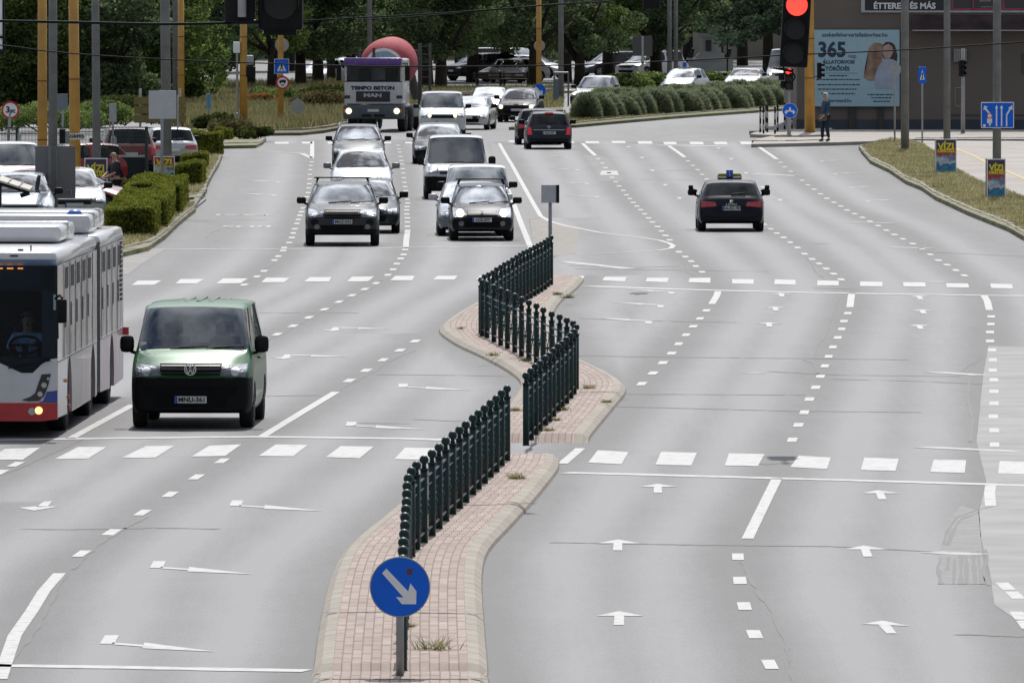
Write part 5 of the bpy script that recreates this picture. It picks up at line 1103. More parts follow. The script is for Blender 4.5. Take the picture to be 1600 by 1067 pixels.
# weeds in the paving
for i, (px, row, s, lab) in enumerate(((678, 1014, 1.0, 'largest green weed, beside the foot of the large blue arrow sign'), (808, 748, .6, 'flat weed tuft near the top of the nearest island'), (920, 607, .5, 'weed tuft on the paving joint by the island corner'), (948, 629, .4, 'small weed near the right kerb below the island corner'), (881, 641, .4, 'small weed right of the lowest railing run'), (868, 657, .35, 'tiny weed beside the lowest railing run'), (770, 556, .5, 'weed on the left kerb of the zigzag island'), (820, 564, .45, 'weed at the foot of the middle railing run'), (888, 466, .55, 'dry weed clump on the far end of the island'), (871, 461, .5, 'dry weed clump on the island behind the railing bend'), (720, 514, .3, 'tiny weed left of the railing bend'), (805, 642, .4, 'weed between the two railings'), (640, 979, .3, 'small weed behind the blue arrow sign'), (856, 673, .35, 'thin weed near the lower end of the zigzag railing'))):
    g = G(px, row, .13); P = np.tile(np.array([0., 0, 0]), (90, 1))+rng.normal(size=(90, 3))*np.array([.10*s, .05*s, 0])
    r = np_mesh('weed', blades(P, .13*s, .008, .8), 0, GR1 if i not in (8, 9) else GR2, k=3); r.location = g; tag(r, lab, 'weed', 'weeds in the island paving')
# ---------------- cars ----------------
PAINT_IX, GLASS_W, GLASS_S, GLASS_R, DARK_IX, LOW_IX = 0, 1, 2, 3, 4, 5
def make_body(p):
    """closed shell lofted over stations along y (front at y=0 facing -y); returns evaluated bmesh with material indices"""
    L, W, H = p['L'], p['W'], p['H']; w = W/2; zb = p.get('clear', .22); nose, hood = p['nose'], p['hood']; cowl, head = p['cowl'], p['header']; rend, tail, tz = p['rend'], p['tail'], p['tailz']
    deck = p.get('deck'); wr = p.get('wroof', w*.74); wc = p.get('wcowl', w*.86); belt = p['belt']; lowz = p.get('lowz', .42)
    sec = lambda y, hw, zt, wt, b, z0=zb, sh=.035: (y, hw, zt, wt, b, z0, sh)
    S = [sec(0, w-.14, nose-.15, w-.38, nose-.20, zb+.07), sec(.06, w-.06, nose-.045, w-.30, nose-.11, zb+.02), sec(.24, w-.02, nose, w-.25, nose-.07)]
    yh = (.24+cowl)/2; S.append(sec(yh, w, nose+(hood-nose)*.68, w-.20, nose+(hood-nose)*.6-.07)); S.append(sec(cowl, w, hood, wc, hood-.04, zb, .02)); iw0 = len(S)-1
    ym = cowl+(head-cowl)*.5; wm = wc+(wr-wc)*.55; S.append(sec(ym, w, hood+(H-.05-hood)*.52, wm, belt, zb, .02)); S.append(sec(head, w, H-.055, wr, belt)); iw1 = len(S)-1
    n_side0 = len(S)-2
    bp = p.get('bpil', head+.85); S.append(sec((head+bp)/2, w, H-.01, wr+.01, belt)); S.append(sec(bp, w, H, wr+.01, belt)); S.append(sec(bp+.10, w, H, wr+.01, belt)); bi = len(S)-2
    cp = p.get('cpil', rend-.25)
    if cp-(bp+.1) > .35: S.append(sec((bp+.1+cp)/2, w, H-.005, wr+.01, belt))
    S.append(sec(cp, w, H-.02, wr, belt+.01)); ci = len(S)-1
    S.append(sec(rend, w-.005, H-.06, wr-.02, belt+.015)); ri = len(S)-1
    S.append(sec(tail, w-.02, tz, p.get('wtail', wr+.08), tz-.05, zb+.02)); ti = len(S)-1
    if deck: S.append(sec((tail+L)/2, w-.02, deck, w-.22, deck-.06, zb+.02)); S.append(sec(L-.12, w-.04, deck-.02, w-.26, deck-.08, zb+.04)); S.append(sec(L, w-.12, deck-.16, w-.34, deck-.22, zb+.10))
    else: S.append(sec(L-.02, w-.06, tz-.10, w-.24, tz-.16, zb+.05)); S.append(sec(L, w-.10, tz-.30, w-.28, tz-.36, zb+.10))
    bow = p.get('bow', .10); bm = B(); rows = []
    for i, (y, hw, zt, wt, b, z0, sh) in enumerate(S):
        fr = 1 if i <= iw1 else 0; k = bow if i <= 2 else (bow*.8 if i <= iw1 else (-bow*.5 if i >= ri else 0))
        lz = min(lowz, b-.12)
        pts = [(0, z0), (hw*.55, z0), (hw-.06, z0), (hw-.01, z0+.10), (hw, lz), (hw, (lz+b)/2), (hw-.015, b-.06), (hw-.045, b), (wt, zt-sh), (wt-.10, zt-.004), (wt*.5, zt+.012), (0, zt+.018)]
        row = []
        for x, z in pts: row.append((x, y+k*(x/w)**2*1.0, z))
        rows.append([bm.verts.new(q) for q in row]+[None])
    m = len(rows[0])-1; left = []
    for i, r in enumerate(rows):
        lf = []
        for j in range(m):
            v = r[j]
            lf.append(v if j in (0, m-1) else bm.verts.new((-v.co.x, v.co.y, v.co.z)))
        left.append(lf); r.pop()
    def mi(i, j):
        # face between stations i,i+1 and columns j,j+1
        if j <= 1: return LOW_IX
        if iw0 <= i < iw1 and j >= 8: return GLASS_W
        if j == 7 and n_side0 <= i < ri and i != bi: return GLASS_S if not (p.get('panel') and i > bi) else PAINT_IX
        if ri <= i < ti and j >= 8: return GLASS_R if not p.get('blindrear') else PAINT_IX
        if j <= 3 and p.get('clad'): return LOW_IX
        return PAINT_IX
    for i in range(len(rows)-1):
        for j in range(m-1):
            f = bm.faces.new((rows[i][j], rows[i][j+1], rows[i+1][j+1], rows[i+1][j])); f.material_index = mi(i, j)
            f = bm.faces.new((left[i][j], left[i+1][j], left[i+1][j+1], left[i][j+1])); f.material_index = mi(i, j)
    for r, lf, fl in ((rows[0], left[0], 0), (rows[-1], left[-1], 1)):
        for j in range(m-1):
            vs = [r[j], r[j+1], lf[j+1], lf[j]]; vs2 = []
            for v in vs:
                if v not in vs2: vs2.append(v)
            f = bm.faces.new(vs2 if fl else vs2[::-1]); f.material_index = (LOW_IX if p.get('clad') and j <= 3 else PAINT_IX)
            if j <= 1: f.material_index = LOW_IX
    bmesh.ops.recalc_face_normals(bm, faces=bm.faces)
    cl = bm.edges.layers.float.new('crease_edge')
    for e in bm.edges:
        ms = {f.material_index for f in e.link_faces}
        if len(ms) > 1: e[cl] = .75
    for f in bm.faces: f.smooth = True
    me = bpy.data.meshes.new('b'); bm.to_mesh(me); bm.free()
    for i in range(6): me.materials.append(CARIX[i])
    o = bpy.data.objects.new('b', me); SC.objects.link(o)
    s = o.modifiers.new('s', 'SUBSURF'); s.levels = s.render_levels = 2
    cut = B(); r = p['wr']+.055
    for y in (p['fa'], p['fa']+p['wb']):
        for sx in (-1, 1):
            tube(cut, (sx*(w-.30), y, p['wr']), (sx*(w+.2), y, p['wr']), r, seg=28, mi=DARK_IX)
    cme = bpy.data.meshes.new('c'); cut.to_mesh(cme); cut.free()
    for i in range(6): cme.materials.append(CARIX[i])
    co = bpy.data.objects.new('c', cme); SC.objects.link(co)
    bo = o.modifiers.new('x', 'BOOLEAN'); bo.operation = 'DIFFERENCE'; bo.solver = 'EXACT'; bo.object = co
    dg = bpy.context.evaluated_depsgraph_get(); ev = o.evaluated_get(dg); out = B(); out.from_mesh(ev.to_mesh())
    if p.get('blackbump'):
        for f in out.faces:
            c = f.calc_center_median()
            if c.z < p['blackbump'] and c.y < p['fa']-p['wr']-.08 and f.material_index == PAINT_IX: f.material_index = LOW_IX
    bpy.data.objects.remove(o); bpy.data.objects.remove(co); return out
CARIX = [mat('ix%d' % i, (.1, .1, .1)) for i in range(6)]
CACHE = {}
def split_body(p, key):
    if key in CACHE: return CACHE[key]
    out = make_body(p); bvh = BVHTree.FromBMesh(out); parts = {}
    groups = {'body': lambda f: f.material_index in (PAINT_IX, DARK_IX, LOW_IX), 'windscreen': lambda f: f.material_index == GLASS_W,
              'side_window_l': lambda f: f.material_index == GLASS_S and f.calc_center_median().x < 0, 'side_window_r': lambda f: f.material_index == GLASS_S and f.calc_center_median().x >= 0,
              'rear_window': lambda f: f.material_index == GLASS_R}
    for n, fn in groups.items():
        b = out.copy(); dele = [f for f in b.faces if not fn(f)]; bmesh.ops.delete(b, geom=dele, context='FACES')
        if n == 'body':
            for f in b.faces: f.material_index = {PAINT_IX: 0, DARK_IX: 1, LOW_IX: 1}[f.material_index]
        else:
            for f in b.faces: f.material_index = 0
        me = bpy.data.meshes.new(n); b.to_mesh(me); b.free(); parts[n] = me
    out.free(); CACHE[key] = (parts, bvh); return CACHE[key]
def ray(bvh, x, z, side, L):
    o, d = (Vector((x, -2, z)), Vector((0, 1, 0))) if side == 'front' else (Vector((x, L+2, z)), Vector((0, -1, 0)))
    h = bvh.ray_cast(o, d); return h[0]
def patch(bvh, L, quad, mat_, name, parent, side='front', off=.012, nx=8, nz=5, mirror=False, ell=None):
    """wraps a four-corner patch (x,z) onto the body from the front or the rear"""
    sg = -1 if side == 'front' else 1; bm = B(); g = []; last = None
    for j in range(nz+1):
        row = []
        for i in range(nx+1):
            u, v = i/nx, j/nz
            if ell:
                cx, cz, rx, rz = ell; a, b = 2*u-1, 2*v-1; x = cx+rx*a*math.sqrt(max(0, 1-b*b/2)); z = cz+rz*b*math.sqrt(max(0, 1-a*a/2))
            else:
                (x0, z0), (x1, z1), (x2, z2), (x3, z3) = quad; x = (1-v)*((1-u)*x0+u*x1)+v*((1-u)*x3+u*x2); z = (1-v)*((1-u)*z0+u*z1)+v*((1-u)*z3+u*z2)
            if mirror: x = -x
            h = ray(bvh, x, z, side, L); y = h.y if h is not None else (last if last is not None else (0 if side == 'front' else L)); last = y
            row.append((x, y+sg*off, z))
        g.append(row)
    V = [[bm.verts.new(q) for q in r] for r in g]; Wk = [[bm.verts.new((q[0], q[1]-sg*(off+.03), q[2])) for q in r] for r in g]
    for j in range(nz):
        for i in range(nx): bm.faces.new((V[j][i], V[j][i+1], V[j+1][i+1], V[j+1][i]))
    bd = [(0, i) for i in range(nx)]+[(j, nx) for j in range(nz)]+[(nz, i) for i in range(nx, 0, -1)]+[(j, 0) for j in range(nz, 0, -1)]
    for (a, b), (c, d) in zip(bd, bd[1:]+bd[:1]): bm.faces.new((V[a][b], V[c][d], Wk[c][d], Wk[a][b]))
    bmesh.ops.recalc_face_normals(bm, faces=bm.faces)
    return obj(name, bm, mat_, parent, False)
WH = {}
def wheel(parent, x, y, r, wd=.21, dark=False):
    key = (round(r, 3), wd, dark)
    if key not in WH:
        bm = B(); prof = [(r*.62, -wd/2+.01), (r*.92, -wd/2), (r*.985, -wd/2+.025), (r, -wd/2+.05), (r, wd/2-.05), (r*.985, wd/2-.025), (r*.92, wd/2), (r*.62, wd/2-.01)]
        n = 28; V = [[bm.verts.new((q[1], q[0]*math.cos(2*math.pi*i/n), q[0]*math.sin(2*math.pi*i/n))) for q in prof] for i in range(n)]
        for i in range(n):
            for j in range(len(prof)-1): bm.faces.new((V[i][j], V[i][j+1], V[(i+1) % n][j+1], V[(i+1) % n][j]))
        bmesh.ops.recalc_face_normals(bm, faces=bm.faces); t = obj('wheel', bm, RUBBER, parent, True)
        rb = B(); tube(rb, (-wd/2+.03, 0, 0), (wd/2-.03, 0, 0), r*.63, seg=24, mi=1)
        for s in (-1, 1):
            xx = s*(wd/2-.02)
            for k in range(5 if not dark else 8):
                a = k*2*math.pi/(5 if not dark else 8); tube(rb, (xx, r*.08*math.cos(a), r*.08*math.sin(a)), (xx, r*.6*math.cos(a), r*.6*math.sin(a)), r*.085, r*.07, 6)
            tube(rb, (xx-.012, 0, 0), (xx+.012, 0, 0), r*.17, seg=12)
            ring = [(xx, r*.60*math.cos(2*math.pi*k/24), r*.60*math.sin(2*math.pi*k/24)) for k in range(25)]; path_tube(rb, ring, .016, 5)
        ri = obj('rim', rb, [RIM if not dark else HUB, HUB], t); WH[key] = (t, ri)
        t.location = (x, y, r); return t
    t0, r0 = WH[key]; t = t0.copy(); SC.objects.link(t); t.parent = parent; t.location = (x, y, r); r1 = r0.copy(); SC.objects.link(r1); r1.parent = t; return t
def plate(parent, x, y, z, txt, side='front', w=.50, tilt=0):
    sg = -1 if side == 'front' else 1; bm = B(); box(bm, x-w/2, x+w/2, y-.008, y+.008, z-.055, z+.055, bev=.004); pl_ = obj('number_plate', bm, PLATE, parent)
    bx_ = x-w/2*(-sg) if False else (x-w/2 if sg < 0 else x+w/2-.045)
    bm = B(); box(bm, bx_, bx_+.045, y+sg*.011-.002, y+sg*.011+.002, z-.052, z+.052); obj('blue_band', bm, PLATEB, pl_)
    if txt: bm = B(); text_xz(bm, txt, .105, (x+(.022 if sg < 0 else -.022), y+sg*.0135, z), .002, sx=1.0, flip=(sg > 0)); obj('lettering', bm, INK, pl_)
def badge(parent, kind, x, y, z, r, side='front'):
    bm = B(); sg = -1 if side == 'front' else 1; t = .014
    def stroke(pts, w=.15):
        for (a, b), (c, d) in zip(pts[:-1], pts[1:]):
            dx, dz = c-a, d-b; l = math.hypot(dx, dz); nx_, nz_ = -dz/l*w/2, dx/l*w/2
            prism(bm, [(x+r*(a+nx_), z+r*(b+nz_)), (x+r*(c+nx_), z+r*(d+nz_)), (x+r*(c-nx_), z+r*(d-nz_)), (x+r*(a-nx_), z+r*(b-nz_))], y-t/2, y+t/2)
    if kind == 'ringvw':
        stroke([(math.cos(k*math.pi/14)*.92, math.sin(k*math.pi/14)*.92) for k in range(29)], .15)
        stroke([(-.30, .84), (0, .16), (.30, .84)], .15); stroke([(-.74, .50), (-.36, -.78), (0, .02), (.36, -.78), (.74, .50)], .15)
    elif kind == 's': stroke([(.62, .42), (.0, .86), (-.62, .42), (.62, -.42), (0, -.86), (-.62, -.42)], .34)
    elif kind == 'bar': stroke([(math.cos(k*math.pi/12)*.8, math.sin(k*math.pi/12)*.8) for k in range(25)], .18); stroke([(-1.15, 0), (1.15, 0)], .36)
    elif kind == 'bolt': stroke([(math.cos(k*math.pi/12)*.85, math.sin(k*math.pi/12)*.85) for k in range(25)], .16); stroke([(-1.0, .0), (.1, .15), (-.1, -.15), (1.0, .0)], .16)
    elif kind == 'sq': stroke([(.75, .75), (-.7, .7), (-.75, .2), (.65, -.15), (.7, -.65), (-.75, -.75)], .3)
    elif kind == 'oval': stroke([(math.cos(k*math.pi/12)*1.2, math.sin(k*math.pi/12)*.62) for k in range(25)], .2); stroke([(-.7, 0), (.7, 0)], .25)
    elif kind == 'chev': stroke([(-.8, -.5), (0, .0), (.8, -.5)], .3); stroke([(-.8, .1), (0, .6), (.8, .1)], .3)
    elif kind == 'tri': stroke([(math.cos(k*math.pi/12)*.9, math.sin(k*math.pi/12)*.9) for k in range(25)], .16); stroke([(0, 0), (0, .8)], .2); stroke([(0, 0), (.7, -.4)], .2); stroke([(0, 0), (-.7, -.4)], .2)
    return obj('badge', bm, CHROME, parent)
def interior(parent, p, rear=True):
    w = p['W']/2; bm = B(); box(bm, -w+.10, w-.10, p['cowl']-.05, p['header']-.12, .5, p['hood']-.06, bev=.04); obj('dashboard', bm, DASH, parent)
    bm = B(); box(bm, -w+.09, w-.09, p['cowl'], p['tail']-.25, .30, .50); obj('cabin_floor', bm, DASH, parent)
    ys = [p['header']+.55]+([p['header']+1.45] if rear else [])
    for y in ys:
        for x in (-w*.42, w*.42):
            bm = B(); box(bm, x-.24, x+.24, y-.45, y, .42, .62, bev=.06); box(bm, x-.23, x+.23, y-.02, y+.12, .55, p['belt']+.16, bev=.05); box(bm, x-.12, x+.12, y+.02, y+.12, p['belt']+.20, min(p['H']-.17, p['belt']+.40), bev=.04)
            tube(bm, (x-.05, y+.06, p['belt']+.1), (x-.05, y+.06, p['belt']+.25), .01, seg=5); tube(bm, (x+.05, y+.06, p['belt']+.1), (x+.05, y+.06, p['belt']+.25), .01, seg=5); obj('seat', bm, SEATM, parent)
    bm = B(); y = p['header']-.05; c = Vector((w*.42, y, p['hood']+.0)); pts = [c+Vector((.18*math.cos(k*math.pi/10), .05*math.sin(k*math.pi/10)+.0, .17*math.sin(k*math.pi/10))) for k in range(21)]; path_tube(bm, pts, .015, 6); tube(bm, c-Vector((0, .25, .15)), c, .03, seg=6); path_tube(bm, [pts[0], c, pts[10]], .015, 5); obj('steering_wheel', bm, BLACKP, parent)
def person_bust(parent, x, y, z, shirt, name='driver'): ...
def mirror(parent, s, x, y, z, m, w=.23, h=.16):
    bm = B(); box(bm, s*x-w/2, s*x+w/2, y-.06, y+.07, z-h/2, z+h/2, bev=min(w, h)*.34); tube(bm, (s*(x-w/2+.05), y+.02, z-h/2+.02), (s*(x-w/2-.10), y+.06, z-h/2-.04), .03, seg=6)
    o = obj('wing_mirror', bm, m, parent, True); return o
BASE = dict(L=4.3, W=1.78, H=1.47, wb=2.6, fa=.85, wr=.315, nose=.72, hood=.98, belt=.95, cowl=1.15, header=1.95, rend=3.75, tail=4.12, tailz=.98, clear=.20)
TYPES = {
 'hatch': BASE,
 'suv': dict(BASE, L=4.5, W=1.91, H=1.72, wb=2.66, fa=.88, wr=.355, nose=.95, hood=1.13, belt=1.12, cowl=1.10, header=1.75, rend=4.18, tail=4.38, tailz=1.12, clear=.27, wroof=.70, lowz=.5),
 'crossover': dict(BASE, L=4.15, W=1.755, H=1.57, wb=2.5, fa=.86, wr=.32, nose=.80, hood=1.03, belt=1.0, cowl=1.05, header=1.72, rend=3.65, tail=3.98, tailz=1.0, clear=.23, wroof=.62),
 'juke': dict(BASE, L=4.13, W=1.765, H=1.57, wb=2.53, fa=.85, wr=.34, nose=.86, hood=1.04, belt=1.05, cowl=1.1, header=1.85, rend=3.5, tail=3.95, tailz=1.06, clear=.25, wroof=.62),
 'mpv': dict(BASE, L=4.5, W=1.84, H=1.64, wb=2.69, fa=.9, wr=.33, nose=.86, hood=1.08, belt=1.04, cowl=1.15, header=1.95, rend=4.0, tail=4.32, tailz=1.06, clear=.24, wroof=.66),
 'estate': dict(BASE, L=4.55, W=1.76, H=1.50, wb=2.65, fa=.9, wr=.315, nose=.74, hood=.98, belt=.96, cowl=1.25, header=2.0, rend=4.12, tail=4.42, tailz=.98, clear=.20),
 'sedan': dict(BASE, L=4.6, W=1.80, H=1.46, wb=2.68, fa=.9, wr=.32, nose=.72, hood=.97, belt=.95, cowl=1.3, header=2.1, rend=3.35, tail=3.95, tailz=1.02, deck=1.03, cpil=3.15, clear=.19),
 'pickup': dict(BASE, L=5.3, W=1.85, H=1.80, wb=3.08, fa=.98, wr=.38, nose=1.02, hood=1.18, belt=1.17, cowl=1.35, header=2.0, bpil=2.65, rend=3.35, tail=3.55, tailz=1.2, deck=1.16, cpil=3.2, clear=.32, wroof=.66, lowz=.55),
 'van_s': dict(BASE, L=4.9, W=1.904, H=1.91, wb=3.0, fa=.93, wr=.335, nose=1.02, hood=1.21, belt=1.19, cowl=.74, header=1.36, bpil=2.15, rend=4.72, tail=4.84, tailz=1.15, clear=.24, wroof=.79, wcowl=.88, wtail=.82, lowz=.5, bow=.09),
 'van_l': dict(BASE, L=5.4, W=2.05, H=2.42, wb=3.45, fa=.95, wr=.35, nose=1.12, hood=1.34, belt=1.32, cowl=.72, header=1.34, bpil=2.2, rend=5.25, tail=5.34, tailz=1.3, clear=.26, wroof=.86, wcowl=.93, wtail=.90, lowz=.55, panel=True, blindrear=True, bow=.09),
 'van_c': dict(BASE, L=4.6, W=1.85, H=1.92, wb=2.9, fa=.9, wr=.33, nose=.98, hood=1.18, belt=1.16, cowl=.82, header=1.48, bpil=2.1, rend=4.42, tail=4.54, tailz=1.15, clear=.24, wroof=.76, wcowl=.86, wtail=.78, lowz=.5, panel=True, bow=.09),
}
def car(kind, px, row, label, cat, color, group, heading=0.0, rear=False, name='parked_car', txt='', head=None, lit=False, grille=None, bad=None, low=None, fog=False, rails=False, bars=False, mir=None, brake=False, over=None, inter=True, tint=None, glassm=None, platez=None, zs=.935):
    p = dict(TYPES[kind]); p.update(over or {}); key = kind+str(sorted((over or {}).items()))+str(zs)
    for k_ in ('H', 'nose', 'hood', 'belt', 'tailz', 'deck', 'blackbump'):
        if p.get(k_): p[k_] *= zs
    head = (head[0]*zs, head[1], head[2]) if head else None; grille = (grille[0]*zs, grille[1], grille[2]) if grille else None; bad = (bad[0], bad[1]*zs, bad[2]) if bad else None; platez = platez*zs if platez else None; parts, bvh = split_body(p, key)
    L, W, H = p['L'], p['W'], p['H']; w = W/2; g = G(px, row)
    rot = heading
    if rear:
        rot = heading+math.pi; back = Vector((math.sin(-heading)*0, 0, 0)); front = g+Vector((-math.sin(heading), math.cos(heading), 0))*(L-(L-p['fa']-p['wb'])*1.0)
        root = empty(name, front, rot, label, cat, group)
    else:
        root = empty(name, g-Vector((-math.sin(heading), math.cos(heading), 0))*p['fa'], rot, label, cat, group)
    pm = color if not isinstance(color, tuple) else paint(label[:24], color)
    gm = glassm or GLASSD
    for n, me in parts.items():
        if len(me.polygons) == 0: continue
        m2 = me.copy(); nm = 'body' if n == 'body' else ('side_window' if 'side' in n else n); m2.name = nm
        for q in ([pm, low or mat('black_bumper_plastic', (.008, .008, .010), rough=.65, spec=.15)] if n == 'body' else [GLASSW if nm == 'windscreen' else gm]): m2.materials.append(q)
        o = bpy.data.objects.new(nm, m2); link(o, root)
    for y in (p['fa'], p['fa']+p['wb']):
        for s in (-1, 1): wheel(root, s*(w-.12), y, p['wr'], .22, dark=p.get('darkwheel', False))
    if inter: interior(root, p, rear=not p.get('panel'))
    nz_, zb = p['nose'], p['clear']; hz = nz_-.10
    PT = lambda q, m, n, **k: patch(bvh, L, q, m, n, root, **k)
    h = head or (hz, .17, .42)          # centre z, height, width
    hc, hh, hw = h; hc -= .015; x1 = w-.10
    for s in (0, 1): 
        PT([(x1-hw, hc-hh*.35), (x1, hc-hh*.45), (x1+.02, hc+hh*.55), (x1-hw*.9, hc+hh*.40)], LENS, 'headlight', mirror=bool(s))
    for s in (0, 1): PT(None, mat('lamp_reflector', (.5, .52, .55), rough=.2, metal=.8), 'reflector', ell=(x1-hw*.40, hc, hh*.34, hh*.34), off=.018, mirror=bool(s))
    if lit:
        for s in (0, 1): PT(None, LAMPON, 'lamp_bulb', ell=(x1-hw*(.45 if lit is True else lit), hc, hh*.42, hh*.42), off=.025, mirror=bool(s))
    gq = grille or (hc-.04, .13, .46)
    GR = mat('grille_black', (.010, .010, .011), rough=.85, spec=.1)
    gz, gh, gw = gq; PT([(-gw, gz-gh/2), (gw, gz-gh/2), (gw*1.05, gz+gh/2), (-gw*1.05, gz+gh/2)], GR, 'grille', nx=12)
    for k in range(3): PT([(-gw, gz-gh/2+gh*(k+.5)/3-.008), (gw, gz-gh/2+gh*(k+.5)/3-.008), (gw, gz-gh/2+gh*(k+.5)/3+.008), (-gw, gz-gh/2+gh*(k+.5)/3+.008)], mat('grille_bar', (.05, .05, .055), rough=.5), 'grille_bar', off=.02, nx=10, nz=1)
    PT([(-w*.55, zb+.12), (w*.55, zb+.12), (w*.60, zb+.26), (-w*.60, zb+.26)], GR, 'air_intake', nx=10)
    if fog:
        for s in (0, 1): PT(None, LENS, 'fog_lamp', ell=(w-.30, zb+.22, .07, .06), off=.02, mirror=bool(s))
    hy = ray(bvh, 0, zb+.33, 'front', L); pz = platez or (zb+.33)
    hy = ray(bvh, .2, pz, 'front', L) or Vector((0, 0, 0))
    if not rear: plate(root, 0, hy.y-.03, pz, txt)
    if bad and not rear:
        k, bz_, br = bad; hb = ray(bvh, .05, bz_, 'front', L) or Vector((0, 0, 0)); badge(root, k, 0, hb.y-.06, bz_, br)
    # wipers
    for s in (-.38, .22):
        bm = B(); a = ray(bvh, s*w*1.0, p['hood']+.03, 'front', L); b = ray(bvh, (s+.62)*w, p['hood']+.07, 'front', L)
        if a and b: tube(bm, a+Vector((0, -.02, 0)), b+Vector((0, -.03, 0)), .010, seg=5); obj('wiper', bm, BLACKP, root)
        else: bm.free()
    mz_ = p['belt']+.10; mc = BLACKP if mir is None else mir
    for s in (-1, 1): mirror(root, s, w+.10, p['cowl']+(p['header']-p['cowl'])*.45+.05, mz_, mc, *( (.24, .17) if H < 1.8 else (.22, .26)))
    # shut lines along the side and door handles
    for s in (-1, 1):
        for y in (p.get('bpil', p['header']+.85)+.16, ):
            bm = B(); box(bm, s*(w+.004)-.012, s*(w+.004)+.012, y-.11, y+.04, p['belt']-.16, p['belt']-.13); obj('door_handle', bm, BLACKP if kind != 'hatch' else pm, root)
    # rear
    rz_ = p['tailz']-.20 if not p.get('deck') else p['deck']-.22; RL = BRAKE if brake else REDL; tall = kind in ('van_s', 'van_l', 'van_c', 'suv', 'estate', 'mpv')
    for s in (0, 1):
        if tall: PT([(w-.24, rz_-.16), (w-.07, rz_-.16), (w-.07, rz_+.12), (w-.20, rz_+.12)], RL, 'rear_light', side='rear', mirror=bool(s))
        else: PT([(w-.50, rz_-.06), (w-.08, rz_-.09), (w-.09, rz_+.08), (w-.46, rz_+.05)], RL, 'rear_light', side='rear', mirror=bool(s))
    PT([(-w*.8, zb+.10), (w*.8, zb+.10), (w*.8, zb+.22), (-w*.8, zb+.22)], BLACKP, 'rear_bumper_trim', side='rear', nx=10)
    if rear:
        hy = ray(bvh, .2, zb+.42, 'rear', L) or Vector((0, L, 0)); plate(root, 0, hy.y+.03, zb+.42, txt, side='rear')
        if bad: k, bz_, br = bad; hb = ray(bvh, .03, bz_, 'rear', L) or Vector((0, L, 0)); badge(root, k, 0, hb.y+.03, bz_, br, 'rear')
        a = ray(bvh, 0, p['tailz']+.06, 'rear', L); b = ray(bvh, -.38, p['tailz']+.10, 'rear', L)
        if a and b: bm = B(); tube(bm, a+Vector((0, .02, 0)), b+Vector((0, .03, 0)), .012, seg=5); obj('rear_wiper', bm, BLACKP, root)
    wr_ = p.get('wroof', w*.74)
    if rails:
        for s in (-1, 1):
            bm = B(); x = s*(wr_-.02); pts = [(x, p['header']+.15, H-.06), (x, p['header']+.3, H+.045), (x, p['rend']-.35, H+.045), (x, p['rend']-.15, H-.05)]; path_tube(bm, [Vector(q) for q in pts], .018, 6); obj('roof_rail', bm, mat('rail_silver', (.4, .4, .42), rough=.3, metal=.8) if rails == 'silver' else BLACKP, root)
    if bars:
        for y in ((p['header']+.45, p['header']+1.45) if bars == 2 else (p['header']+.40,)):
            bm = B(); box(bm, -wr_-.02, wr_+.02, y-.03, y+.03, H+.10, H+.135, bev=.01)
            for s in (-1, 1): tube(bm, (s*(wr_-.02), y, H-.02), (s*(wr_-.08), y, H+.11), .03, seg=6)
            obj('roof_bar', bm, BLACKP, root)
    return root, bvh, p, pm
Q1 = 'cars queuing towards the camera'; Q2 = 'cars driving away from the camera'; Q3 = 'cars parked or waiting beyond the junction'; Q4 = 'cars in the left car park'
# green van
GRN = mat('paint_green_van', (.006, .085, .026), rough=.40, metal=.15, noise=.05, nscale=2.5, coat=.30, spec=.22, backdark=True)
r, bv, p, pm = car('van_s', 303, 667, 'green van with a black lower front and roof ribs, beside the bus', 'van', GRN, Q1, heading=-.030, name='van', txt='MNU-361', head=(.915, .20, .40), grille=(.935, .17, .46), bad=('ringvw', .935, .095), over=dict(blackbump=.80, darkwheel=True, lowz=.52), fog=False, platez=.46, zs=1)
bm = B()
for i in range(7): x = -.57+i*.19; zr = 1.925-.07*(x/.6)**2; box(bm, x-.03, x+.03, 2.1, 4.4, zr-.02, zr+.012, bev=.006)
obj('roof_rib', bm, GRN, r)
patch(bv, p['L'], [(-.70, .53), (.70, .53), (.72, .66), (-.72, .66)], mat('grille_black', (.018, .018, .02)), 'lower_grille', r, nx=12)
for s in (0, 1): patch(bv, p['L'], [(.50, 1.00), (.535, 1.00), (.655, 1.165), (.62, 1.165)], mat('paint_crease_green', (.012, .09, .04), rough=.5), 'bonnet_crease', r, nx=2, nz=6, off=.004, mirror=bool(s))
bm = B(); box(bm, -.83, -.74, .0, .004, 0, .05); o = obj('windscreen_sticker', bm, SIGNWHITE, r); h_ = ray(bv, -.78, 1.30, 'front', p['L']); o.location = (0, h_.y-.015, 1.28)
for (x0, x1, z) in ((-.45, -.33, 1.27), (.2, .42, 1.26), (.45, .66, 1.28)):
    bm = B(); box(bm, x0, x1, 0, .15, 0, .03); o = obj('paper', bm, SIGNWHITE, r); o.location = (0, 1.0, z-.08)
# grey off-road car
GREYM = paint('grey_metallic', (.05, .05, .056), metal=.45, rough=.35)
r, bv, p, pm = car('suv', 535, 383.5, 'dark grey off road car with roof bars, first in its lane', 'car', GREYM, Q1, heading=.012, name='off_road_car', txt='MGZ-035', head=(.885, .22, .36), grille=(.87, .20, .44), fog=True, rails='silver', bars=1, over=dict(blackbump=.46, bow=.08, W=1.88, H=1.68, hood=1.12, belt=1.10), platez=.66)
for s in (0, 1): patch(bv, p['L'], None, BLACKP, 'fog_lamp_surround', r, ell=(.70, .60, .10, .09), off=.010, mirror=bool(s))
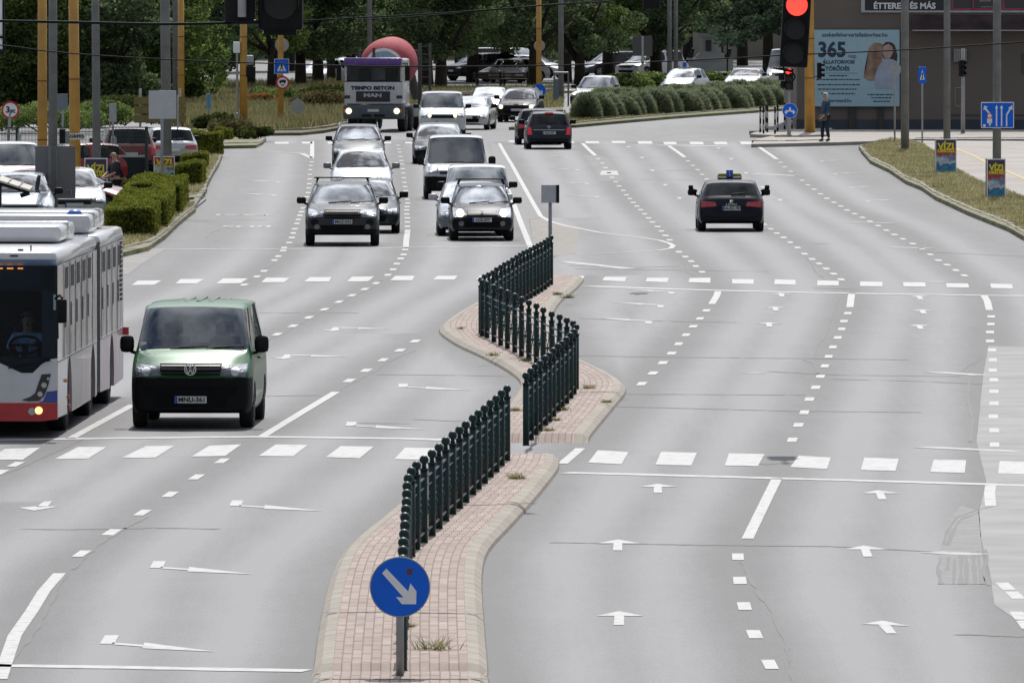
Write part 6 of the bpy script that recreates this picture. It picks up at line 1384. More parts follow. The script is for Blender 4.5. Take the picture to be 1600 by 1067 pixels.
# dark car behind it, showing at the right
car('estate', 572, 364, 'dark blue grey estate car mostly hidden behind the grey off road car', 'car', paint('slate', (.03, .035, .045), metal=.5), Q1, heading=.012, name='estate_car', over=dict(W=1.8))
car('mpv', 565, 316, 'silver white family car with big glaring windscreen behind the grey off road car', 'car', paint('silver_white', (.46, .48, .50), metal=.5), Q1, heading=.014, name='family_car', fog=True, mir=mat('mirror_grey', (.2, .2, .21), rough=.4), grille=(.72, .12, .40))
car('estate', 560, 262, 'dark grey estate with silver roof rails, last in the left queue', 'car', paint('dark_grey', (.05, .052, .058), metal=.5), Q1, heading=.014, name='estate_car', rails='silver', over=dict(W=1.83, H=1.56))
# middle queue
BLK = paint('black_hatch', (.010, .011, .018), metal=.2)
r, bv, p, pm = car('crossover', 752.5, 375.5, 'black compact car with roof bar and lit headlights, first beside the dividing line', 'car', BLK, Q1, heading=.018, name='compact_car', txt='LCS-277', head=(.78, .24, .34), lit=.5, grille=(.765, .09, .36), bad=('s', .775, .05), fog=True, bars=1, platez=.58, over=dict(W=1.66, H=1.53, hood=.99, nose=.78, belt=.98))
car('sedan', 736, 368, 'silver blue saloon car peeking out left of the black compact car', 'car', paint('silver_blue', (.22, .25, .29), metal=.6), Q1, heading=.018, name='saloon_car', mir=mat('mirror_silver', (.5, .5, .52), rough=.3), over=dict(W=1.78))
car('van_c', 746, 358, 'small white van directly behind the black compact car', 'van', paint('white_small_van', (.66, .67, .67)), Q1, heading=.016, name='van', over=dict(W=1.72, H=1.82))
r, bv, p, pm = car('van_s', 713, 311, 'white panel van with black bumper and tall mirrors in the middle of the queue', 'van', paint('white_panel_van', (.60, .63, .67)), Q1, heading=.016, name='panel_van', head=(.95, .20, .34), grille=(.86, .08, .5), over=dict(blackbump=.74, W=1.95, H=2.03, nose=1.0, hood=1.13, belt=1.12, panel=True, blindrear=True, L=5.1), mir=BLACKP)
patch(bv, p['L'], None, LAMPON, 'lamp_bulb', r, ell=(-.66, .96, .07, .07), off=.03)
car('sedan', 686, 256, 'black saloon car with bright windscreen behind the tall white panel van', 'car', paint('black_saloon', (.012, .012, .014), metal=.2), Q1, heading=.014, name='saloon_car', over=dict(W=1.86, H=1.5), mir=BLACKP)
car('van_s', 691, 213, 'white van behind the black saloon, beside the cement truck', 'van', paint('white_minibus', (.62, .63, .63)), Q1, heading=.013, name='van', lit=.8)
car('hatch', 732, 203, 'white hatchback showing its left flank behind the white van', 'car', paint('white_hatch', (.60, .62, .62)), Q1, heading=-.10, name='hatchback')
car('sedan', 764, 185, 'silver car with pinkish windscreen left of the dark brown crossover', 'car', paint('pale_silver', (.42, .44, .46), metal=.5), Q1, heading=-.03, name='saloon_car', grille=(.58, .12, .4))
r, bv, p, pm = car('juke', 809, 191, 'dark brown crossover with two round lit headlights beyond the junction', 'car', paint('dark_brown', (.012, .010, .011), metal=.1), Q1, heading=-.10, name='crossover_car', head=(.73, .20, .24), lit=.5, grille=(.83, .14, .3), bad=('bar', .83, .09), txt='', platez=.58)
# driving away
ANTH = paint('anthracite', (.03, .037, .050), metal=.5)
r, bv, p, pm = car('estate', 857, 233, 'dark grey estate car with lit red rear lights driving away', 'car', ANTH, Q2, heading=.020, rear=True, name='estate_car', txt='PLK-527', brake=True, bad=('bolt', .90, .06), rails=True, over=dict(W=1.75, H=1.5, tailz=.97), mir=BLACKP, glassm=GLASSC)
bm = B(); box(bm, -.16, .16, p['rend']+.02, p['rend']+.08, 1.34, 1.385); obj('brake_light', bm, BRAKE, r)
bm = B(); box(bm, -.6, .6, p['L']-.02, p['L']+.02, .725, .74); obj('chrome_strip', bm, CHROME, r)
car('hatch', 842, 226, 'black car mostly hidden to the left of the dark grey estate driving away', 'car', paint('black_plain', (.012, .012, .014), metal=.2), Q2, heading=.020, rear=True, name='hatchback')
BLU = paint('blue_black', (.010, .012, .024), metal=.3)
r, bv, p, pm = car('hatch', 1141.5, 361, 'dark blue hatchback with a blue and yellow roof sign driving away', 'car', BLU, Q2, heading=.004, rear=True, name='hatchback', txt='AA-EZ-787', bad=('sq', .86, .055), mir=BLACKP, over=dict(W=1.77, H=1.44, tailz=1.0), glassm=GLASSC)
bm = B(); text_xz(bm, 'LEON', .075, (0, p['L']-.0, .72), .0, sx=1.5, flip=True); obj('lettering', bm, CHROME, r)
bm = B(); box(bm, -.09, .09, 2.30, 2.40, 1.40, 1.60, bev=.01); rs_ = obj('roof_sign', bm, mat('sign_deep_blue', (.01, .05, .35), rough=.4), r)
bm = B(); box(bm, -.088, -.0, 2.401, 2.406, 1.43, 1.58); box(bm, .01, .085, 2.401, 2.406, 1.43, 1.58); obj('sign_face', bm, mat('sign_bright_blue', (.02, .13, .62), rough=.3), rs_); bm = B(); box(bm, -.005, .006, 2.407, 2.412, 1.42, 1.60); obj('sign_stripe', bm, SIGNWHITE, rs_)
bm = B(); prism(bm, [(-.34, 1.41), (.34, 1.41), (.29, 1.50), (-.29, 1.50)], 2.20, 2.30); obj('yellow_sign', bm, mat('sign_yellow_dull', (.42, .36, .02), rough=.5), r)
bm = B(); box(bm, -.32, .32, 2.15, 2.45, 1.35, 1.40, bev=.01); obj('sign_base', bm, BLACKP, r)
for s in (-1, 1): mirror(r, s, TYPES['hatch']['W']/2+.13, 1.55, 1.12, BLACKP, .13, .12)
# beyond the junction
car('pickup', 925, 176, 'pale silver pickup truck with lit headlights left of the ornamental grass mounds', 'pickup truck', paint('pale_pickup', (.34, .34, .35), metal=.5), Q3, heading=-.22, name='pickup_truck', head=(.98, .18, .36), lit=.5, grille=(.86, .26, .42), over=dict(blackbump=.80))
car('suv', 992, 124, 'white off road car parked on the left of the dark square board', 'car', paint('white_suv', (.60, .60, .60)), Q3, heading=-.75, name='parked_car', over=dict(L=4.7, H=1.8))
car('estate', 925, 120, 'dark grey estate parked behind the pale pickup', 'car', paint('dark_parked', (.05, .055, .065), metal=.4), Q3, heading=-1.0, name='parked_car', rails=True, over=dict(H=1.6))
r, bv, p, pm = car('hatch', 1058, 150, 'silver hatchback with a small blue roof sign behind the grass mounds', 'car', paint('silver_learner', (.42, .44, .45), metal=.5), Q3, heading=-.28, name='hatchback', over=dict(H=1.5))
bm = B(); box(bm, -.10, .10, 2.3, 2.4, 1.42, 1.72, bev=.01); obj('roof_sign', bm, mat('sign_bright_blue', (.02, .13, .62)), r); bm = B(); box(bm, -.35, .35, 2.28, 2.42, 1.40, 1.47, bev=.01); obj('sign_base', bm, mat('sign_pale', (.4, .42, .45)), r)
car('sedan', 1160, 146, 'low white car right of the stone monument, behind the grass mounds', 'car', paint('white_low', (.66, .66, .65)), Q3, heading=-.18, name='saloon_car', lit=.3, over=dict(W=1.9, H=1.38))
car('van_l', 1228, 143, 'light grey tall van partly hidden by the large suspended traffic light', 'van', paint('grey_tall_van', (.42, .45, .50)), Q3, heading=-.15, name='panel_van', lit=.5)
# parked row under the trees
car('hatch', 492, 133, 'white hatchback parked nose out between the tree trunks, left of the cement truck', 'car', paint('white_parked', (.60, .60, .61)), Q3, heading=-.35, name='parked_car', over=dict(L=4.5, H=1.52), grille=(.62, .16, .4))
car('van_s', 517, 126, 'white van parked behind the slim tree trunk next to the cement truck', 'van', paint('white_parked_van', (.46, .46, .47)), Q3, heading=-.6, name='parked_van')
car('hatch', 536, 128, 'pale green hatchback parked just left of the cement truck cab', 'car', paint('pale_green_car', (.36, .42, .42)), Q3, heading=-.2, name='parked_car')
car('suv', 722, 127, 'dark off road car parked under the trees right of the cement drum', 'car', paint('black_parked', (.025, .022, .025), metal=.3), Q3, heading=-.9, name='parked_car')
car('hatch', 773, 129, 'silver car parked behind the left bench', 'car', paint('silver_parked', (.32, .34, .35), metal=.5), Q3, heading=-.9, name='parked_car')
car('sedan', 806, 131, 'pale car parked behind the right bench', 'car', paint('pale_parked', (.40, .42, .43), metal=.4), Q3, heading=.2, name='parked_car')
car('van_s', 823, 122, 'dark van with white rear parked left of the slim yellow mast', 'van', paint('grey_parked_van', (.30, .32, .34), metal=.4), Q3, heading=.9, name='parked_van')
car('hatch', 866, 123, 'white hatchback parked just right of the slim yellow mast', 'car', paint('white_parked_two', (.50, .52, .53)), Q3, heading=1.1, name='parked_car')
# left car park
car('mpv', 200, 271, 'red family car seen from behind through the mesh fence', 'car', paint('red_car', (.17, .008, .010)), Q4, heading=.12, rear=True, name='parked_car', over=dict(H=1.66))
car('hatch', 268, 262, 'pale silver car half hidden by the hedge and thick concrete pole', 'car', paint('pale_silver_two', (.42, .44, .46), metal=.5), Q4, heading=.1, rear=True, name='parked_car')
car('hatch', 180, 341, 'dark red car nosing out from behind the left circus poster', 'car', paint('dark_red', (.20, .010, .016)), Q4, heading=1.25, name='parked_car')
car('mpv', 113, 352, 'white car behind the right yellow mast, just above the bus roof', 'car', paint('white_lot', (.62, .63, .64)), Q4, heading=.1, name='parked_car')
car('mpv', 32, 362, 'pale blue grey car left of the two yellow masts, just above the bus', 'car', paint('pale_blue_grey', (.34, .40, .46), metal=.3), Q4, heading=.05, name='parked_car')
car('van_c', 22, 318, 'white van in the car park at the left edge', 'van', paint('white_lot_van', (.60, .61, .62)), Q4, heading=.15, name='parked_van')
car('hatch', 40, 292, 'red car with a white roof stripe behind the white van at the left edge', 'car', paint('red_low', (.28, .015, .02)), Q4, heading=-1.3, name='parked_car')
# ---------------- people ----------------
def skin_mesh(name, verts, edges, radii, root, parent, m, sub=2):
    me = bpy.data.meshes.new(name); me.from_pydata(verts, edges, []); o = bpy.data.objects.new('tmp', me); SC.objects.link(o)
    md = o.modifiers.new('k', 'SKIN'); md.use_smooth_shade = True
    for i, r in enumerate(radii):
        me.skin_vertices[0].data[i].radius = (r, r) if not isinstance(r, tuple) else r; me.skin_vertices[0].data[i].use_root = (i == root)
    s = o.modifiers.new('s', 'SUBSURF'); s.levels = s.render_levels = sub
    dg = bpy.context.evaluated_depsgraph_get(); out = bpy.data.meshes.new_from_object(o.evaluated_get(dg)); bpy.data.objects.remove(o)
    out.materials.clear(); out.materials.append(m)
    for p_ in out.polygons: p_.use_smooth = True
    return link(bpy.data.objects.new(name, out), parent)
def person(loc, rz, label, J, shirt, trousers, hair, group=None, hairm=None, shoes=True, sleeves=True, legs=True):
    """J: joints; x right, -y is the way the figure faces"""
    root = empty('person', loc, rz, label, 'person', group); V = []; E = []; Rd = []
    def add(n, r, par=None, p=None):
        V.append(J[n] if p is None else p); Rd.append(r); i = len(V)-1
        if par is not None: E.append((par, i))
        return i
    pe = add('pelvis', .125); wa = add('waist', .115, pe); ch = add('chest', .135, wa); ne = add('neck', .052, ch); hb = add('headb', .075, ne); hm = add('headm', .095, hb); ht = add('headt', .075, hm)
    hands = {}
    for s in 'LR':
        sh = add('sho'+s, .055, ch); el = add('elb'+s, .042, sh); wr = add('wri'+s, .030, el); hd = add(None, .034, wr, tuple(J['han'+s])); hands[s] = (wr, hd)
        w = Vector(J['wri'+s]); h = Vector(J['han'+s]); d = (h-w).normalized(); side_ = d.cross(Vector((0, 1, 0))); side_ = side_.normalized() if side_.length > .1 else Vector((1, 0, 0)); fr = Vector((0, -1, 0))
        for k, L in enumerate((.070, .080, .075, .058)):
            b = h+side_*(-.030+.02*k)*.9+d*.03; k1 = add(None, .0095, hd, tuple(b)); k2 = add(None, .009, k1, tuple(b+d*L*.55+fr*.006)); add(None, .008, k2, tuple(b+d*L*.85+fr*.028))
        t1 = add(None, .011, hd, tuple(w.lerp(h, .7)+fr*.035)); add(None, .009, t1, tuple(h+fr*.045+d*.03))
        if legs: hp = add('hip'+s, .095, pe); kn = add('kne'+s, .062, hp); an = add('ank'+s, .042, kn); add('toe'+s, .036, an)
    skin_mesh('body', V, E, Rd, 0, root, SKIN, 1)
    hm_ = Vector(J['headm']); fw = J.get('face', Vector((0, -1, 0))); fw = Vector(fw).normalized(); sd_ = Vector((0, 0, 1)).cross(fw)
    bm = B(); ball(bm, hm_+fw*.095+Vector((0, 0, -.02)), .017, 8, (1, 1, 1.3)); ball(bm, hm_+sd_*.088+Vector((0, 0, -.01)), .02, 8, (1, 1, 1.4)); ball(bm, hm_-sd_*.088+Vector((0, 0, -.01)), .02, 8, (1, 1, 1.4)); obj('nose_and_ears', bm, SKIN, root, True)
    bm = B()
    for s in (-1, 1): ball(bm, hm_+fw*.088+sd_*.032*s+Vector((0, 0, .01)), .010, 6)
    tube(bm, hm_+fw*.086+sd_*-.025+Vector((0, 0, -.062)), hm_+fw*.086+sd_*.025+Vector((0, 0, -.062)), .006, seg=5); obj('eyes_and_mouth', bm, mat('dark_features', (.05, .02, .02), rough=.6), root, True)
    if hairm:
        bm = B(); rr = bmesh.ops.create_uvsphere(bm, u_segments=16, v_segments=12, radius=.112); c = hm_-fw*.016+Vector((0, 0, .028)); bmesh.ops.translate(bm, vec=c, verts=bm.verts)
        bmesh.ops.delete(bm, geom=[v for v in bm.verts if (v.co-hm_).dot(fw) > .045 and v.co.z < hm_.z+.065 or v.co.z < hm_.z-.06], context='VERTS'); obj('hair', bm, hairm, root, True)
    V = []; E = []; Rd = []
    pe = add('pelvis', .15, None, tuple(Vector(J['pelvis'])+Vector((0, 0, -.02)))); wa = add('waist', .140, pe); ch = add('chest', .160, wa); ne = add(None, .075, ch, tuple(Vector(J['chest']).lerp(Vector(J['neck']), .65)))
    for s in 'LR': sh = add('sho'+s, .078, ch); el = add('elb'+s, .060, sh); (add(None, .045, el, tuple(Vector(J['elb'+s]).lerp(Vector(J['wri'+s]), .88))) if sleeves else None)
    skin_mesh('jacket' if sleeves else 'shirt', V, E, Rd, 0, root, shirt, 1)
    if legs:
        V = []; E = []; Rd = []; pe = add(None, .135, None, tuple(Vector(J['pelvis'])+Vector((0, 0, .0))))
        for s in 'LR': hp = add('hip'+s, .108, pe); kn = add('kne'+s, .080, hp); add(None, .062, kn, tuple(Vector(J['ank'+s])+Vector((0, 0, .03))))
        skin_mesh('trousers', V, E, Rd, 0, root, trousers, 1)
        for s in 'LR':
            a = Vector(J['ank'+s]); t = Vector(J['toe'+s]); V = [tuple(a-(t-a)*.35+Vector((0, 0, -.03))), tuple(a.lerp(t, .5)+Vector((0, 0, -.02))), tuple(t)]; skin_mesh('shoe', V, [(0, 1), (1, 2)], [.05, .052, .04], 0, root, BLACKP, 1)
    return root
STAND = dict(pelvis=(0, 0, .96), waist=(0, .0, 1.12), chest=(0, .01, 1.36), neck=(0, 0, 1.52), headb=(0, -.01, 1.60), headm=(0, -.02, 1.68), headt=(0, -.01, 1.745),
  shoL=(-.19, .01, 1.43), elbL=(-.25, .03, 1.14), wriL=(-.24, -.08, .90), hanL=(-.235, -.11, .82), shoR=(.19, .01, 1.43), elbR=(.25, .03, 1.14), wriR=(.25, -.06, .90), hanR=(.25, -.09, .82),
  hipL=(-.095, 0, .88), kneL=(-.105, -.02, .50), ankL=(-.11, .02, .09), toeL=(-.12, -.13, .045), hipR=(.095, 0, .88), kneR=(.105, -.02, .50), ankR=(.11, .02, .09), toeR=(.12, -.13, .045))
WALK = dict(STAND, kneL=(-.10, -.08, .50), ankL=(-.10, -.08, .09), toeL=(-.10, -.24, .045), kneR=(.10, .0, .50), ankR=(.10, .08, .10), toeR=(.10, -.06, .045), elbL=(-.25, .10, 1.16), wriL=(-.26, .06, .92), hanL=(-.26, .05, .84), elbR=(.25, -.02, 1.14), wriR=(.22, -.20, .96), hanR=(.20, -.27, .90))
pr = person(G(1290, 221.5, .13), R(-62), 'white haired pedestrian in a blue jacket and dark jeans carrying a brown shoulder bag', WALK, mat('blue_jacket', (.025, .07, .14), rough=.85), mat('dark_jeans', (.012, .022, .045), rough=.9), None, hairm=mat('white_hair', (.55, .54, .52), rough=.8))
pr.scale = (1.04,)*3
r = empty('shoulder_bag', pr.location+Vector((-.12, -.16, 0)), R(-30), 'brown grey shoulder bag hanging at the hip of the white haired pedestrian', 'bag')
bm = B(); box(bm, -.19, .17, -.07, .07, .80, 1.02, bev=.05); obj('pouch', bm, mat('bag_brown', (.11, .085, .07), rough=.8), r, True)
bm = B(); path_tube(bm, [(-.20, 0, 1.0), (-.08, .02, 1.30), (.05, .08, 1.50), (.16, .06, 1.3), (.20, 0, 1.0)], .014, 5); obj('strap', bm, mat('bag_brown', (.11, .085, .07)), r)
POINT = dict(STAND, elbL=(-.24, -.12, 1.18), wriL=(-.10, -.30, 1.06), hanL=(-.05, -.37, 1.03), elbR=(.24, -.10, 1.16), wriR=(.10, -.30, 1.04), hanR=(.05, -.36, 1.01), headm=(0, -.05, 1.67), headb=(0, -.02, 1.60), headt=(0, -.04, 1.74))
person(G(180, 334), R(-65), 'bald man in a dark t-shirt standing beside the left circus poster', POINT, mat('dark_tshirt', (.018, .022, .035), rough=.9), mat('dark_trousers', (.012, .013, .016), rough=.9), None, sleeves=False)
# ---------------- articulated bus ----------------
BWHITE = mat('bus_white', (.66, .66, .68), rough=.3, noise=.04, coat=.6); BRED = mat('bus_red', (.50, .02, .025), rough=.35, coat=.6); BBLUE = mat('bus_blue', (.02, .06, .32), rough=.35, coat=.6)
def wrap_mat():
    m = bpy.data.materials.new('bus_side_wrap'); m.use_nodes = True; nt = m.node_tree; p = nt.nodes['Principled BSDF']; L = nt.links.new
    t = nt.nodes.new('ShaderNodeTexCoord'); mp_ = nt.nodes.new('ShaderNodeMapping'); mp_.inputs['Scale'].default_value = (0, .9, .35); n = nt.nodes.new('ShaderNodeTexNoise'); n.inputs['Scale'].default_value = 1.0; n.inputs['Detail'].default_value = 2
    L(t.outputs['Object'], mp_.inputs['Vector']); L(mp_.outputs['Vector'], n.inputs['Vector']); r = nt.nodes.new('ShaderNodeValToRGB'); e = r.color_ramp.elements; r.color_ramp.interpolation = 'EASE'
    e[0].position = .3; e[0].color = (.34, .33, .34, 1); e[1].position = .7; e[1].color = (.52, .36, .42, 1); x = e.new(.48); x.color = (.50, .47, .49, 1); x = e.new(.60); x.color = (.46, .30, .36, 1)
    L(n.outputs['Fac'], r.inputs['Fac']); L(r.outputs['Color'], p.inputs['Base Color']); p.inputs['Roughness'].default_value = .4; p.inputs['Coat Weight'].default_value = .4; return m
def film_mat():
    m = bpy.data.materials.new('bus_film_reflections'); m.use_nodes = True; nt = m.node_tree; p = nt.nodes['Principled BSDF']; L = nt.links.new
    t = nt.nodes.new('ShaderNodeTexCoord'); mp_ = nt.nodes.new('ShaderNodeMapping'); mp_.inputs['Scale'].default_value = (0, 1.6, .55); n = nt.nodes.new('ShaderNodeTexNoise'); n.inputs['Scale'].default_value = 1.6; n.inputs['Detail'].default_value = 6; n.inputs['Distortion'].default_value = 1.2
    L(t.outputs['Object'], mp_.inputs['Vector']); L(mp_.outputs['Vector'], n.inputs['Vector']); r = nt.nodes.new('ShaderNodeValToRGB'); e = r.color_ramp.elements
    e[0].position = .40; e[0].color = (.05, .05, .055, 1); e[1].position = .56; e[1].color = (.50, .48, .49, 1)  # dark and pale streaks are reflections painted into the film colour
    L(n.outputs['Fac'], r.inputs['Fac']); L(r.outputs['Color'], p.inputs['Base Color']); p.inputs['Roughness'].default_value = .22; p.inputs['Specular IOR Level'].default_value = .5
    b = nt.nodes.new('ShaderNodeBump'); b.inputs['Strength'].default_value = .25; b.inputs['Distance'].default_value = .05; L(n.outputs['Fac'], b.inputs['Height']); L(b.outputs['Normal'], p.inputs['Normal']); return m
WRAP, FILM = wrap_mat(), film_mat()
BUSX = -6.94
bus = empty('articulated_bus', (BUSX-1.275, 171.9, 0), R(-1.6), 'white articulated city bus with red bumper and pink grey side film at the left edge', 'bus')
HB = 1.275
def arch_wall(x0, x1, ya, yb, z0, z1, wheels, r=.56, zc=.50):
    """side wall in the YZ plane with half-round wheel openings"""
    pts = [(ya, z1), (ya, z0)]
    for yw in wheels:
        a0 = math.asin(min(1, (z0-zc)/r)); pts += [(yw-r*math.cos(a0+(math.pi-2*a0)*k/14), zc+r*math.sin(a0+(math.pi-2*a0)*k/14)*1.15) for k in range(15)]
    pts += [(yb, z0), (yb, z1)]; bm = B(); A = [bm.verts.new((x0, y, z)) for y, z in pts]; C = [bm.verts.new((x1, y, z)) for y, z in pts]
    n = len(A); bm.faces.new(A); bm.faces.new(C[::-1])
    for i in range(n): bm.faces.new((A[i], C[i], C[(i+1) % n], A[(i+1) % n]))
    bmesh.ops.recalc_face_normals(bm, faces=bm.faces); bmesh.ops.triangulate(bm, faces=[f for f in bm.faces if len(f.verts) > 4]); return bm
SEC = ((0.0, 9.3, (2.75, 8.35)), (10.15, 16.1, (13.1,)))
for si, (ya, yb, wh) in enumerate(SEC):
    for s in (-1, 1):
        a, b = (HB-.05, HB) if s > 0 else (-HB, -HB+.05)
        obj('side_panel', arch_wall(a, b, ya+(.06 if si == 0 else 0), yb, .30, 1.16, wh), WRAP, bus)
        bm = B()
        if s > 0: box(bm, a, b, ya+(1.05 if si == 0 else 0), yb, 1.165, 2.62)
        else: bm.faces.new([bm.verts.new(q) for q in ((-HB, ya, 1.165), (-HB, yb, 1.165), (-HB, yb, 2.62), (-HB, ya, 2.62))])
        sw = obj('side_window', bm, FILM if s > 0 else GLASSC, bus)
        if s > 0:
            y = ya+(1.5 if si == 0 else .3); k = 0
            while y < yb-.5:
                bm = B(); box(bm, b-.002, b+.006, y-.02, y+.02, 1.17, 2.60); obj('pillar', bm, mat('window_seal', (.10, .10, .105), rough=.4), sw)
                if y+.9 < yb-.2: bm = B(); box(bm, b-.001, b+.005, y+.3, y+.95, 2.22, 2.55); obj('vent_pane', bm, INK, sw); bm = B(); box(bm, b-.001, b+.005, y+.2, y+.42, 1.62, 1.98); obj('dark_pane', bm, INK, sw)
                y += 1.35; k += 1
            bm = B(); box(bm, b, b+.012, ya+.05, yb, 1.145, 1.165); obj('rubbing_strip', bm, mat('strip_grey', (.2, .2, .21), rough=.5), bus)
    bm = B(); box(bm, -HB, HB, ya, yb, 2.60, 2.84, bev=.11); obj('roof', bm, BWHITE, bus, True)
    bm = B(); box(bm, -HB+.06, HB-.06, ya+.06, yb, .34, .52); obj('floor', bm, DASH, bus)
bm = B(); box(bm, HB-.001, HB+.004, .07, 2.16, .30, 1.14); obj('front_side_panel', bm, BWHITE, bus)
bm = B(); box(bm, HB-.05, HB, .06, 1.04, 1.165, 2.62); obj('door_glass', bm, mat('green_black_glass', (.012, .03, .026), rough=.08), bus)
bm = B(); box(bm, -HB+.02, HB-.02, 2.6, 2.66, .5, 2.6); obj('cab_partition', bm, DASH, bus)
bm = B()
for k in range(9): y = 9.3+.85*(k+.5)/9; box(bm, -HB+.03, HB-.005-(.03 if k % 2 else 0), y-.045, y+.045, .42, 2.74, bev=.02)
obj('bellows', bm, mat('bellows_grey', (.075, .073, .07), rough=.85), bus)
bm = B(); box(bm, -HB, HB, 16.05, 16.12, .32, 2.7, bev=.02); obj('rear_panel', bm, BWHITE, bus)
bm = B()
for k in range(13): z = 1.62+k*.078; box(bm, HB, HB+.012, 15.25, 15.75, z, z+.042)
obj('engine_vent', bm, BLACKP, bus)
bm = B(); box(bm, HB-.02, HB+.10, 16.0, 16.1, 1.02, 1.16, bev=.02); obj('marker_lamp', bm, REDL, bus)
for ya_, sz in ((1.62, .78), (2.3, .5), (2.4, .35)): 
    bm = B(); box(bm, HB, HB+.03, ya_, ya_+.08, sz, sz+.06, bev=.01); obj('side_marker', bm, ORANGE, bus)
for y in (2.75, 8.35, 13.1):
    for s in (-1, 1): wheel(bus, s*(HB-.19), y, .485, .30, dark=True)
    bm = B(); box(bm, -HB+.4, HB-.4, y-.1, y+.1, .35, .6); obj('axle', bm, BLACKP, bus)
# front
def fpoly(pts, y0, y1, m, name, par=None, mirror=False):
    bm = B(); P = [(HB-x if not mirror else -(HB-x), z) for x, z in pts]; prism(bm, P, y0, y1); bmesh.ops.recalc_face_normals(bm, faces=bm.faces); bmesh.ops.triangulate(bm, faces=[f for f in bm.faces if len(f.verts) > 4]); return obj(name, bm, m, par or bus)
fpoly([(0, .53), (0, 1.21), (.10, 1.20), (.24, 1.12), (.38, .985), (.55, .985), (.95, 1.17), (1.275, 1.20), (1.60, 1.17), (2.0, .985), (2.17, .985), (2.31, 1.12), (2.45, 1.20), (2.55, 1.21), (2.55, .53)], 0, .06, BWHITE, 'front_panel')
fpoly([(0, .28), (0, .53), (2.55, .53), (2.55, .28), (2.3, .25), (.25, .25)], -.02, .06, BRED, 'front_bumper')
for mrr in (False, True):
    fpoly([(0.002, .535), (.002, .72), (.16, .70), (.22, .56), (.30, .535)], -.006, -.001, BBLUE, 'blue_flash', mirror=mrr)
    hl = fpoly([(.10, .975), (.24, .965), (.30, .80), (.34, .68), (.42, .62), (.55, .575), (.44, .555), (.28, .56), (.20, .64), (.14, .80)], -.014, -.006, mat('headlight_housing', (.012, .012, .014), rough=.2, coat=1), 'headlight', mirror=mrr)
    for (x, z, rr_) in ((.205, .80, .042), (.265, .665, .040), (.14, .90, .022)):
        bm = B(); prism(bm, disc(rr_, 18, (HB-x)*(-1 if mrr else 1), z), -.022, -.0145); obj('lamp', bm, mat('lamp_reflector', (.5, .52, .55)), hl)
    bm = B(); prism(bm, disc(.055, 18, (HB-.39)*(-1 if mrr else 1), .40), -.03, -.0205); obj('fog_lamp', bm, mat('lamp_reflector', (.5, .52, .55)), bus)
    bm = B(); prism(bm, disc(.058, 18, (HB-.285)*(-1 if mrr else 1), .415), -.03, -.0205); obj('lamp_lit', bm, mat('amber_lamp_lit', (1, .6, .2), emit=(1, .62, .22), estr=2.4), bus)
fpoly([(.02, 1.22), (.02, 2.72), (2.53, 2.72), (2.53, 1.22), (2.31, 1.13), (2.17, 1.0), (2.0, 1.0), (1.60, 1.18), (1.275, 1.21), (.95, 1.18), (.55, 1.0), (.38, 1.0), (.24, 1.13), (.10, 1.21)], -.004, .004, glass('bus_glass', (.55, .70, .85), .95, ior=1.34), 'windscreen')
ws = [c_ for c_ in bus.children if c_.name.startswith('windscreen')][0]; bm = B(); bm.from_mesh(ws.data); bmesh.ops.delete(bm, geom=[q for q in bm.faces if not (abs(q.normal.y) > .9 and q.calc_center_median().y < 0)], context='FACES'); [q.normal_flip() for q in bm.faces if q.normal.y > 0]; bm.to_mesh(ws.data); bm.free()
bm = B(); box(bm, -HB+.03, HB-.03, .02, .22, 2.24, 2.62); obj('destination_housing', bm, mat('display_black', (.010, .016, .024), rough=.6), bus)
bm = B()
for (x0, x1, z) in ((-.52, -.38, 2.58), (-.30, -.17, 2.58), (-.10, .03, 2.58), (.10, .19, 2.58), (.255, .35, 2.58), (.42, .50, 2.58), (-.60, -.45, 2.49), (-.2, -.08, 2.49), (.07, .13, 2.49)): box(bm, x0+.25, x1+.25, -.0, .019, z-.008, z+.010)
obj('display_text', bm, mat('display_orange', (1, .3, .05), emit=(1, .32, .06), estr=2.2), bus)
for s in (-1, 1): bm = B(); box(bm, s*(HB-.14)-.10, s*(HB-.14)+.10, .02, .10, 1.22, 2.6); obj('front_pillar', bm, mat('pillar_black', (.012, .016, .018), rough=.4), bus)
bm = B(); box(bm, HB-.06, HB-.02, -.012, -.005, 1.95, 2.18); obj('door_reflector', bm, mat('pale_teal', (.30, .46, .44), rough=.4), bus)
bm = B(); box(bm, -HB+.1, HB-.1, .08, .75, .6, 1.22, bev=.05); obj('dashboard', bm, mat('bus_dashboard', (.035, .04, .042), rough=.8), bus)
c = Vector((HB-.56, .95, 1.38)); bm = B(); pts = [c+Vector((.24*math.cos(k*math.pi/12), .14*math.sin(k*math.pi/12), .13*math.sin(k*math.pi/12))) for k in range(25)]; path_tube(bm, pts, .022, 6); tube(bm, c+Vector((0, 0, 0)), c+Vector((0, -.2, -.3)), .05, seg=8); path_tube(bm, [pts[0], c, pts[12]], .02, 5); obj('steering_wheel', bm, BLACKP, bus)
bm = B(); box(bm, HB-.82, HB-.28, 1.45, 2.0, .9, 1.05, bev=.05); box(bm, HB-.80, HB-.30, 1.85, 2.02, 1.0, 1.75, bev=.05); obj('driver_seat', bm, SEATM, bus)
bm = B(); box(bm, HB-1.22, HB-1.13, .12, .3, 1.98, 2.16, bev=.02); obj('interior_mirror', bm, mat('dark_red_box', (.06, .015, .02), rough=.5), bus)
for q0, q1 in (((HB-.1, -.04, 1.18), (HB-.75, -.05, 1.06)), ((.15, -.04, 1.14), (-.5, -.05, 1.1))):
    bm = B(); tube(bm, q0, q1, .012, seg=5); obj('wiper', bm, BLACKP, bus)
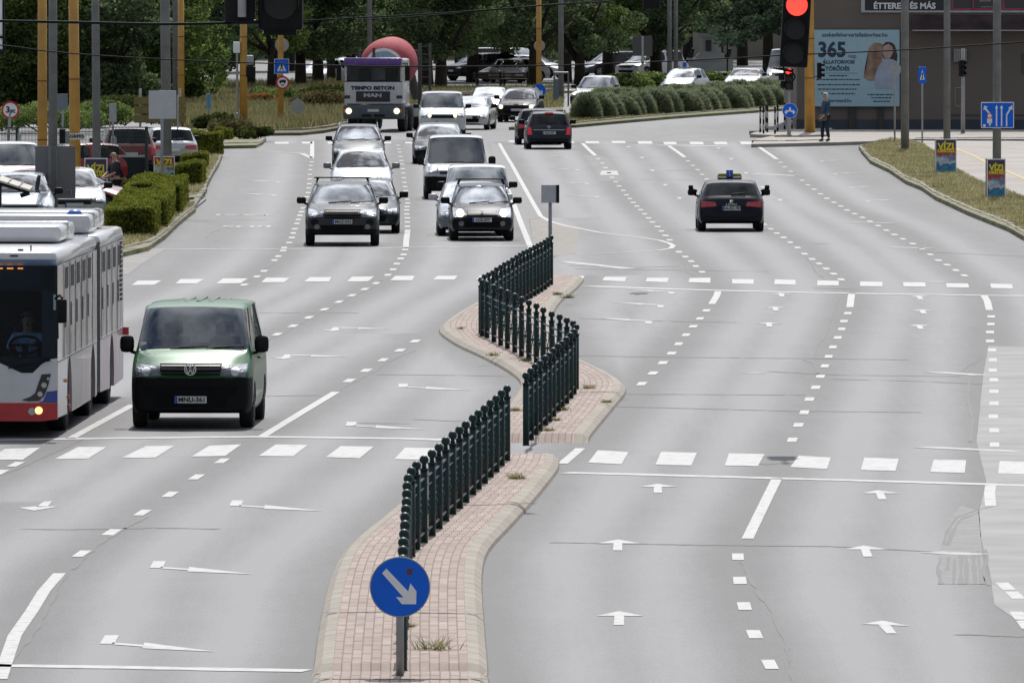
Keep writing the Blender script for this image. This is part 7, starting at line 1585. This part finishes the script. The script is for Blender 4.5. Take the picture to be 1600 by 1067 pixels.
# mirror
bm = B(); box(bm, HB+.02, HB+.17, -.42, -.32, 1.76, 2.13, bev=.04); obj('wing_mirror', bm, BLACKP, bus, True)
bm = B(); path_tube(bm, [Vector(q) for q in ((HB-.03, .0, 2.12), (HB+.05, -.2, 2.18), (HB+.10, -.37, 2.14))], .02, 6); tube(bm, (HB+.03, -.36, 1.78), (HB+.035, -.36, 1.52), .012, seg=5); obj('mirror_arm', bm, BLACKP, bus)
bm = B(); box(bm, -HB-.17, -HB-.02, -.42, -.32, 1.76, 2.13, bev=.04); obj('wing_mirror', bm, BLACKP, bus, True)
for (ya, yb, hw, h) in ((4.6, 7.9, 1.02, .26), (9.9 if False else 10.35, 12.4, 1.10, .30), (12.9, 15.2, 1.02, .30)):
    bm = B(); box(bm, -hw, hw, ya, yb, 2.86, 2.86+h, bev=.10); box(bm, -hw-.01, hw+.01, (ya+yb)/2-.02, (ya+yb)/2+.02, 2.93, 2.87+h, bev=0); box(bm, -hw*.86, hw*.86, ya+.15, yb-.15, 2.83, 2.88, mi=1); obj('roof_unit', bm, [BWHITE, BLACKP], bus, True)
bm = B(); ball(bm, (.82, 10.2+.6, 3.16), .13, 14, (1, 1, .6)); obj('blue_cap', bm, mat('cap_blue', (.02, .12, .50), rough=.4), bus, True)
bm = B(); tube(bm, (HB-.42, .25, 2.8), (HB-.42, .25, 2.93), .012, seg=6); box(bm, HB-.62, HB-.54, .22, .34, 2.83, 2.87, bev=.01); obj('antenna', bm, BLACKP, bus)
bm = B(); box(bm, HB-.72, HB-.60, -.004, .02, 2.765, 2.785); obj('roof_lamp', bm, BLACKP, bus)
bm = B(); ball(bm, (HB-1.27, .9, 2.93), .13, 12, (1, 1, .8)); box(bm, HB-1.25, HB-1.0, .8, 1.1, 2.85, 2.9, bev=.02); obj('roof_dome', bm, BWHITE, bus, True)
SIT = dict(pelvis=(0, .12, 1.10), waist=(0, .10, 1.22), chest=(0, .04, 1.47), neck=(0, .0, 1.63), headb=(0, -.02, 1.70), headm=(0, -.03, 1.78), headt=(0, -.02, 1.85), shoL=(-.20, .02, 1.53), elbL=(-.27, -.18, 1.36), wriL=(-.21, -.40, 1.42), hanL=(-.18, -.47, 1.44),
   shoR=(.20, .02, 1.53), elbR=(.27, -.18, 1.36), wriR=(.21, -.40, 1.42), hanR=(.18, -.47, 1.44), hipL=(-.10, .08, 1.06), kneL=(-.14, -.34, 1.04), ankL=(-.14, -.42, .66), toeL=(-.14, -.56, .6), hipR=(.10, .08, 1.06), kneR=(.14, -.34, 1.04), ankR=(.14, -.42, .66), toeR=(.14, -.56, .6))
def world_of(root, v): return root.matrix_basis @ Vector(v)
bpy.context.view_layer.update()
person(world_of(bus, (HB-.56, 1.50, -.04)), R(-1.6), 'bus driver in a light blue shirt with both hands on the steering wheel', SIT, mat('light_blue_shirt', (.45, .60, .80), rough=.85), mat('dark_trousers', (.012, .013, .016)), None, hairm=mat('grey_hair', (.16, .15, .14), rough=.9))
# ---------------- concrete mixer truck ----------------
TX = 583; td = dist(205.5)
tr = empty('cement_truck', ((TX-800)/FPX*(td-1.4), td-1.4, 0), R(-7.5), 'white cement mixer truck with purple sun visor and striped drum', 'truck')
TW = mat('truck_white', (.56, .56, .57), rough=.4, coat=.4); TGREY = mat('truck_bumper_grey', (.085, .10, .115), rough=.6)
def tb(name, x0, x1, y0, y1, z0, z1, m, bev=.0, par=None): b = B(); box(b, x0, x1, y0, y1, z0, z1, bev=bev); return obj(name, b, m, par or tr, bev > 0)
CW = 1.21
tb('cab_lower', -CW, CW, .06, 2.1, 1.14, 2.06, TW, .05); tb('cab_rear', -CW, CW, 2.0, 2.15, 1.2, 3.0, TW, .03); tb('roof', -CW, CW, .25, 2.15, 2.78, 3.02, TW, .10)
for s in (-1, 1):
    tb('pillar', s*(CW-.05)-.05, s*(CW-.05)+.05, .12, .3, 2.03, 2.82, TW, .02); tb('side_door', s*(CW-.03)-.03, s*(CW-.03)+.03, 1.15, 2.05, 2.03, 2.82, TW); tb('side_window', s*(CW-.03)-.01, s*(CW-.03)+.01, .3, 1.15, 2.06, 2.78, mat('dark_pane', (.012, .015, .02)))
b = B(); b.faces.new([b.verts.new(q) for q in ((-CW+.10, .12, 2.06), (CW-.10, .12, 2.06), (CW-.10, .12, 2.78), (-CW+.10, .12, 2.78))]); obj('windscreen', b, GLASSC, tr)
tb('windscreen_frame', -CW+.02, CW-.02, .09, .118, 2.0, 2.09, BLACKP)
tb('sun_visor', -CW+.02, CW-.0, -.22, .12, 2.74, 3.05, mat('purple_visor', (.11, .035, .26), rough=.3, coat=.5), .05)
for x in (-.7, -.25, .2, .65): tb('visor_rib', x-.015, x+.015, -.235, -.215, 2.78, 3.0, mat('visor_rib_violet', (.2, .1, .36), rough=.4))
gp = tb('grille', -.72, .70, .02, .06, 1.24, 1.67, mat('grille_dark', (.018, .022, .035), rough=.5), .02)
for k in range(4): tb('grille_bar', -.66, .64, .005, .019, 1.29+k*.10, 1.31+k*.10, mat('grille_bar', (.05, .05, .055)), par=gp)
b = B(); text_xz(b, 'MAN', .20, (-.02, -.002, 1.50), .01, sx=1.7); obj('maker_lettering', b, mat('steel_letter', (.45, .46, .48), rough=.4, metal=.6), gp)
b = B(); text_xz(b, 'TEMPO BETON', .20, (-.02, .045, 1.80), .012, sx=1.35); obj('lettering', b, mat('navy_letter', (.02, .025, .06), rough=.5), tr)
for s in (-1, 1): tb('corner_vent', s*(CW-.12)-.12, s*(CW-.12)+.12, .035, .059, 1.37, 1.50, mat('navy_vent', (.02, .03, .07), rough=.5))
bp_ = tb('bumper', -CW-.03, CW+.03, -.10, .7, .52, 1.12, TGREY, .09)
tb('air_intake', -.45, -.05, -.115, -.09, .62, .72, BLACKP, par=bp_); tb('air_intake', .05, .5, -.115, -.09, .62, .72, BLACKP, par=bp_)
for s in (-1, 1):
    b = B(); prism(b, disc(.12, 20, s*1.0, .86), -.125, -.095); obj('headlight', b, LAMPON, tr); tb('indicator', s*1.16-.05, s*1.16+.05, -.10, -.05, .78, .94, ORANGE, .02)
plate(tr, .0, -.115, .88, '', w=.52)
for s in (-1, 1):
    b = B(); box(b, s*(CW+.22)-.10, s*(CW+.22)+.10, -.05, .06, 2.1, 2.75, bev=.03); path_tube(b, [Vector((s*(CW-.02), .15, 2.82)), Vector((s*(CW+.22), .0, 2.82)), Vector((s*(CW+.22), .0, 2.7))], .02, 5); obj('wing_mirror', b, BLACKP, tr)
for x in (-.8, -.1, .55): b = B(); tube(b, (x, .085, 2.07), (x+.45, .085, 2.10), .015, seg=5); obj('wiper', b, BLACKP, tr)
tb('dashboard', -CW+.12, CW-.12, .3, .8, 1.95, 2.12, DASH, .03)
for x in (-.55, .55): tb('seat', x-.25, x+.25, 1.4, 1.6, 1.9, 2.62, SEATM, .06)
tb('chassis', -.45, .45, .5, 8.6, .62, 1.0, mat('chassis_dark', (.03, .03, .032), rough=.8))
for y, dbl in ((1.4, 0), (3.1, 0), (6.4, 1), (7.75, 1)):
    for s in (-1, 1): wheel(tr, s*1.03, y, .50, .32 if not dbl else .5, dark=True)
for s in (-1, 1): tb('mudguard', s*1.03-.24, s*1.03+.24, .75, 2.05, 1.02, 1.13, TW, .04); tb('fuel_tank', s*1.0-.2, s*1.0+.2, 3.8, 5.4, .55, 1.05, ALU, .08)
# drum
b = B(); prof = [(0, 0, 0), (0, .55, 0), (.10, .72, 0), (.105, .73, 1), (.18, .83, 1), (.185, .835, 2), (.42, 1.02, 2), (.8, 1.12, 2), (1.15, 1.14, 2), (1.35, 1.14, 2), (1.4, 1.14, 2), (2.6, 1.08, 2), (3.6, .78, 0), (4.3, .52, 0), (4.3, 0, 0)]
n = 36; V = [[b.verts.new((rr_*math.cos(2*math.pi*i/n), y, rr_*math.sin(2*math.pi*i/n))) for y, rr_, _ in prof] for i in range(n)]
for i in range(n):
    for j in range(len(prof)-1):
        try: f = b.faces.new((V[i][j], V[i][j+1], V[(i+1) % n][j+1], V[(i+1) % n][j])); f.material_index = prof[j+1][2]
        except ValueError: pass
bmesh.ops.remove_doubles(b, verts=b.verts, dist=.0005)
bmesh.ops.recalc_face_normals(b, faces=b.faces)
bmesh.ops.transform(b, matrix=Matrix.Translation((.0, 3.0, 2.58)) @ Matrix.Rotation(R(5), 4, 'X'), verts=b.verts)
obj('drum', b, [mat('drum_blue_grey', (.20, .29, .38), rough=.45, noise=.15), mat('drum_white', (.60, .60, .58), rough=.45), mat('drum_red', (.40, .085, .10), rough=.75, spec=.2)], tr, True)
tb('drum_support', -.5, .5, 2.75, 3.0, 1.0, 2.3, mat('chassis_dark', (.03, .03, .032)), .03)
b = B(); tube(b, (0.5, 7.4, 2.6), (.5, 7.4, 3.3), .25, .5, 12); box(b, .9, 1.05, 6.9, 7.0, 1.0, 3.6); box(b, 1.35, 1.45, 6.9, 7.0, 1.0, 3.6)
for k in range(8): box(b, .9, 1.45, 6.93, 6.97, 1.2+k*.32, 1.24+k*.32)
obj('hopper_and_ladder', b, mat('hopper_steel', (.10, .095, .09), rough=.8), tr)
b = B(); tube(b, (-.9, 2.35, 1.2), (-.9, 2.35, 3.35), .09, seg=10); tube(b, (-.3, 2.3, 3.0), (-.3, 2.3, 3.45), .06, seg=8); obj('exhaust', b, mat('exhaust_dark', (.05, .05, .05), rough=.6, metal=.5), tr)
b = B(); tube(b, (.3, 8.3, 2.6), (.5, 9.2, 1.3), .22, .18, 10, caps=False); obj('chute', b, mat('hopper_steel', (.10, .095, .09)), tr)
# ---------------- benches, fence, shelter, frame ----------------
for px, lab in ((766, 'left dark park bench with brown back slats beyond the queue'), (803, 'right dark park bench with brown back slats beyond the queue')):
    r = empty('park_bench', G(px, 136), R(6), lab, 'bench', 'park benches'); WOOD = mat('bench_wood', (.10, .06, .045), rough=.7)
    for i in range(2): bm = B(); box(bm, -.95, .95, .0, .05, .50+.17*i, .62+.17*i, bev=.01); obj('back_slat', bm, WOOD, r)
    for i in range(3): bm = B(); box(bm, -.95, .95, -.45+.14*i, -.33+.14*i, .42, .46, bev=.01); obj('seat_slat', bm, WOOD, r)
    for x in (-.75, .75): bm = B(); box(bm, x-.06, x+.06, -.42, .0, 0, .42); box(bm, x-.05, x+.05, -.02, .06, .42, .84); obj('leg', bm, BLACKP, r)
DG = mat('fence_dark_green', (.008, .035, .025), rough=.5)
g = G(27, 292); r = empty('mesh_fence', g, 0, 'dark green mesh fence screening the left car park', 'fence'); Wf = (229-27)/ppm(292)
for x in (0, Wf): bm = B(); box(bm, x-.05, x+.05, -.05, .05, 0, 1.90); obj('post', bm, DG, r)
bm = B(); box(bm, -.5, Wf, -.02, .02, 1.86, 1.89); box(bm, -.5, Wf, -.015, .015, .95, .975); obj('rail', bm, DG, r)
bm = B(); x = -.5
while x < Wf: box(bm, x-.007, x+.007, -.007, .007, .98, 1.86); x += .045
for k in range(6): box(bm, -.5, Wf, -.006, .006, 1.05+k*.14, 1.058+k*.14)
obj('mesh_panel', bm, DG, r)
bm = B(); box(bm, 2.75, Wf-.05, -.01, .01, .02, .95); obj('screen_panel', bm, mat('screen_black_green', (.006, .014, .014), rough=.8), r)
bm = B(); box(bm, Wf-2.0, Wf, -.03, -.012, .93, 1.0); obj('pale_rail', bm, mat('pale_rail', (.35, .37, .37), rough=.5), r)
r = empty('trolley_shelter', ((-40-800)/FPX*250, 250, 0), 0, 'trolley shelter with pale ribbed sloping roof at the left edge', 'shelter')
bm = B(); x1 = 86*250/FPX; Z0, Z1 = 2.62, 2.02
A = [(-1.2, 0, 2.9), (x1, 0, Z1+.12), (x1, 1.8, Z1+.16), (-1.2, 1.8, 3.0)]; vs = [bm.verts.new(q) for q in A]; vb = [bm.verts.new((q[0], q[1], q[2]-.04)) for q in A]; bm.faces.new(vs); bm.faces.new(vb[::-1])
for i in range(4): bm.faces.new((vs[i], vb[i], vb[(i+1) % 4], vs[(i+1) % 4]))
obj('roof_sheet', bm, mat('cream_roof', (.44, .42, .37), rough=.6), r)
for k in range(9):
    x = -1.0+k*(x1+.9)/8.5; bm = B(); z = 2.9+(Z1+.12-2.9)*(x+1.2)/(x1+1.2); tube(bm, (x, -.01, z), (x, 1.8, z+.06), .016, seg=5); obj('roof_rib', bm, mat('rib_grey', (.22, .21, .19), rough=.6), r)
bm = B(); tube(bm, (-1.2, -.03, 2.84), (x1, -.03, Z1+.06), .045, seg=6); tube(bm, (x1, -.03, Z1+.05), (x1-.2, -.03, Z1-.02), .05, seg=6); obj('gutter', bm, BLACKP, r)
for x in (-1.0, .55): bm = B(); tube(bm, (x, .1, 0), (x, .1, 2.55-(.3 if x > 0 else 0)), .05, seg=8); obj('post', bm, DG, r)
r = empty('steel_frame', G(877, 166), 0, 'thin grey steel frame standing between the yellow mast and the pale pickup', 'frame'); s_ = ppm(166)
bm = B()
for px in (866, 888): x = (px-877)/s_; tube(bm, (x, 0, 0), (x, 0, 52/s_), .05, seg=6)
tube(bm, (-11/s_, 0, 52/s_), (11/s_, 0, 52/s_), .05, seg=6); obj('frame', bm, mat('frame_grey', (.14, .15, .16), rough=.5), r)
bm = B(); box(bm, -11/s_, -4/s_, -.02, .02, .3, 1.3); obj('blue_panel', bm, mat('panel_blue_grey', (.10, .18, .24), rough=.4), r)
